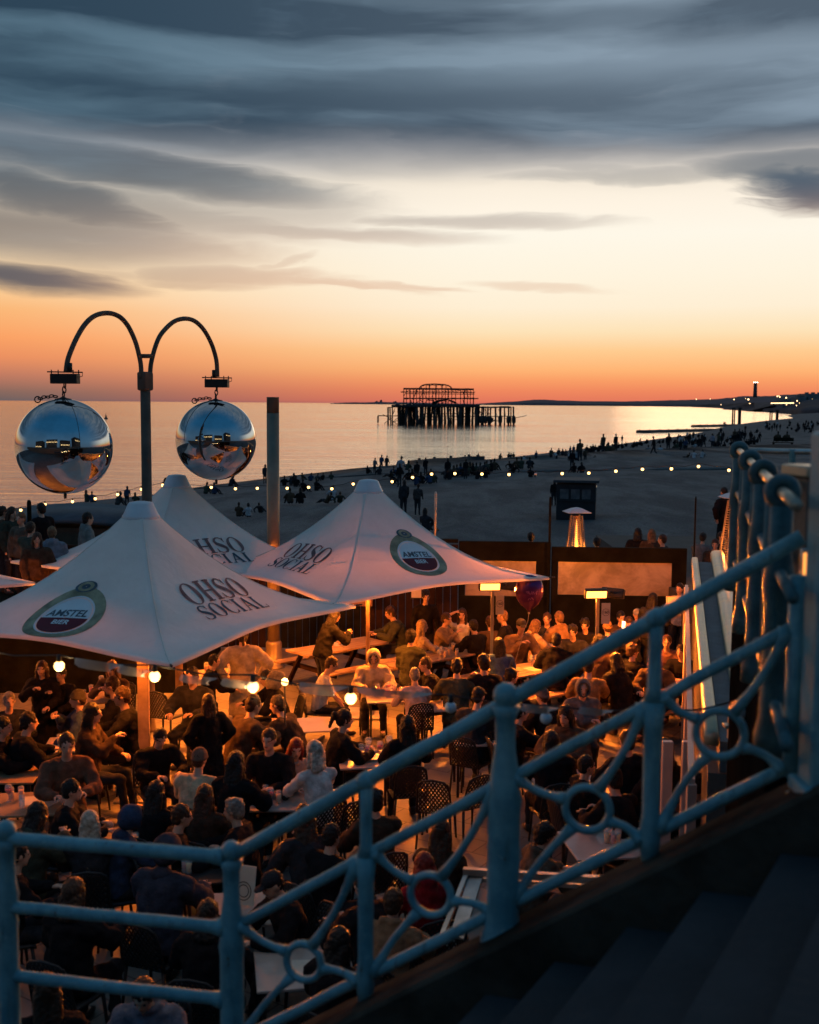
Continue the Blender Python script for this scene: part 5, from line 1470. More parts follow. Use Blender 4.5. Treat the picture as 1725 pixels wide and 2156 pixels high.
    for i in (0, 1):
        capsule(bm, sh + (shs[i] - sh) * .4, shs[i], .064 + ex, .060 + ex)
        if kind == 'tee':
            m_ = shs[i].lerp(el_[i], .62); capsule(bm, shs[i], m_, .060, .056)
        else:
            capsule(bm, shs[i], el_[i], .056 * fat + ex, .047 + ex); capsule(bm, el_[i], wr[i] - (wr[i] - el_[i]).normalized() * .03, .046 + ex, .033 + ex * .8)
    if kind == 'coat':
        if pose in ('stand', 'walk'): loft(bm, [hip + V3((0, 0, .05)), hip - V3((0, .01, .2)), hip - V3((0, .02, .46))], V3((1, 0, 0)), [(.19, .15), (.21, .17), (.235, .19)], 14)
        else:
            for i in (0, 1): capsule(bm, hips[i], hips[i].lerp(kn[i], .75), .105, .085)
    if kind == 'puffer':
        for k in range(5):
            c = hip.lerp(sh, .08 + k * .21); ellipsoid(bm, c, Matrix.Identity(3), .205 * fat, .165, .052, 14, 5)
    if hood == 'down' or (kind in ('hoodie', 'puffer') and hood is None):
        hb = neck - V3((0, .045, 0)) ; tube(bm, [hb + V3((.085 * math.cos(a), .075 * math.sin(a) + .02, .020 - .022 * math.sin(a))) for a in [2 * math.pi * q / 12 for q in range(12)]], .034, 8, closed=True)
        ellipsoid(bm, neck - V3((0, .10, .04)), Matrix.Identity(3), .085, .055, .075, 10, 5)
    elif kind in ('jacket', 'coat', 'shirt'):
        tube(bm, [neck + V3((.062 * math.cos(a), .058 * math.sin(a) - .004, -.02 - .018 * math.sin(a))) for a in [2 * math.pi * q / 12 for q in range(12)]], .017, 6, closed=True)
    soft({'tee': 't_shirt', 'shirt': 'shirt', 'hoodie': 'hoodie', 'jacket': 'jacket', 'puffer': 'puffer_jacket', 'coat': 'coat'}[kind], bm, tm, root, v * 1.1, .050 if kind != 'tee' else .030, FOLD, 2)
    # ---------------- trousers
    bm = bmesh.new(); loft(bm, [hip - lo * .05, hip + lo * .02, hip + lo * .13], V3((1, 0, 0)), [(.165 * fat, .125), (.172 * fat, .13), (.145 * fat, .108)], 12)
    for i in (0, 1):
        capsule(bm, hips[i], kn[i], .093, .066); capsule(bm, kn[i], an[i] + (kn[i] - an[i]).normalized() * .03, .064, .050)
    soft('trousers', bm, cloth(legs), root, v * 1.2, .040, FOLD, 2)
    for i in (0, 1):
        bm = bmesh.new(); f0 = an[i] + V3((0, -.045, -.038)); ellipsoid(bm, f0 + V3((0, .10, 0)), Matrix.Identity(3), .045, .13, .042, 10, 5); ellipsoid(bm, an[i] + V3((0, -.015, -.01)), Matrix.Identity(3), .045, .055, .06, 10, 5); obj('shoe', bm, M_shoe, root)
    # ---------------- hair
    hm = hair_mat(hc); bm = bmesh.new(); hname = 'hair'; hd_ = .030
    def cap_(grow=.0, back=.0, low_=.0):
        ellipsoid(bm, head + hz * (.028) - hy_ * (.020 + back), hf, .080 + grow, .094 + grow, .098 + grow); ellipsoid(bm, head - hy_ * .050 - hz * (.02 + low_), hf, .068 + grow, .056 + grow, .070 + grow)
    if hair == 'short': cap_(.006)
    elif hair == 'crop': cap_(-.001)
    elif hair == 'messy':
        cap_(.010)
        for k in range(9):
            a = rng.uniform(0, 6.28); e_ = rng.uniform(.3, 1.3); q = hx * (math.cos(a) * math.cos(e_)) + hy_ * (math.sin(a) * math.cos(e_) - .2) + hz * math.sin(e_); ellipsoid(bm, head + hz * .03 + q * .088, hf, .030, .032, .028, 8, 4)
    elif hair in ('long', 'longer', 'pony', 'bun', 'bob'):
        cap_(.010)
        if hair in ('long', 'longer', 'bob'):
            L_ = {'long': .24, 'longer': .34, 'bob': .10}[hair]
            for sx in (-.055, -.02, .02, .055):
                q0_ = head - hy_ * .055 + hx * sx - hz * .02; q1_ = neck - V3((0, .085 + (.02 if abs(sx) < .03 else 0), 0)) + hx * sx * 1.3 - upv * (L_ - .10); capsule(bm, q0_, q1_, .048, .034)
            for sgn in (-1, 1):
                q0_ = head + hx * (sgn * .072) - hz * .01 - hy_ * .005; q1_ = sh + V3((sgn * .085, .045 if hair != 'bob' else .0, .05)) - upv * (.10 if hair != 'bob' else -.03); capsule(bm, q0_, q1_, .030, .026)
        if hair == 'pony':
            q0_ = head - hy_ * .095 + hz * .055; capsule(bm, q0_, q0_ - hy_ * .05, .030, .034); capsule(bm, q0_ - hy_ * .05, q0_ - hy_ * .09 - hz * .17, .036, .018)
        if hair == 'bun': ellipsoid(bm, head - hy_ * .085 + hz * .085, hf, .042, .042, .040)
    elif hair in ('beanie', 'hoodup', 'cap', 'bald'):
        cap_(.0)
    if hair != 'bald':
        soft('hair', bm, hm, root, .012, hd_, HAIRT, 0)
    else: bm.free()
    if hair == 'beanie':
        bm = bmesh.new(); ellipsoid(bm, head + hz * .045 - hy_ * .012, hf, .090, .102, .094); tube(bm, [head + hz * (.018) - hy_ * .008 + hx * (.080 * math.cos(a)) + hy_ * (.094 * math.sin(a)) + hz * (-.022 * -math.sin(a)) for a in [2 * math.pi * q / 16 for q in range(16)]], .018, 8, closed=True)
        soft('beanie', bm, cloth(hood if isinstance(hood, tuple) else (.12, .11, .10)), root, .016, .010, HAIRT, 1)
    if hair == 'cap':
        bm = bmesh.new(); ellipsoid(bm, head + hz * .052 - hy_ * .006, hf, .088, .100, .072); ellipsoid(bm, head + hz * .036 + hy_ * .115, hf, .066, .062, .012); soft('cap', bm, cloth(hood if isinstance(hood, tuple) else (.3, .28, .25)), root, .013, 0, None, 2)
    if hair == 'hoodup':
        bm = bmesh.new(); N = 16
        rr = []
        for k, (off, rx, rz_, dz) in enumerate(((.085, .088, .112, .006), (.05, .102, .128, .008), (0, .110, .134, .010), (-.06, .108, .128, .008), (-.10, .085, .10, .0), (-.125, .045, .055, -.005))):
            rr.append(ring(bm, head + hy_ * off + hz * dz, hx, hz, rx, rz_, N))
        inner = []
        for k, (off, rx, rz_, dz) in enumerate(((.075, .072, .096, .006), (.0, .092, .116, .010), (-.06, .09, .11, .008))): inner.append(ring(bm, head + hy_ * off + hz * dz, hx, hz, rx, rz_, N))
        for a, b in list(zip(rr, rr[1:])) + [(inner[0], rr[0])] + [(inner[1], inner[0]), (inner[2], inner[1])]:
            for i in range(N): bm.faces.new((a[i], a[(i + 1) % N], b[(i + 1) % N], b[i])).smooth = True
        bm.faces.new(rr[-1]); bm.faces.new(inner[-1]); ellipsoid(bm, neck - V3((0, .05, .015)), Matrix.Identity(3), .095, .075, .075)
        obj('hood', bm, tm, root)
    return root, base

# ------------------------------------------------------------------ furniture
def make_chair():
    """black moulded chair with a lattice back; faces +Y, seat centre over the origin"""
    t = thing('lattice_chair', 'chair', 'chair')
    bm = bmesh.new(); rows = []
    for i in range(9):
        y = -.22 + i * .055; z = .445 + .012 * math.cos(i / 8 * math.pi * 1.2) - (.02 if i == 8 else 0)
        rows.append([bm.verts.new((x, y, z + .018 * (abs(x) / .22) ** 2 - d)) for x, d in ((-.22, 0), (-.12, .004), (0, .006), (.12, .004), (.22, 0), (.22, .03), (-.22, .03))])
    skinrings(bm, rows); obj('seat', bm, M_blk, t)
    bm = bmesh.new()
    def bp(x, h):  # point on the back shell, h 0..1
        return Vector((x * (.21 - .02 * h), -.215 - .10 * h - .03 * (1 - x * x) , .46 + .40 * h + .035 * (1 - x * x) * h))
    tube(bm, [bp(-1, 0), bp(-1, .3), bp(-1, .65), bp(-.93, .92), bp(-.7, 1.0), bp(0, 1.02), bp(.7, 1.0), bp(.93, .92), bp(1, .65), bp(1, .3), bp(1, 0)], .014, 8)
    obj('back_frame', bm, M_blk, t)
    bm = bmesh.new(); n = 7
    for k in range(-n, n + 1):
        for sg in (-1, 1):
            pts = []
            for i in range(13):
                h = .02 + i * .08; x = sg * (k / n * 1.6 + (h - .5) * 1.5)
                if abs(x) <= .98 and h < 1.0: pts.append(bp(x, h))
            if len(pts) > 1: tube(bm, pts, .0105, 5)
    obj('lattice', bm, M_blk, t)
    for sx in (-1, 1):
        for sy in (-1, 1):
            bm = bmesh.new(); tube(bm, [(sx * .19, sy * .19 - .01, .44), (sx * .215, sy * .235 - .01, .0)], [.018, .013], 8); obj('leg', bm, M_blk, t)
    return t
CH = make_chair(); CH_used = [False]
def chair(base, heading, label, s=1.0):
    if not CH_used[0]:
        CH_used[0] = True; CH.location = base; CH.rotation_euler = (0, 0, -R(heading)); CH['label'] = label; CH['group'] = 'black lattice-backed chairs'; return CH
    return dup(CH, base, -R(heading), label, 'black lattice-backed chairs')
M_mtop = mat('pale_table_top', (.42, .35, .31), .35, 0, .18, 2.5, coat=.4)
def small_table(px, py, rot, label, w=.72, d=.72, m=None, z=.75):
    c = P(px, py, z); t = thing('bistro_table', label, 'table', (c.x, c.y, 0), R(rot), 'small square tables')
    bm = bmesh.new(); box(bm, (0, 0, z - .012), (w, d, .024), bevel=.006); obj('table_top', bm, m or M_mtop, t)
    for sx in (-1, 1):
        for sy in (-1, 1):
            bm = bmesh.new(); box(bm, (sx * (w / 2 - .06), sy * (d / 2 - .06), (z - .03) / 2), (.035, .035, z - .03), bevel=.004); obj('leg', bm, M_blk, t)
    return t, c
def picnic_table(px, py, rot, label, L=1.9):
    c = P(px, py, .75); t = thing('picnic_table', label, 'table', (c.x, c.y, 0), R(rot), 'timber picnic tables')
    bm = bmesh.new()
    for k in range(5): box(bm, (0, -.30 + k * .15, .735), (L, .142, .035), bevel=.005)
    obj('table_top', bm, M_top, t)
    for sy in (-1, 1):
        bm = bmesh.new()
        for k in range(2): box(bm, (0, sy * (.62 + k * .14), .445), (L - .05, .13, .035), bevel=.005)
        obj('bench', bm, M_top, t)
    for sx in (-1, 1):
        bm = bmesh.new(); x = sx * (L / 2 - .28)
        for sy in (-1, 1): beam(bm, (x, sy * .2, .71), (x, sy * .66, .0), .045, .09, Vector((1, 0, 0)))
        beam(bm, (x + .05, -.76, .40), (x + .05, .76, .40), .04, .09); beam(bm, (x + .05, -.32, .69), (x + .05, .32, .69), .04, .06); obj('leg_frame', bm, M_woodr, t)
    return t, c
def M_liq(k): return mat('drink_' + ('amber', 'clear', 'red')[k], ((.9, .45, .08), (.8, .8, .75), (.5, .05, .03))[k], .1, 0, 0, trans=.0, alpha=(.8, .35, .85)[k])
M_glasst = mat('drinking_glass', (.85, .85, .82), .05, 0, 0, alpha=.30, spec=.9)
def tumbler(p, label, k=0, h=.15, r_=.036):
    t = thing('glass', label, 'glass', p, 0, 'glasses on the tables')
    bm = bmesh.new(); lathe(bm, [(r_ * .78, 0), (r_ * .8, .006), (r_, h)], n=12); obj('glass_wall', bm, M_glasst, t)
    bm = bmesh.new(); lathe(bm, [(r_ * .7, .010), (r_ * .9, h * .72)], n=12); obj('drink', bm, M_liq(k), t); return t
def wineglass(p, label, k=1):
    t = thing('wine_glass', label, 'glass', p, 0, 'glasses on the tables')
    bm = bmesh.new(); lathe(bm, [(.034, 0), (.034, .004), (.004, .010), (.004, .085), (.022, .10), (.042, .135), (.044, .165), (.036, .20)], n=14); obj('glass_wall', bm, M_glasst, t)
    bm = bmesh.new(); lathe(bm, [(.018, .10), (.039, .132), (.040, .150)], n=12); obj('drink', bm, M_liq(k), t); return t
def plate(p, label, r_=.12):
    bm = bmesh.new(); lathe(bm, [(.001, .004), (r_ * .6, .004), (r_, .018), (r_ * 1.0, .022), (r_ * .6, .010), (.001, .010)], n=20); return tag(obj('plate', bm, M_white, None, p), label, 'plate', 'plates on the tables')
def menu_card(p, label, rot=0, w=.21, h=.30):
    bm = bmesh.new(); box(bm, (0, 0, .002), (w, h, .003)); return tag(obj('menu_card', bm, mat('cream_card', (.55, .5, .42), .6, var=.1), None, p, R(rot)), label, 'menu', 'menu cards on the tables')
def ontab(px, py, z=.7505): return P(px, py, z)
# ================================================================== WHO AND WHAT IS ON THE TERRACE
K_ = (.011, .010, .012); NAVY = (.03, .05, .10); BRN = (.07, .045, .03); GREY = (.16, .155, .15); CREAM = (.62, .52, .40); WHT = (.60, .57, .54); BEI = (.50, .40, .28); OLV = (.05, .055, .04); BLUE = (.04, .08, .20); DGR = (.03, .03, .034); ORA = (.42, .28, .14); PNK = (.50, .36, .32)
TABN = 0
# ---- tables
pa_t, pa = picnic_table(712, 1360, 42, 'empty picnic table left of the right-hand parasol pole, in front of the dark boards', 1.95)
pb_t, pb = picnic_table(899, 1383, 40, 'picnic table crowded with glasses, where the smiling woman sits', 2.0)
pc_t, pc = picnic_table(1146, 1402, 36, 'picnic table with a white menu sheet, under the balloon string', 2.1)
pd_t, pd = picnic_table(1375, 1436, 31, 'picnic table beside the glass screen with plates and drinks', 1.9)
pe_t, pe = picnic_table(1000, 1360 + 8, 36, 'picnic table behind the dark haired back, below the left glowing heater', 1.2) if False else (None, None)
small_table(818, 1466, 6, 'small pale table with tall glasses between the hooded man and the grey-haired man')
small_table(913, 1486, 14, 'small dark table against the man in the black jacket', .6, .6)
tF, cF = small_table(1011, 1552, 2, 'empty square table shining under the lattice chairs, left of the blue centre post', .78, .78)
small_table(677, 1524, 10, 'small pale table behind the two leaning men')
small_table(770, 1598, 8, 'small table with wine glasses in front of the long-haired woman on the lattice chair')
small_table(594, 1684, 4, 'small pale table with a dark bowl between the red-haired woman and her friend', .8, .7)
small_table(160, 1566, 8, 'pale table with white plates left of the parasol post', .8, .7)
small_table(40, 1692, 8, 'large table with papers at the left edge above the blue rail', 1.0, .8, M_top)
small_table(22, 1632, 4, 'timber table with a dark tray at the far left edge', .7, .6, M_top)
small_table(262, 1797, 10, 'pale table edge glowing orange between two dark backs below the top rail', .7, .7)
small_table(430, 1826, 12, 'dark table with pale glassware left of the blue corner post', .8, .8, M_blk)
small_table(1290, 1775, 8, 'grey table with glasses seen through the third railing panel', 1.0, .8)
small_table(1185, 1640, 8, 'table crowded with glasses behind the middle rail, right of the blue centre post', .8, .7)
small_table(205, 1468, 30, 'timber table with a bottle behind the two men side by side', .9, .7, M_top)
small_table(455, 1418, 20, 'bright orange-lit table in front of the person in the beige coat', 1.0, .7, M_top)
small_table(640, 2035, 10, 'table with a white sheet seen through the first railing ring', .8, .7)
# ---- glassware and papers
for i, (x, y, k) in enumerate(((878, 1384, 'w'), (917, 1368, 't'), (929, 1372, 't'), (938, 1376, 't'), (946, 1371, 'd'), (954, 1362, 't'), (925, 1380, 'w'), (962, 1374, 't'))):
    q = ontab(x, y + 8)
    lb = 'glass on the crowded picnic table, number %s from the left' % ('one two three four five six seven eight'.split()[i])
    (wineglass if k == 'w' else tumbler)(q, lb, 1 if k == 'w' else 0)
for x, y, f, lb in ((1216, 1380, tumbler, 'beer glass of pale amber on the table beside the hooded back'), (1235, 1372, tumbler, 'pint mug in front of the left glow of the second heater post'), (796, 1460, tumbler, 'left of the tall glasses on the hooded man\'s table'), (812, 1463, tumbler, 'middle one of the tall glasses on the hooded man\'s table'), (829, 1462, tumbler, 'right one of the tall glasses on the hooded man\'s table'),
                    (776, 1584, wineglass, 'wine glass left of the long-haired woman in the lattice chair'), (820, 1580, wineglass, 'wine glass close to the shoulder of the long-haired woman'), (1170, 1640, wineglass, 'left wine glass behind the middle rail'), (1190, 1646, wineglass, 'middle wine glass behind the middle rail'), (1204, 1640, wineglass, 'right wine glass behind the middle rail'),
                    (1278, 1775, tumbler, 'left tumbler on the grey table in the third panel'), (1300, 1778, tumbler, 'right tumbler on the grey table in the third panel'), (286, 1783, tumbler, 'glass on the orange-lit table edge under the top rail'), (214, 1448, wineglass, 'bottle-like glass on the timber table behind the two men')):
    f(ontab(x, y), lb, 1 if f is wineglass else 0)
for x, y, lb, r_ in ((175, 1568, 'left white plate on the table beside the parasol post', .12), (182, 1560, 'right white plate on the table beside the parasol post', .10), (1335, 1438, 'plate of food on the picnic table by the glass screen', .12), (1400, 1428, 'second plate on the picnic table by the glass screen', .12), (1385, 1440, 'third plate on the picnic table by the glass screen', .10), (790, 1598, 'plate between the two wine glasses', .11)):
    plate(ontab(x, y), lb, r_)
for x, y, r_, lb in ((1122, 1409, 36, 'white menu sheet lying on the picnic table under the balloon string'), (64, 1686, 15, 'open sheet of paper on the table at the left edge'), (100, 1690, -20, 'folded sheet beside the open one at the left edge'), (708, 1357, 50, 'menu sheet on the empty picnic table'), (640, 2040, 4, 'pale sheet seen through the first railing ring')):
    menu_card(ontab(x, y), lb, r_)
q = ontab(601, 1684); bm = bmesh.new(); lathe(bm, [(.03, 0), (.035, .01), (.07, .05), (.078, .075), (.070, .07), (.03, .02)], n=16); tag(obj('bowl', bm, M_blk, None, q), 'small dark bowl on the pale table beside the red-haired woman', 'bowl')
# standing menu by the corner post
q = ontab(515, 1905, .75); bm = bmesh.new(); box(bm, (0, 0, .19), (.22, .012, .36), Matrix.Rotation(R(-10), 3, 'X')); o_ = tag(obj('menu_board', bm, MATS['cream_card'], None, q), 'cream menu board with a dark ring standing right of the blue corner post', 'menu board'); o_.rotation_euler[2] = R(-18)
bm = bmesh.new()
for r0 in (.05, .075):
    tube(bm, [(r0 * math.cos(a), -.013 - .176 * (0) - (.17 + r0 * math.sin(a) - .19) * .176 * -1, .14 + r0 * 1.1 * math.sin(a)) for a in [2 * math.pi * k / 20 for k in range(20)]], .004, 4, closed=True)
obj('ring_mark', bm, M_blk, o_)
small_table(520, 1912, 5, 'small table that carries the menu board by the blue corner post', .7, .7)

def seat(label, short, px, py, head, chair_=True, **kw):
    r_, base = person(label, (px, py), head, **kw)
    if chair_: chair(base, head, 'black lattice-backed chair under the ' + short)
    return r_
PB = dict(group='people seated on the terrace')
PS = dict(group='people standing on the terrace')
# ---- back row, brightly lit
person('person in dark top with dark beard standing at the boards behind the picnic tables', (897, 1256), 170, 'stand', 'messy', 'k', K_, 'shirt', arms='hang', sk='l', s=.98, **PS)
person('person in black bending over beside the boards, left of the parasol pole', (706, 1296), 60, 'stand', 'bob', 'k', K_, 'jacket', lean=24, arms='phone', **PS)
seat('person in olive coat in profile at the end of the empty picnic table', '', 822, 1290, 262, False, hair='messy', hc='b', top=OLV, lean=26, arms='table', s=1.05, **PB)
seat('blonde woman in pale top turned right at the crowded picnic table', '', 890, 1319, 60, False, hair='longer', hc='y', top=(.42, .34, .26), kind='shirt', female=True, lean=8, turn=20, **PB)
seat('man in brown jumper drinking beside the smiling woman', '', 941, 1303, 120, False, hair='short', hc='b', top=(.25, .17, .10), kind='shirt', arms='chin', lean=14, **PB)
seat('smiling long-haired woman in a white vest with one hand on her head', '', 973, 1294, 188, False, hair='longer', hc='b', top=WHT, kind='tee', female=True, arms='head', lean=6, **PB)
seat('person with black hair and black jacket, back turned, right of the crowded picnic table', '', 996, 1318, 325, False, hair='short', hc='k', top=K_, lean=14, **PB)
seat('person with cropped sides seen from behind, between the two dark backs at the picnic table', '', 1032, 1310, 350, False, hair='short', hc='b', top=BRN, lean=14, **PB)
seat('man with pale swept hair and dark jacket in profile under the left heater', '', 1058, 1299, 285, False, hair='crop', hc='l', top=K_, lean=10, s=1.06, **PB)
seat('long-haired woman in a blue denim jacket seen from behind at the picnic bench', '', 1051, 1357, 352, False, hair='longer', hc='k', top=BLUE, female=True, lean=12, **PB)
seat('person in pale puffer coat leaning right beneath the balloon', '', 1129, 1318, 60, False, hair='bob', hc='l', top=(.50, .36, .20), kind='puffer', female=True, lean=22, **PB)
seat('bearded man laughing close to the pale puffer coat', '', 1152, 1303, 200, False, hair='short', hc='b', top=DGR, lean=10, **PB)
seat('person in an orange-brown bomber jacket with light short hair', '', 1177, 1301, 335, False, hair='short', hc='l', top=(.26, .15, .07), kind='puffer', lean=18, s=1.05, **PB)
seat('person in a black coat with a fur-trimmed hood down, back to the camera', '', 1172, 1349, 15, False, hair='short', hc='k', top=K_, kind='puffer', lean=20, s=1.05, **PB)
seat('person blurred by movement in black right of the bomber jacket', '', 1232, 1316, 200, False, hair='messy', hc='k', top=K_, lean=16, **PB)
seat('person wearing a tan beanie, back turned, behind the sloping top rail', '', 1279, 1321, 350, False, hair='beanie', hc='b', top=DGR, hood=(.30, .17, .08), lean=10, **PB)
seat('person holding a lit phone beside the tan beanie', '', 1322, 1312, 250, False, hair='short', hc='b', top=DGR, arms='phone', lean=12, **PB)
seat('person in a pale cap behind the phone user', '', 1342, 1294, 200, False, hair='cap', hc='b', top=GREY, lean=8, **PB)
seat('person with red-lit face left of the pale cap', '', 1308, 1300, 170, False, hair='short', hc='k', top=BRN, lean=8, **PB)
person('waiter-like person in black seen from behind before the misted pane', (1376, 1262), 40, 'stand', 'bob', 'k', DGR, 'jacket', arms='table', s=.98, **PS)
person('man with sunglasses and white shirt standing by the glass screen with a card', (1431, 1240), 215, 'stand', 'short', 'k', WHT, 'shirt', arms='phone', lean=2, s=.98, **PS)
seat('person in a dark jacket in profile in front of the picnic table by the screen', '', 1333, 1371, 30, False, hair='messy', hc='b', top=K_, turn=40, lean=10, s=1.04, **PB)
seat('man facing the camera at the picnic table by the screen', '', 1404, 1352, 195, False, hair='short', hc='b', top=(.16, .08, .06), lean=14, **PB)
seat('person at the right end of the picnic table next to the glass screen', '', 1434, 1372, 215, False, hair='short', hc='k', top=K_, lean=16, **PB)
# behind the windbreak
for x, y, hd, hr, hc, tp, lb in ((1344, 1122, 20, 'bob', 'k', K_, 'dark-haired person behind the windbreak, left of the fair-haired one'), (1373, 1124, 10, 'long', 'l', BRN, 'fair long-haired person behind the windbreak'), (1394, 1136, 300, 'short', 'b', DGR, 'lower dark head right of the fair-haired person behind the windbreak'), (1118, 1131, 0, 'short', 'k', K_, 'single dark head just above the windbreak left of the pyramid heater'), (1257, 1142, 0, 'short', 'k', K_, 'small dark head just above the windbreak right of the pyramid heater')):
    person(lb, (x, y), hd, 'stand', hr, hc, tp, 'jacket', arms='hang', lean=2, z0=.62, group='people behind the windbreak', detail=.5)
person('person in a black coat with one hand at the waist beside the hooded heater', (1524, 1036), 330, 'stand', 'short', 'k', K_, 'coat', arms='hip', lean=4, z0=1.5, s=1.02, group='people behind the windbreak')
for x, y, hd, tp, lb in ((1481, 1132, 40, GREY, 'person in grey sitting beyond the slim pole at the end of the wall'), (1506, 1146, 200, BRN, 'reddish lit person sitting under the black-coated one'), (1520, 1130, 150, DGR, 'dark person sitting behind the reddish lit one')):
    person(lb, (x, y), hd, 'sit', 'short', 'b', tp, 'jacket', z0=1.0, arms='lap', group='people behind the windbreak', detail=.5)
# ---- middle rows
seat('man in a white T-shirt looking down at his lap, left of the right parasol pole', 'man in the white T-shirt', 699, 1399, 85, hair='short', hc='b', top=WHT, kind='tee', arms='lap', lean=14, nod=16, **PB)
seat('man in a pale hoodie with the hood up facing the camera behind the parasol pole', 'hooded man behind the pole', 787, 1384, 176, hair='hoodup', hc='b', top=BEI, kind='hoodie', hood='up', arms='table', lean=12, nod=14, s=1.05, **PB)
seat('man with cropped grey hair and pale shirt, back to the camera', 'man with cropped grey hair', 873, 1421, 345, hair='crop', hc='g', top=PNK, kind='shirt', lean=8, **PB)
seat('man in a black jacket leaning left across the grey-haired man\'s table', 'man in the black jacket', 895, 1399, 262, hair='short', hc='b', top=K_, kind='jacket', lean=20, **PB)
seat('woman with dark tied hair turned right, left of the blue centre post', 'woman with tied hair', 1078, 1424, 60, hair='bun', hc='k', top=K_, kind='coat', female=True, lean=10, turn=15, **PB)
seat('woman with fair hair and a grey hooded coat facing the camera behind the rails', 'woman in the grey hooded coat', 1228, 1449, 182, hair='hoodup', hc='y', top=(.13, .12, .12), kind='coat', hood='up', female=True, lean=12, arms='cross', s=1.05, **PB)
seat('person in a knitted beanie just right of the blue centre post', 'person in the knitted beanie', 1142, 1466, 320, hair='beanie', hc='b', top=K_, kind='jacket', hood=(.14, .12, .11), lean=10, **PB)
seat('person with outstretched hand behind the blue centre post', 'person with the outstretched hand', 1098, 1500, 80, hair='short', hc='k', top=K_, kind='jacket', arms='reach', lean=10, **PB)
seat('dark-haired man at the glasses behind the middle rail', 'dark-haired man at the glasses', 1236, 1612, 75, hair='short', hc='k', top=K_, kind='jacket', lean=8, **PB)
seat('dark figure in a black coat filling the gap right of the centre post', 'dark figure right of the centre post', 1320, 1560, 340, hair='short', hc='k', top=K_, kind='coat', lean=6, s=1.1, **PB)
seat('dark haired person between the third ring and the slim baluster', 'person by the slim baluster', 1160, 1560, 350, hair='bob', hc='k', top=K_, kind='coat', lean=6, s=1.05, **PB)
person('person in a long beige coat standing with back to the camera beside the steel column', (511, 1338), 348, 'stand', 'pony', 'b', BEI, 'coat', arms='hip', lean=3, s=1.04, legs=(.05, .05, .06), **PS)
person('person in black standing behind the bright table, left of the beige coat', (452, 1392), 80, 'stand', 'short', 'k', K_, 'jacket', arms='table', lean=12, s=.85, **PS)
seat('hunched person with a striped cushion beside the beige coat', 'hunched person by the beige coat', 560, 1428, 250, hair='short', hc='k', top=K_, kind='jacket', lean=24, **PB)
person('woman with long hair standing in dark clothes between the parasol post and the brown-coated man', (438, 1478), 330, 'stand', 'longer', 'b', K_, 'coat', arms='pocket', female=True, lean=2, s=.9, legs=(.12, .10, .09), **PS)
seat('man in a wide brown coat leaning in from the left to share a drink', 'man in the wide brown coat', 535, 1484, 55, hair='short', hc='b', top=BRN, kind='coat', lean=24, arms='drink', s=1.12, **PB)
seat('man with tilted head leaning left beside the brown-coated man', 'man with the tilted head', 584, 1484, 285, hair='short', hc='b', top=(.06, .035, .025), kind='coat', lean=26, s=1.08, **PB)
seat('person with a dark ponytail looking right, in front of the parasol pole', 'person with the ponytail', 727, 1514, 70, hair='pony', hc='k', top=K_, kind='jacket', lean=12, turn=10, s=1.04, **PB)
seat('woman with very long black hair seen from behind on a lattice chair', 'woman with very long black hair', 858, 1527, 350, hair='longer', hc='k', top=K_, kind='jacket', female=True, lean=2, s=1.06, **PB)
seat('red-haired woman in a pale jumper leaning on the table', 'red-haired woman', 624, 1576, 150, hair='longer', hc='r', top=(.50, .34, .26), kind='shirt', female=True, lean=24, turn=20, **PB)
seat('fair-haired friend in a white jumper with back to the camera', 'friend in the white jumper', 661, 1583, 330, hair='bob', hc='w', top=WHT, kind='shirt', female=True, lean=14, s=1.08, turn=-20, **PB)
seat('person with long dark hair seen from behind, left of the red-haired woman', 'dark long-haired person left of the red hair', 499, 1606, 20, hair='longer', hc='k', top=K_, kind='coat', female=True, lean=8, s=1.08, **PB)
seat('person in an orange-lit hooded sweatshirt right of the timber post', 'person in the hooded sweatshirt', 421, 1598, 15, hair='beanie', hc='b', top=(.55, .42, .26), kind='hoodie', hood=(.16, .10, .07), lean=16, s=1.05, **PB)
seat('man with glasses and beard looking down right of the timber post', 'man with glasses', 338, 1553, 150, hair='short', hc='k', top=K_, kind='jacket', lean=18, nod=16, **PB)
seat('right one of the two dark men side by side left of the timber post', 'right one of the two dark men', 256, 1466, 262, hair='short', hc='b', top=K_, kind='jacket', lean=12, turn=-10, s=1.12, **PB)
seat('left one of the two dark men side by side left of the timber post', 'left one of the two dark men', 235, 1444, 265, hair='short', hc='b', top=K_, kind='jacket', lean=10, s=1.08, **PB)
person('woman with long hair standing in black at the left under the parasol edge', (88, 1408), 175, 'stand', 'longer', 'b', K_, 'coat', arms='drink', female=True, lean=2, s=.92, **PS)
person('person in black raising a glass beside the standing woman', (128, 1420), 200, 'stand', 'short', 'k', K_, 'jacket', arms='drink', lean=4, s=.86, **PS)
seat('person with hands together under the parasol edge', 'person with hands together', 235, 1408, 190, hair='bob', hc='l', top=BRN, kind='shirt', arms='drink', lean=14, **PB)
seat('older person with an orange-lit face at the left edge', 'older person at the left edge', 20, 1476, 150, hair='short', hc='g', top=DGR, kind='jacket', lean=10, **PB)
seat('person in dark clothes at the far left behind the timber table', 'person behind the timber table', 8, 1530, 90, hair='short', hc='k', top=K_, kind='jacket', lean=12, s=1.05, **PB)
seat('dark person with back turned left of the plates table', 'dark person left of the plates', 62, 1520, 60, hair='short', hc='k', top=K_, kind='coat', lean=14, s=1.08, **PB)
seat('man in an open jacket over an orange-lit shirt at the plates table', 'man in the open jacket', 141, 1568, 160, hair='short', hc='b', top=(.14, .07, .045), kind='jacket', lean=8, s=1.12, nod=6, **PB)
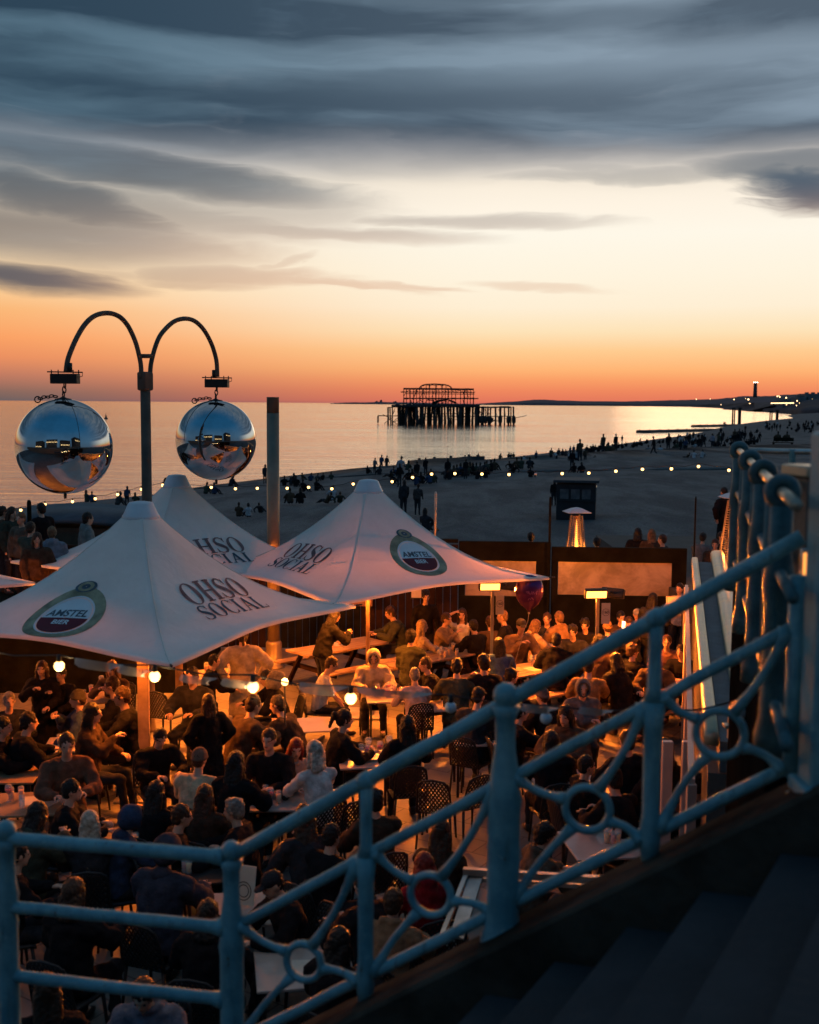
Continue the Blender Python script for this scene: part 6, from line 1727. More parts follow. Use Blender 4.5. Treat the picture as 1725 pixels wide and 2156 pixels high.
seat('dark-haired person looking right above the blonde hair', 'dark-haired person above the blonde hair', 152, 1664, 80, hair='short', hc='k', top=K_, kind='jacket', lean=8, **PB)
seat('person with long blonde hair seen from behind at the top rail', 'blonde person at the top rail', 190, 1732, 350, hair='longer', hc='w', top=DGR, kind='coat', female=True, lean=6, **PB)
seat('person in a blue hooded top with fair hair beneath', 'person in the blue hooded top', 276, 1722, 60, hair='hoodup', hc='w', top=NAVY, kind='hoodie', hood='up', female=True, lean=14, **PB)
seat('person with black straight hair left of the capped man', 'person with black straight hair', 331, 1668, 20, hair='longer', hc='k', top=K_, kind='jacket', female=True, lean=10, **PB)
seat('person with long brown hair seen from behind, left of the grey-faced man', 'person with long brown hair', 433, 1676, 10, hair='longer', hc='b', top=(.05, .03, .02), kind='jacket', female=True, lean=10, **PB)
seat('man in profile above the big navy hood', 'man above the navy hood', 384, 1718, 70, hair='short', hc='b', top=K_, kind='jacket', lean=14, **PB)
seat('man with curly grey hair looking left above the corner post', 'man with curly grey hair', 492, 1706, 280, hair='messy', hc='g', top=K_, kind='jacket', lean=12, **PB)
# ---- nearest, almost in the dark
seat('big person in a dark navy hooded coat, back to the camera below the top rail', 'big person in navy', 352, 1790, 20, hair='hoodup', hc='k', top=(.03, .035, .055), kind='coat', hood='up', lean=14, s=1.12, **PB)
seat('person with brown hair in near darkness at the lower left', 'person in the dark at the lower left', 158, 1880, 20, hair='bob', hc='b', top=K_, kind='coat', female=True, lean=6, s=1.05, **PB)
seat('capped man with a pale face looking down right of the blue corner post', 'capped man by the corner post', 574, 1862, 240, hair='cap', hc='k', top=K_, kind='jacket', hood=(.02, .02, .025), lean=18, nod=14, **PB)
seat('person in a grey hooded top seen from above between the lower two bars', 'person between the lower bars', 302, 2096, 185, hair='short', hc='k', top=(.15, .15, .19), kind='hoodie', hood='down', lean=16, nod=20, **PB)
seat('person in red with red hair seen through the second railing ring', 'person in red', 892, 1822, 340, hair='long', hc='r', top=(.22, .01, .018), kind='hoodie', hood='down', female=True, lean=6, **PB)
seat('dark-haired bearded person right of the blue centre post, lower panel', 'bearded person in the lower panel', 1148, 1758, 70, hair='messy', hc='k', top=(.10, .07, .05), kind='hoodie', lean=14, **PB)
seat('person in an orange-brown top seen through the lower second panel', 'person in the orange-brown top', 830, 1900, 20, hair='short', hc='b', top=(.25, .14, .08), kind='hoodie', lean=14, **PB)
seat('dark figure seen below the first ring panel', 'dark figure below the first ring', 716, 1985, 30, hair='long', hc='k', top=K_, kind='coat', lean=10, **PB)
seat('person at the lower left edge behind the bottom bar', 'person at the lower left edge', 100, 2085, 340, hair='longer', hc='b', top=K_, kind='jacket', female=True, lean=8, **PB)
seat('dark person leaning behind the first railing baluster', 'dark person behind the first baluster', 700, 1760, 40, hair='short', hc='k', top=K_, kind='jacket', lean=14, **PB)
seat('dark person left of the blue corner post with back turned', 'dark person left of the corner post', 440, 1925, 10, hair='bob', hc='k', top=K_, kind='coat', lean=8, **PB)
seat('dark silhouette at the left edge between the upper bars', 'dark silhouette at the left edge', 40, 1800, 60, hair='short', hc='k', top=K_, kind='jacket', lean=10, **PB)
seat('person with cropped hair seen through the fourth panel, beside the pale screen post', 'person in the fourth panel', 1466, 1650, 330, hair='short', hc='k', top=K_, kind='coat', lean=6, s=1.05, **PB)
seat('dark person in the third panel below the ring', 'dark person below the third ring', 1222, 1850, 30, hair='short', hc='k', top=DGR, kind='jacket', lean=12, **PB)

# ---- the rest of the crowd, mostly dark backs
XH = ['short', 'long', 'bob', 'short', 'pony', 'beanie', 'messy', 'longer', 'bun', 'cap']
XK = ['jacket', 'coat', 'hoodie', 'jacket', 'puffer']
for i, (x, y, hd, where) in enumerate((
    (196, 1502, 80, 'between the plates table and the paired men'), (300, 1628, 40, 'just left of the foot of the timber post'), (28, 1596, 60, 'behind the timber table at the left edge'), (96, 1604, 300, 'left of the man in the open jacket'), (566, 1558, 200, 'behind the red-haired woman'),
    (556, 1764, 330, 'left of the first baluster under the top rail'), (232, 1662, 110, 'between the timber post and the blonde hair'), (82, 1716, 30, 'in front of the table with papers'), (16, 1752, 70, 'above the left post knob'), (628, 1800, 300, 'under the sloping top rail near the first baluster'),
    (640, 1722, 350, 'right in front of the pale table with the bowl'), (256, 1862, 20, 'in the dark gap between the upper and middle bars'), 
    (610, 1940, 200, 'through the first ring panel, upper part'), (764, 1862, 330, 'right behind the first baluster, lower half'), (800, 1768, 30, 'in the triangle left of the second ring'),
    (788, 1686, 340, 'below the woman with very long black hair'), (1008, 1466, 20, 'between the lattice chair and the blue centre post'), (1096, 1636, 350, 'right beside the blue centre post under the middle rail'), (1110, 1700, 20, 'in the upper left corner of the third panel'), (1290, 1640, 330, 'right of the third ring under the middle rail'),
    (1352, 1700, 20, 'left of the slim baluster in the third panel'), (1398, 1580, 340, 'right of the slim baluster near the screen post'), (1190, 1508, 200, 'under the middle rail left of the grey hooded coat'), (1350, 1478, 350, 'in front of the table by the screen'), (962, 1404, 10, 'in front of the crowded picnic table'),
    (1018, 1396, 330, 'left of the menu-sheet picnic table'), (1240, 1404, 20, 'behind the sloping rail near the menu-sheet picnic table'), (1296, 1392, 340, 'behind the rail below the tan beanie'), (164, 1472, 250, 'left of the two side by side men'), (312, 1446, 200, 'under the parasol corner right of the timber post'),
    (380, 1452, 160, 'left of the standing long-haired woman'), (336, 1486, 20, 'between the timber post and the standing woman'), (152, 1444, 170, 'right of the person raising a glass'), (404, 1424, 190, 'at the bright table left of the beige coat'), (612, 1456, 250, 'right of the small lamp'),
    (1206, 1330, 200, 'right of the orange-brown bomber jacket'), (1098, 1318, 170, 'directly under the balloon'), (1262, 1352, 20, 'below the second heater post'), (1380, 1390, 200, 'at the far side of the table by the screen'), (866, 1340, 30, 'at the near left end of the crowded picnic table'), (930, 1752, 20, 'above the second ring'), )):
    if (i % 3 == 2 and y > 1440) or (y > 1690 and i % 3 == 0) or (x < 700 and 1430 < y < 1690 and i % 4 != 0): continue
    rr_ = random.Random(i * 5 + 2); hr_ = XH[(i * 3 + 1) % 10]; kd_ = XK[(i * 7) % 5]
    tp_ = rr_.choice((K_, K_, DGR, BRN, NAVY, OLV, (.05, .025, .015))) if y > 1480 or x < 400 else rr_.choice((K_, DGR, BRN, (.20, .12, .06), OLV))
    cn = {K_: 'black', DGR: 'grey', BRN: 'brown', NAVY: 'navy', OLV: 'olive'}.get(tp_, 'rust')
    seat('person in %s with %s %s' % (cn, {'short': 'short hair', 'long': 'long hair', 'bob': 'a bob', 'pony': 'a ponytail', 'beanie': 'a beanie', 'messy': 'tousled hair', 'longer': 'long locks', 'bun': 'a bun', 'cap': 'a cap'}[hr_], where), 'person ' + where, x, y, hd + rr_.uniform(-12, 12), y < 1990 and not (x > 860 and y < 1420), hair=hr_, hc=rr_.choice('kkkb'), top=tp_, kind=kd_, hood=(.05, .045, .04) if hr_ in ('beanie', 'cap') else None, female=hr_ in ('long', 'longer', 'pony', 'bun', 'bob'), lean=rr_.uniform(4, 20), arms=rr_.choice(('table', 'lap', 'drink', 'table')), s=rr_.uniform(1.02, 1.12), **PB)
# clutter on the tables
for x, y, nm in ((818, 1466, 'the hooded man\'s table'), (770, 1598, 'the table by the very long black hair'), (594, 1684, 'the table with the dark bowl'), (160, 1566, 'the plates table'), (40, 1692, 'the table with papers'), (1375, 1436, 'the picnic table by the screen'), (1146, 1402, 'the menu-sheet picnic table'), (430, 1826, 'the dark table left of the corner post'), (1185, 1640, 'the table behind the middle rail'), (455, 1418, 'the bright table by the beige coat'), (712, 1360, 'the empty picnic table'), (1290, 1775, 'the grey table in the third panel'), (205, 1468, 'the timber table behind the two men')):
    rr_ = random.Random(x); c_ = P(x, y, .7505)
    for j in range(4):
        p_ = c_ + Vector((rr_.uniform(-.27, .27), rr_.uniform(-.2, .2), 0)); k_ = rr_.randrange(3)
        o_ = (wineglass if j % 4 == 1 else tumbler)(p_, 'glass among several on ' + nm, k_)
        o_['group'] = 'glasses on ' + nm
# ---- empty chairs
for x, y, hd, lb in ((974, 1508, 290, 'empty lattice-backed chair standing between the two black jackets, back to the right'), (1003, 1592, 0, 'empty lattice-backed chair drawn up to the square table from the camera side'), 
                     (352, 1505, 20, 'empty lattice-backed chair between the timber post and the standing woman'), (742, 1745, 340, 'lattice-backed chair in the dark behind the first baluster'), (920, 1700, 10, 'lattice-backed chair above the middle rail, beside the long-haired woman'), (985, 1690, 330, 'small chair with a pale strap on the orange paving above the rail')):
    chair(P(x, y, .45) * Vector((1, 1, 0)) if False else Vector((P(x, y, .45).x, P(x, y, .45).y, 0)), hd, lb)
# ---- cushion, phone, balloon, folded frame
c = Q(580, 1432, 17.0); bm = bmesh.new(); ellipsoid(bm, (0, 0, 0), Matrix.Identity(3), .15, .05, .15, 16, 7)
for v in bm.verts:
    k = 1 + .28 * (abs(v.co.x) * abs(v.co.z)) / .021; v.co.x *= k; v.co.z *= k
tag(obj('cushion', bm, mat('striped_cushion', (.45, .36, .24), .9, 0, .4, 8, col2=(.12, .09, .06)), None, c), 'pale striped cushion held up behind the leaning men', 'cushion').rotation_euler = (R(10), R(20), R(30))
c = Q(1313, 1316, 20.2); bm = bmesh.new(); box(bm, (0, 0, 0), (.075, .008, .15), bevel=.003); ph = tag(obj('phone', bm, M_blk, None, c), 'lit phone held up beside the tan beanie', 'phone'); ph.rotation_euler = (R(-15), R(8), R(10))
bm = bmesh.new(); box(bm, (0, -.0055, 0), (.066, .003, .138)); obj('screen', bm, mat('phone_screen', (.5, .6, .7), emit=(.45, .6, .8), estr=1.2, var=0), ph)
c = Q(1431, 1262, 20.6); c = Q(1418, 1266, 20.8); bm = bmesh.new(); box(bm, (0, 0, 0), (.26, .01, .19), bevel=.003); cb = tag(obj('order_card', bm, MATS['cream_card'], None, c), 'card held by the man in the white shirt beside the glass screen', 'card'); cb.rotation_euler = (R(-20), 0, 0)
bm = bmesh.new()
for a_, b_, w_, h_ in ((0, .085, .24, .012), (0, -.085, .24, .012), (-.115, 0, .012, .16), (.115, 0, .012, .16)): box(bm, (a_, -.007, b_), (w_, .003, h_))
obj('card_border', bm, MATS['maroon_print'], cb)
bc = Q(1115, 1248, 19.0)
t = thing('balloon', 'dark purple foil balloon floating on a string between the two glowing heaters', 'balloon', bc)
bm = bmesh.new(); rb_ = .245
lathe(bm, [(.001, -.335), (.02, -.32), (.03, -.30), (.07, -.27), (.15, -.20), (.215, -.10), (.243, .02), (.235, .12), (.20, .20), (.13, .27), (.05, .30), (.001, .305)], n=28)
for v in bm.verts:
    v.co.y *= .72; a = math.atan2(v.co.y, v.co.x); e_ = .010 * math.sin(a * 9) * (1 if abs(v.co.y) < .05 else .3); v.co.x *= 1 + e_; v.co.z *= 1 + e_ * .5
obj('foil', bm, mat('purple_foil', (.10, .028, .14), .14, .55, .3, 4, .15, 14), t)
# faint script squiggle printed on the foil
bm = bmesh.new()
def foil_pt(x, z): return Vector((x, -.72 * math.sqrt(max(0, .243 ** 2 - x * x)) * math.sqrt(max(.05, 1 - (z / .32) ** 2)) - .004, z))
for seg in ([(-.07, .05), (-.05, .02), (-.02, .02), (-.03, .06), (-.05, .05), (-.01, .0)], [(0, .0), (.02, .05), (.04, .04), (.03, 0), (.01, .02)], [(.05, .05), (.06, 0), (.08, .03), (.10, 0), (.11, .06)], [(-.04, -.10), (-.02, -.06), (0, -.09), (.02, -.05), (.05, -.09)]):
    tube(bm, [foil_pt(a, b) for a, b in seg], .0035, 5)
obj('script_print', bm, mat('pink_print', (.30, .12, .28), .5, var=0), t)
e = Q(1085, 1392, 19.3) - bc; bm = bmesh.new(); tube(bm, [Vector((0, 0, -.33)), Vector((-.02, 0, -.5)), e * .5 + Vector((.05, 0, 0)), e], .004, 5); lathe(bm, [(.02, -.36), (.012, -.34), (.022, -.33)], n=8); obj('string', bm, M_flag, t)
# notices on the boards
for x, y, Y, key, lb in ((877, 1240, 24.0, '170', 'dark framed number notice on the boards above the bearded person'), (763, 1252, 24.2, '', 'plain pale notice on the boards left of the dark number notice')):
    c = Q(x, y, Y); w_, h_ = (.26, .42) if key else (.44, .5); bm = bmesh.new(); box(bm, (0, 0, 0), (w_, .03, h_), bevel=.005); n_ = tag(obj('notice', bm, M_blk if key else mat('orange_notice', (.35, .18, .10), .6), None, c), lb, 'notice')
    bm = bmesh.new(); box(bm, (0, -.0165, 0), (w_ - .05, .003, h_ - .05))
    obj('sheet', bm, MATS['cream_card'] if key else mat('orange_sheet', (.38, .22, .13), .7), n_)
    if key:
        me = TXT[key]; bm = bmesh.new(); b2 = bmesh.new(); b2.from_mesh(me); mp = {v: bm.verts.new((v.co.x * .10, -.0188, .05 + v.co.y * .10)) for v in b2.verts}
        for fa in b2.faces: bm.faces.new([mp[v] for v in fa.verts])
        b2.free(); obj('number', bm, M_blk, n_)
# tilted grey folding frame seen through the second panel
t = thing('folding_frame', 'blue-grey metal frame with two sloping bars behind the second railing panel', 'frame')
a_, b_ = Q(984, 1838, 8.6), Q(928, 1978, 8.2); bm = bmesh.new(); beam(bm, a_, b_, .035, .03); obj('bar', bm, M_gal, t)
a_, b_ = Q(1004, 1842, 8.6), Q(962, 1975, 8.2); bm = bmesh.new(); beam(bm, a_, b_, .11, .03); obj('bar', bm, M_gal, t)
a_, b_ = Q(976, 1834, 8.6), Q(1330, 1856, 8.3); bm = bmesh.new(); beam(bm, a_, b_, .05, .05); obj('top_bar', bm, M_gal, t)
a_, b_ = Q(980, 1850, 8.6), Q(1330, 1872, 8.3); bm = bmesh.new(); beam(bm, a_, b_, .03, .03); obj('lower_bar', bm, M_gal, t)
# ---- raised deck with the standing crowd at the left
bm = bmesh.new(); box(bm, (-8.2, 22.6, .72), (8.2, 3.8, 1.44)); struct('raised_deck', bm, M_wood)
for x, y, hd, hr, hc, tp, kd, sc_, lb in ((7, 1078, 60, 'short', 'b', BRN, 'jacket', 1, 'leftmost head of the standing crowd at the far left edge'), (26, 1080, 120, 'bob', 'b', OLV, 'jacket', 1, 'second person from the left edge in the standing crowd'), (44, 1092, 200, 'short', 'l', (.10, .09, .07), 'jacket', 1, 'person with lighter hair in the standing crowd, under the first bulb'), (86, 1072, 300, 'short', 'k', K_, 'coat', 1.04, 'tallest dark person of the standing crowd, below the string of bulbs'), (66, 1112, 20, 'short', 'b', (.07, .08, .06), 'jacket', .98, 'person in olive in front of the tallest one'), (110, 1122, 350, 'short', 'l', (.22, .25, .30), 'hoodie', .96, 'person in a pale blue hooded top at the left'), (186, 1092, 60, 'short', 'k', (.20, .20, .19), 'hoodie', 1.02, 'person in a pale grey coat standing apart beside the dark sheeted roof'), (78, 1135, 160, 'long', 'b', BRN, 'jacket', .93, 'brown-haired person behind the pale blue hood')):
    person(lb, (x, y), hd, 'stand', hr, hc, tp, kd, arms='phone' if 'olive' in lb else 'hang', lean=3, z0=1.44, s=sc_, group='people standing on the raised deck', detail=.5)

# ================================================================== BEACH
def silhouette(pose, seed, dress=0):
    """one-mesh figure for the beach; slots: top, trousers, skin, hair"""
    rng = random.Random(seed); V3 = Vector
    hip = V3((0, 0, {'sit': .14, 'lie': .15, 'kneel': .42}.get(pose, .92))); le = R({'sit': rng.uniform(-8, 22), 'stand': 2, 'walk': 5, 'bend': 45, 'lie': -38, 'kneel': 18}[pose])
    up = V3((rng.uniform(-.06, .06), math.sin(le), math.cos(le))).normalized(); sh = hip + up * .50; head = sh + up * .22 + V3((0, .02, 0)); bm = bmesh.new()
    loft(bm, [hip - up * .04, hip + up * .06, hip + up * .22, hip + up * .40, sh, sh + up * .06], V3((1, 0, 0)), [(.17, .14), (.19, .15), (.17, .14), (.20, .15), (.17, .11), (.07, .07)], 10)
    ellipsoid(bm, head, Matrix.Identity(3), .090, .105, .125, 8, 5); capsule(bm, sh, head, .06, .05, 6, 1)
    kn, an = {'sit': ((.13, .34, .42), (.12, .62, .08)), 'kneel': ((.12, .34, .08), (.12, -.1, .07)), 'lie': ((.1, .4, .28), (.1, .8, .08)), 'walk': ((.09, .18, .48), (.09, .32, .08))}.get(pose, ((.10, .02, .48), (.11, 0, .07)))
    for i, sg in enumerate((-1, 1)):
        k = V3((sg * kn[0], kn[1] * (1 if i or pose != 'walk' else -.3), kn[2])); a = V3((sg * an[0], an[1] * (1 if i or pose != 'walk' else -1.1), an[2] + (.06 if pose == 'walk' and not i else 0)))
        capsule(bm, hip + V3((sg * .09, 0, 0)), k, .10, .075, 7, 1); capsule(bm, k, a, .07, .05, 7, 1); capsule(bm, a, a + V3((0, .14, -.03)), .045, .04, 6, 1)
        s0 = sh + V3((sg * .19, 0, -.03)); tg = {'sit': hip + V3((sg * .14, .34, .28)), 'lie': hip + V3((sg * .25, -.45, -.05)), 'kneel': hip + V3((sg * .1, .35, .2))}.get(pose, sh + V3((sg * .24, .06 + .1 * i, -.56)))
        if pose == 'stand' and seed % 3 == 0 and i: tg = sh + V3((.08, .28, -.12))
        e_, tg = ik(s0, tg, .28, .26, V3((sg, -.4, -.6))); capsule(bm, s0, e_, .068, .055, 7, 1); capsule(bm, e_, tg, .052, .040, 7, 1)
    if dress: ellipsoid(bm, head - up * .02 - V3((0, .03, 0)), Matrix.Identity(3), .11, .11, .17, 8, 5); ellipsoid(bm, head - up * .16 - V3((0, .06, 0)), Matrix.Identity(3), .10, .08, .14, 8, 5)
    def post(me):
        for p in me.polygons:
            c = Vector(p.center)
            if (c - head).length < .17: p.material_index = 2 if (c.y - head.y) > .03 and c.z < head.z + .05 else 3
            elif (c - hip).dot(up) < .02 or (pose in ('sit', 'lie', 'kneel') and c.y > hip.y + .17 and c.z < .5 and (c - hip).dot(up) < .25): p.material_index = 1
    o = soft('person', bm, [cloth(K_), cloth((.03, .03, .035)), skin_mat('l'), hair_mat('k')], None, .034, 0.02, FOLD, 1, post)
    return o
PROTO = {}
for ps, n in (('sit', 5), ('stand', 4), ('walk', 2), ('bend', 1), ('lie', 1), ('kneel', 1)):
    PROTO[ps] = [silhouette(ps, i + 1, i % 2) for i in range(n)]
flush()
used = set(); CROWD = bmesh.new()
TOPS = [K_, DGR, NAVY, BRN, OLV, (.06, .05, .05)]
def beach(px, py, pose, label=None, group=None, light=None, h=None, seed=[0]):
    seed[0] += 1; rng = random.Random(seed[0] * 7 + 1)
    g_ = ground_hit(px, py); pr = rng.choice(PROTO[pose])
    if label is None:
        m4 = Matrix.Translation(g_) @ Matrix.Rotation(rng.uniform(-.8, .8), 4, 'Z') @ Matrix.Scale(rng.uniform(.94, 1.06), 4)
        b2 = bmesh.new(); b2.from_mesh(pr.data); bmesh.ops.transform(b2, matrix=m4, verts=b2.verts)
        sl = 4 if light else 0
        mp = [CROWD.verts.new(v.co) for v in b2.verts]; b2.verts.index_update()
        for fa in b2.faces:
            nf = CROWD.faces.new([mp[v.index] for v in fa.verts]); nf.smooth = True; nf.material_index = sl if fa.material_index == 0 else fa.material_index
        b2.free(); return
    if pr.name in used: o = pr.copy(); COL.objects.link(o)
    else: o = pr; used.add(pr.name)
    o.location = g_; o.rotation_euler = (0, 0, rng.uniform(-.8, .8) if pose != 'walk' else R(90) * rng.choice((-1, 1)))
    s_ = rng.uniform(.94, 1.05)
    if h: s_ = max(.75, min(1.45, h * g_.y / F / (1.70 if pose in ('stand', 'walk', 'bend') else .92)))
    o.scale = (s_,) * 3
    o.material_slots[0].link = 'OBJECT'; o.material_slots[0].material = cloth(light if light else rng.choice(TOPS))
    tag(o, label or 'small dark figure %s on the far shingle among many alike' % {'sit': 'sitting', 'stand': 'standing', 'walk': 'walking', 'bend': 'bending', 'lie': 'lying', 'kneel': 'kneeling'}[pose], 'person', group or 'people scattered over the beach')
LG = (.38, .38, .40)
for px, py, ps, h, lt, lb in (
    (558, 1019, 'stand', 40, None, 'lone person standing in silhouette at the water left of the steel column'), (485, 1026, 'sit', 26, None, 'person sitting in silhouette under the right mirror ball'), (409, 1028, 'sit', 20, None, 'person sitting just right of the rear parasol cap'), (433, 1042, 'sit', 26, None, 'left dark sitter beneath the bulbs, right of the rear parasol'), (451, 1043, 'sit', 26, None, 'right dark sitter beneath the bulbs, right of the rear parasol'),
    (503, 1090, 'sit', 32, None, 'dark sitter beside the person in pale grey, left of the steel column'), (524, 1091, 'sit', 30, LG, 'sitter in pale grey on the shingle left of the steel column'), (549, 1082, 'lie', 22, None, 'person lying back next to the sitter in pale grey'),
    (183, 1059, 'sit', 26, None, 'left one of the couple sitting close together behind the bulbs'), (194, 1060, 'sit', 24, None, 'right one of the couple sitting close together behind the bulbs'), (247, 1066, 'sit', 30, None, 'person sitting under the sea bulb left of the mast'), (268, 1067, 'stand', 34, None, 'person with an outstretched arm left of the mast'), (286, 1062, 'sit', 24, None, 'person sitting directly left of the mast'),
    (613, 1023, 'sit', 18, None, 'sitter just right of the steel column'), (637, 1012, 'sit', 12, None, 'small sitter second from the steel column at the waterline'), (655, 1015, 'sit', 18, None, 'third sitter from the steel column at the waterline'), (668, 1015, 'sit', 18, None, 'fourth sitter from the steel column at the waterline'), (680, 1013, 'sit', 14, None, 'fifth sitter from the steel column at the waterline'), (698, 1011, 'sit', 11, None, 'small sitter at the right end of the waterline row'),
    (612, 1064, 'sit', 34, None, 'left big dark sitter right of the steel column'), (634, 1063, 'sit', 34, None, 'right big dark sitter right of the steel column'), (688, 1062, 'lie', 30, None, 'dark lounging person above the left slope of the right parasol'), (700, 1058, 'sit', 34, LG, 'sitter with a pale hood above the left slope of the right parasol'), (716, 1062, 'lie', 30, None, 'lounging person left of the right parasol cap'),
    (774, 999, 'sit', 18, None, 'lone sitter left of the standing trio by the water'), (789, 999, 'stand', 33, (.14, .13, .14), 'left one of the standing trio by the water'), (803, 992, 'stand', 34, None, 'middle one of the standing trio by the water'), (814, 993, 'stand', 33, None, 'right one of the standing trio by the water'), (800, 1002, 'sit', 20, None, 'sitter at the feet of the standing trio'), (828, 1004, 'sit', 22, None, 'left sitter in the cluster right of the standing trio'), (841, 1000, 'kneel', 30, (.26, .27, .30), 'kneeling person in a pale jacket right of the standing trio'), (857, 992, 'sit', 22, None, 'person perched at the left end of the groyne'),
    (979, 977, 'sit', 18, None, 'left sitter of three before the lone standing person under the pier'), (992, 976, 'sit', 15, None, 'middle sitter of three before the lone standing person under the pier'), (999, 974, 'sit', 9, None, 'smallest sitter of three before the lone standing person under the pier'), (1006, 975, 'bend', 23, None, 'person standing with bowed head below the right end of the pier'), (1052, 968, 'sit', 13, None, 'lone sitter on the skyline of the beach right of the pier'), (1070, 965, 'sit', 12, None, 'left of three close sitters on the beach skyline'), (1076, 965, 'sit', 11, None, 'middle of three close sitters on the beach skyline'), (1081, 964, 'sit', 11, None, 'right of three close sitters on the beach skyline'),
    (1088, 990, 'sit', 26, None, 'left sitter of the dark cluster in mid beach'), (1098, 989, 'sit', 26, None, 'second sitter of the dark cluster in mid beach'), (1103, 975, 'sit', 16, LG, 'pale sitter at the back of the dark cluster in mid beach'), (1115, 990, 'sit', 26, None, 'right sitter of the dark cluster in mid beach'), (1129, 974, 'stand', 24, None, 'upright person right of the dark cluster in mid beach'),
    (1160, 973, 'stand', 29, None, 'leftmost upright person of the large busy group'), (1172, 974, 'bend', 20, LG, 'person in a pale top bending at the left of the large busy group'), (1176, 968, 'stand', 24, None, 'person behind the pale bending one'), (1185, 970, 'stand', 20, DGR, 'third upright person of the large busy group'), (1191, 971, 'stand', 22, None, 'fourth upright person of the large busy group'), (1198, 976, 'bend', 18, LG, 'pale bending person in the middle of the large busy group'), (1201, 962, 'stand', 18, None, 'person at the back of the large busy group'), (1208, 960, 'stand', 22, None, 'slim person at the back of the large busy group'), (1213, 976, 'kneel', 22, (.2, .2, .22), 'kneeling person in grey in the large busy group'), (1221, 978, 'stand', 52, None, 'tallest person at the right of the large busy group'), (1232, 976, 'stand', 30, None, 'rightmost person of the large busy group'), (1251, 970, 'lie', 8, None, 'person lying right of the large busy group'),
    (1270, 957, 'stand', 47, None, 'tall person standing alone high on the beach'), (1281, 955, 'sit', 22, None, 'sitter at the feet of the tall lone person'), (1290, 955, 'sit', 20, None, 'second sitter right of the tall lone person'), (1297, 953, 'stand', 38, None, 'person standing right of the tall lone person'), (1310, 932, 'stand', 15, None, 'small upright person on the skyline right of the tall one'), (1301, 930, 'stand', 12, None, 'smaller upright person next to the skyline one'), (1339, 927, 'stand', 9, None, 'tiny person standing on the skyline left of the groynes'), (1349, 929, 'sit', 6, None, 'tiny sitter on the skyline left of the groynes'),
    (1377, 962, 'walk', 42, None, 'dark person striding across the beach below the groyne'), (1364, 958, 'sit', 20, (.20, .19, .19), 'pale sitter left of the striding person'), (1390, 958, 'sit', 20, LG, 'pale sitter right of the striding person'), (1407, 952, 'stand', 38, None, 'upright person right of the striding one'), (1426, 952, 'sit', 26, None, 'first sitter right of the upright pair in mid beach'), (1434, 950, 'sit', 22, GREY, 'grey sitter right of the upright pair in mid beach'), (1443, 954, 'stand', 30, None, 'last figure of the row below the long groyne'),
    (1446, 968, 'lie', 16, None, 'lying person left of the pale sitters by the lone bulbs'), (1461, 969, 'sit', 20, (.50, .42, .42), 'pale pink sitter above the pale bulbs'), (1477, 969, 'sit', 21, (.40, .34, .34), 'second pale pink sitter above the pale bulbs'), (1500, 946, 'stand', 32, (.30, .26, .30), 'standing person in a pale pink top left of the dark pair'), (1512, 949, 'walk', 38, None, 'dark person walking right of the pale pink top'), (1546, 934, 'stand', 30, None, 'left one of the dark pair above the first blue ball'), (1556, 934, 'stand', 30, None, 'right one of the dark pair above the first blue ball')):
    beach(px, py, ps, lb, 'people on the beach', lt, h)
beach(1363, 906.5, 'stand', 'tiny person standing out on the long groyne', 'people on the beach', None, 16)
beach(1524, 898, 'stand', 'left tiny person on the shorter groyne', 'people on the beach', None, 10); beach(1527, 898, 'stand', 'right tiny person on the shorter groyne', 'people on the beach', None, 10)
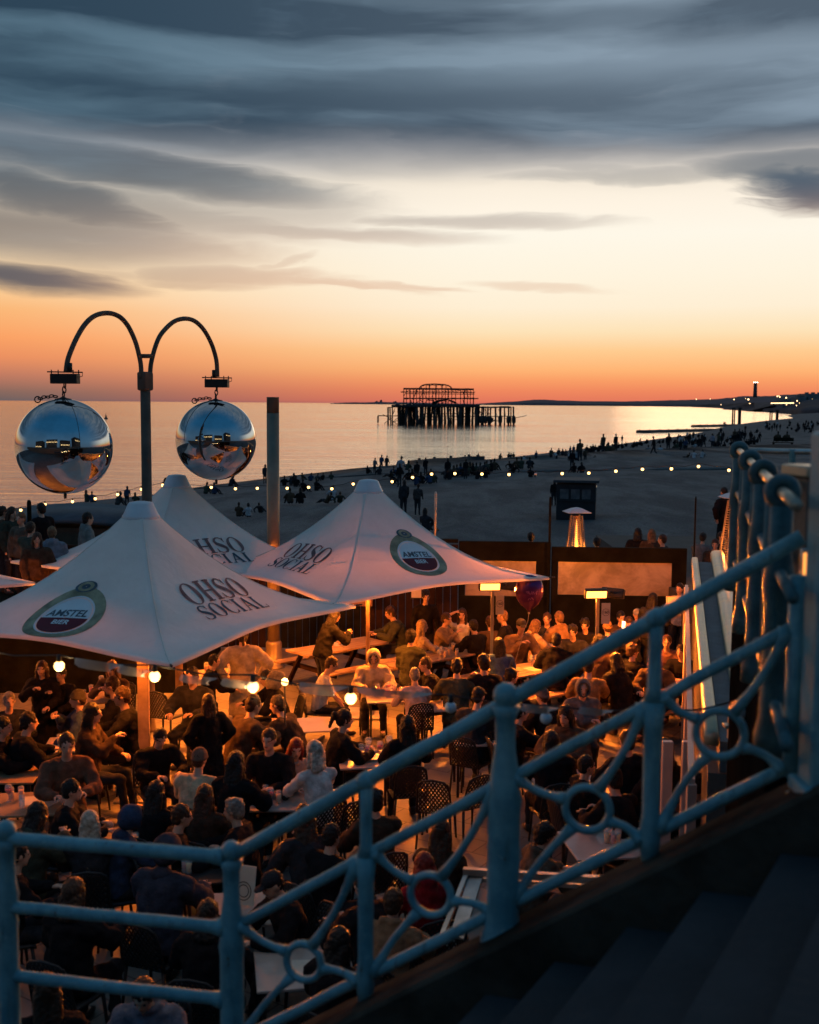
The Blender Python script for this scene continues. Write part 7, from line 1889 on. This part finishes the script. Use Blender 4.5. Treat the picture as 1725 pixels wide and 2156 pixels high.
# the two close walkers behind the right parasol and the seated one
for px, py, ps, h, lt, lb in ((850, 1088, 'stand', 74, None, 'left one of the tall dark pair walking behind the right parasol'), (879, 1086, 'stand', 66, None, 'right one of the tall dark pair walking behind the right parasol'), (897, 1124, 'sit', 50, None, 'dark person sitting with a pale cap behind the right parasol slope'), (1166, 1066, 'stand', 54, None, 'dark person leaning against the left side of the beach hut')):
    beach(px, py, ps, lb, 'people on the beach', lt, h)
for px, py in ((877, 1024), (887, 1022), (906, 1021), (912, 1020), (939, 1010), (947, 1011), (955, 1006), (962, 1005), (970, 1003), (976, 1006), (984, 1004), (990, 1000), (996, 1003), (1003, 1001), (1010, 1001), (1018, 1000), (1026, 997), (1034, 996), (1041, 994)):
    beach(px, py, 'sit', 'dark sitter of the long huddled row in front of the low groyne', 'people huddled in front of the low groyne', None, 26)
rg = random.Random(11)
for i in range(110):
    px = rg.uniform(1425, 1724); py = 946 - (px - 1425) * .125 + rg.uniform(-18, 12)
    if px > 1600: py = rg.uniform(893, 912)
    beach(px, py, rg.choice(('sit', 'sit', 'sit', 'stand', 'walk')), None, None, LG if rg.random() < .08 else None)
for i in range(34):
    px = rg.uniform(1225, 1440); beach(px, 952 - (px - 1225) * .10 + rg.uniform(-3, 6), 'sit')
for i in range(26):
    px = rg.uniform(590, 1240); beach(px, 1018 - (px - 590) * .066 + rg.uniform(2, 26), rg.choice(('sit', 'sit', 'lie', 'stand')) if px > 700 else 'sit')
tag(obj('distant_crowd', CROWD, [cloth(K_), cloth((.03, .03, .035)), skin_mat('l'), hair_mat('k'), cloth(LG)]), 'many tiny dark figures sitting and standing all over the far shingle', 'crowd', None, 'stuff')
# bench with two people at the upper right
g_ = ground_hit(1648, 944); Yb = g_.y
t = thing('beach_bench', 'bench with two people sitting on it beyond the cross railing', 'bench', g_, R(0)); wB = 42 * Yb / F; sB = wB / 1.7
bm = bmesh.new(); box(bm, (0, 0, .45 * sB), (wB, .4 * sB, .06 * sB)); obj('seat', bm, M_wood, t)
bm = bmesh.new(); box(bm, (0, -.22 * sB, .72 * sB), (wB, .05, .3 * sB)); obj('backrest', bm, M_wood, t)
for x in (-.46, .46): bm = bmesh.new(); box(bm, (x * wB, 0, .22 * sB), (.07, .4 * sB, .44 * sB)); obj('leg', bm, M_wood, t)
for dx, lb in ((-.27, 'left one of the two people on the bench beyond the cross railing'), (.18, 'right one of the two people on the bench beyond the cross railing')):
    o = PROTO['sit'][0].copy(); COL.objects.link(o); o.location = g_ + Vector((dx * wB, 0, .46 * sB)); o.scale = (sB,) * 3; o.rotation_euler = (0, 0, 0); tag(o, lb, 'person', 'people on the beach')
for ps in PROTO:
    for o in PROTO[ps]:
        if o.name not in used: bpy.data.objects.remove(o)
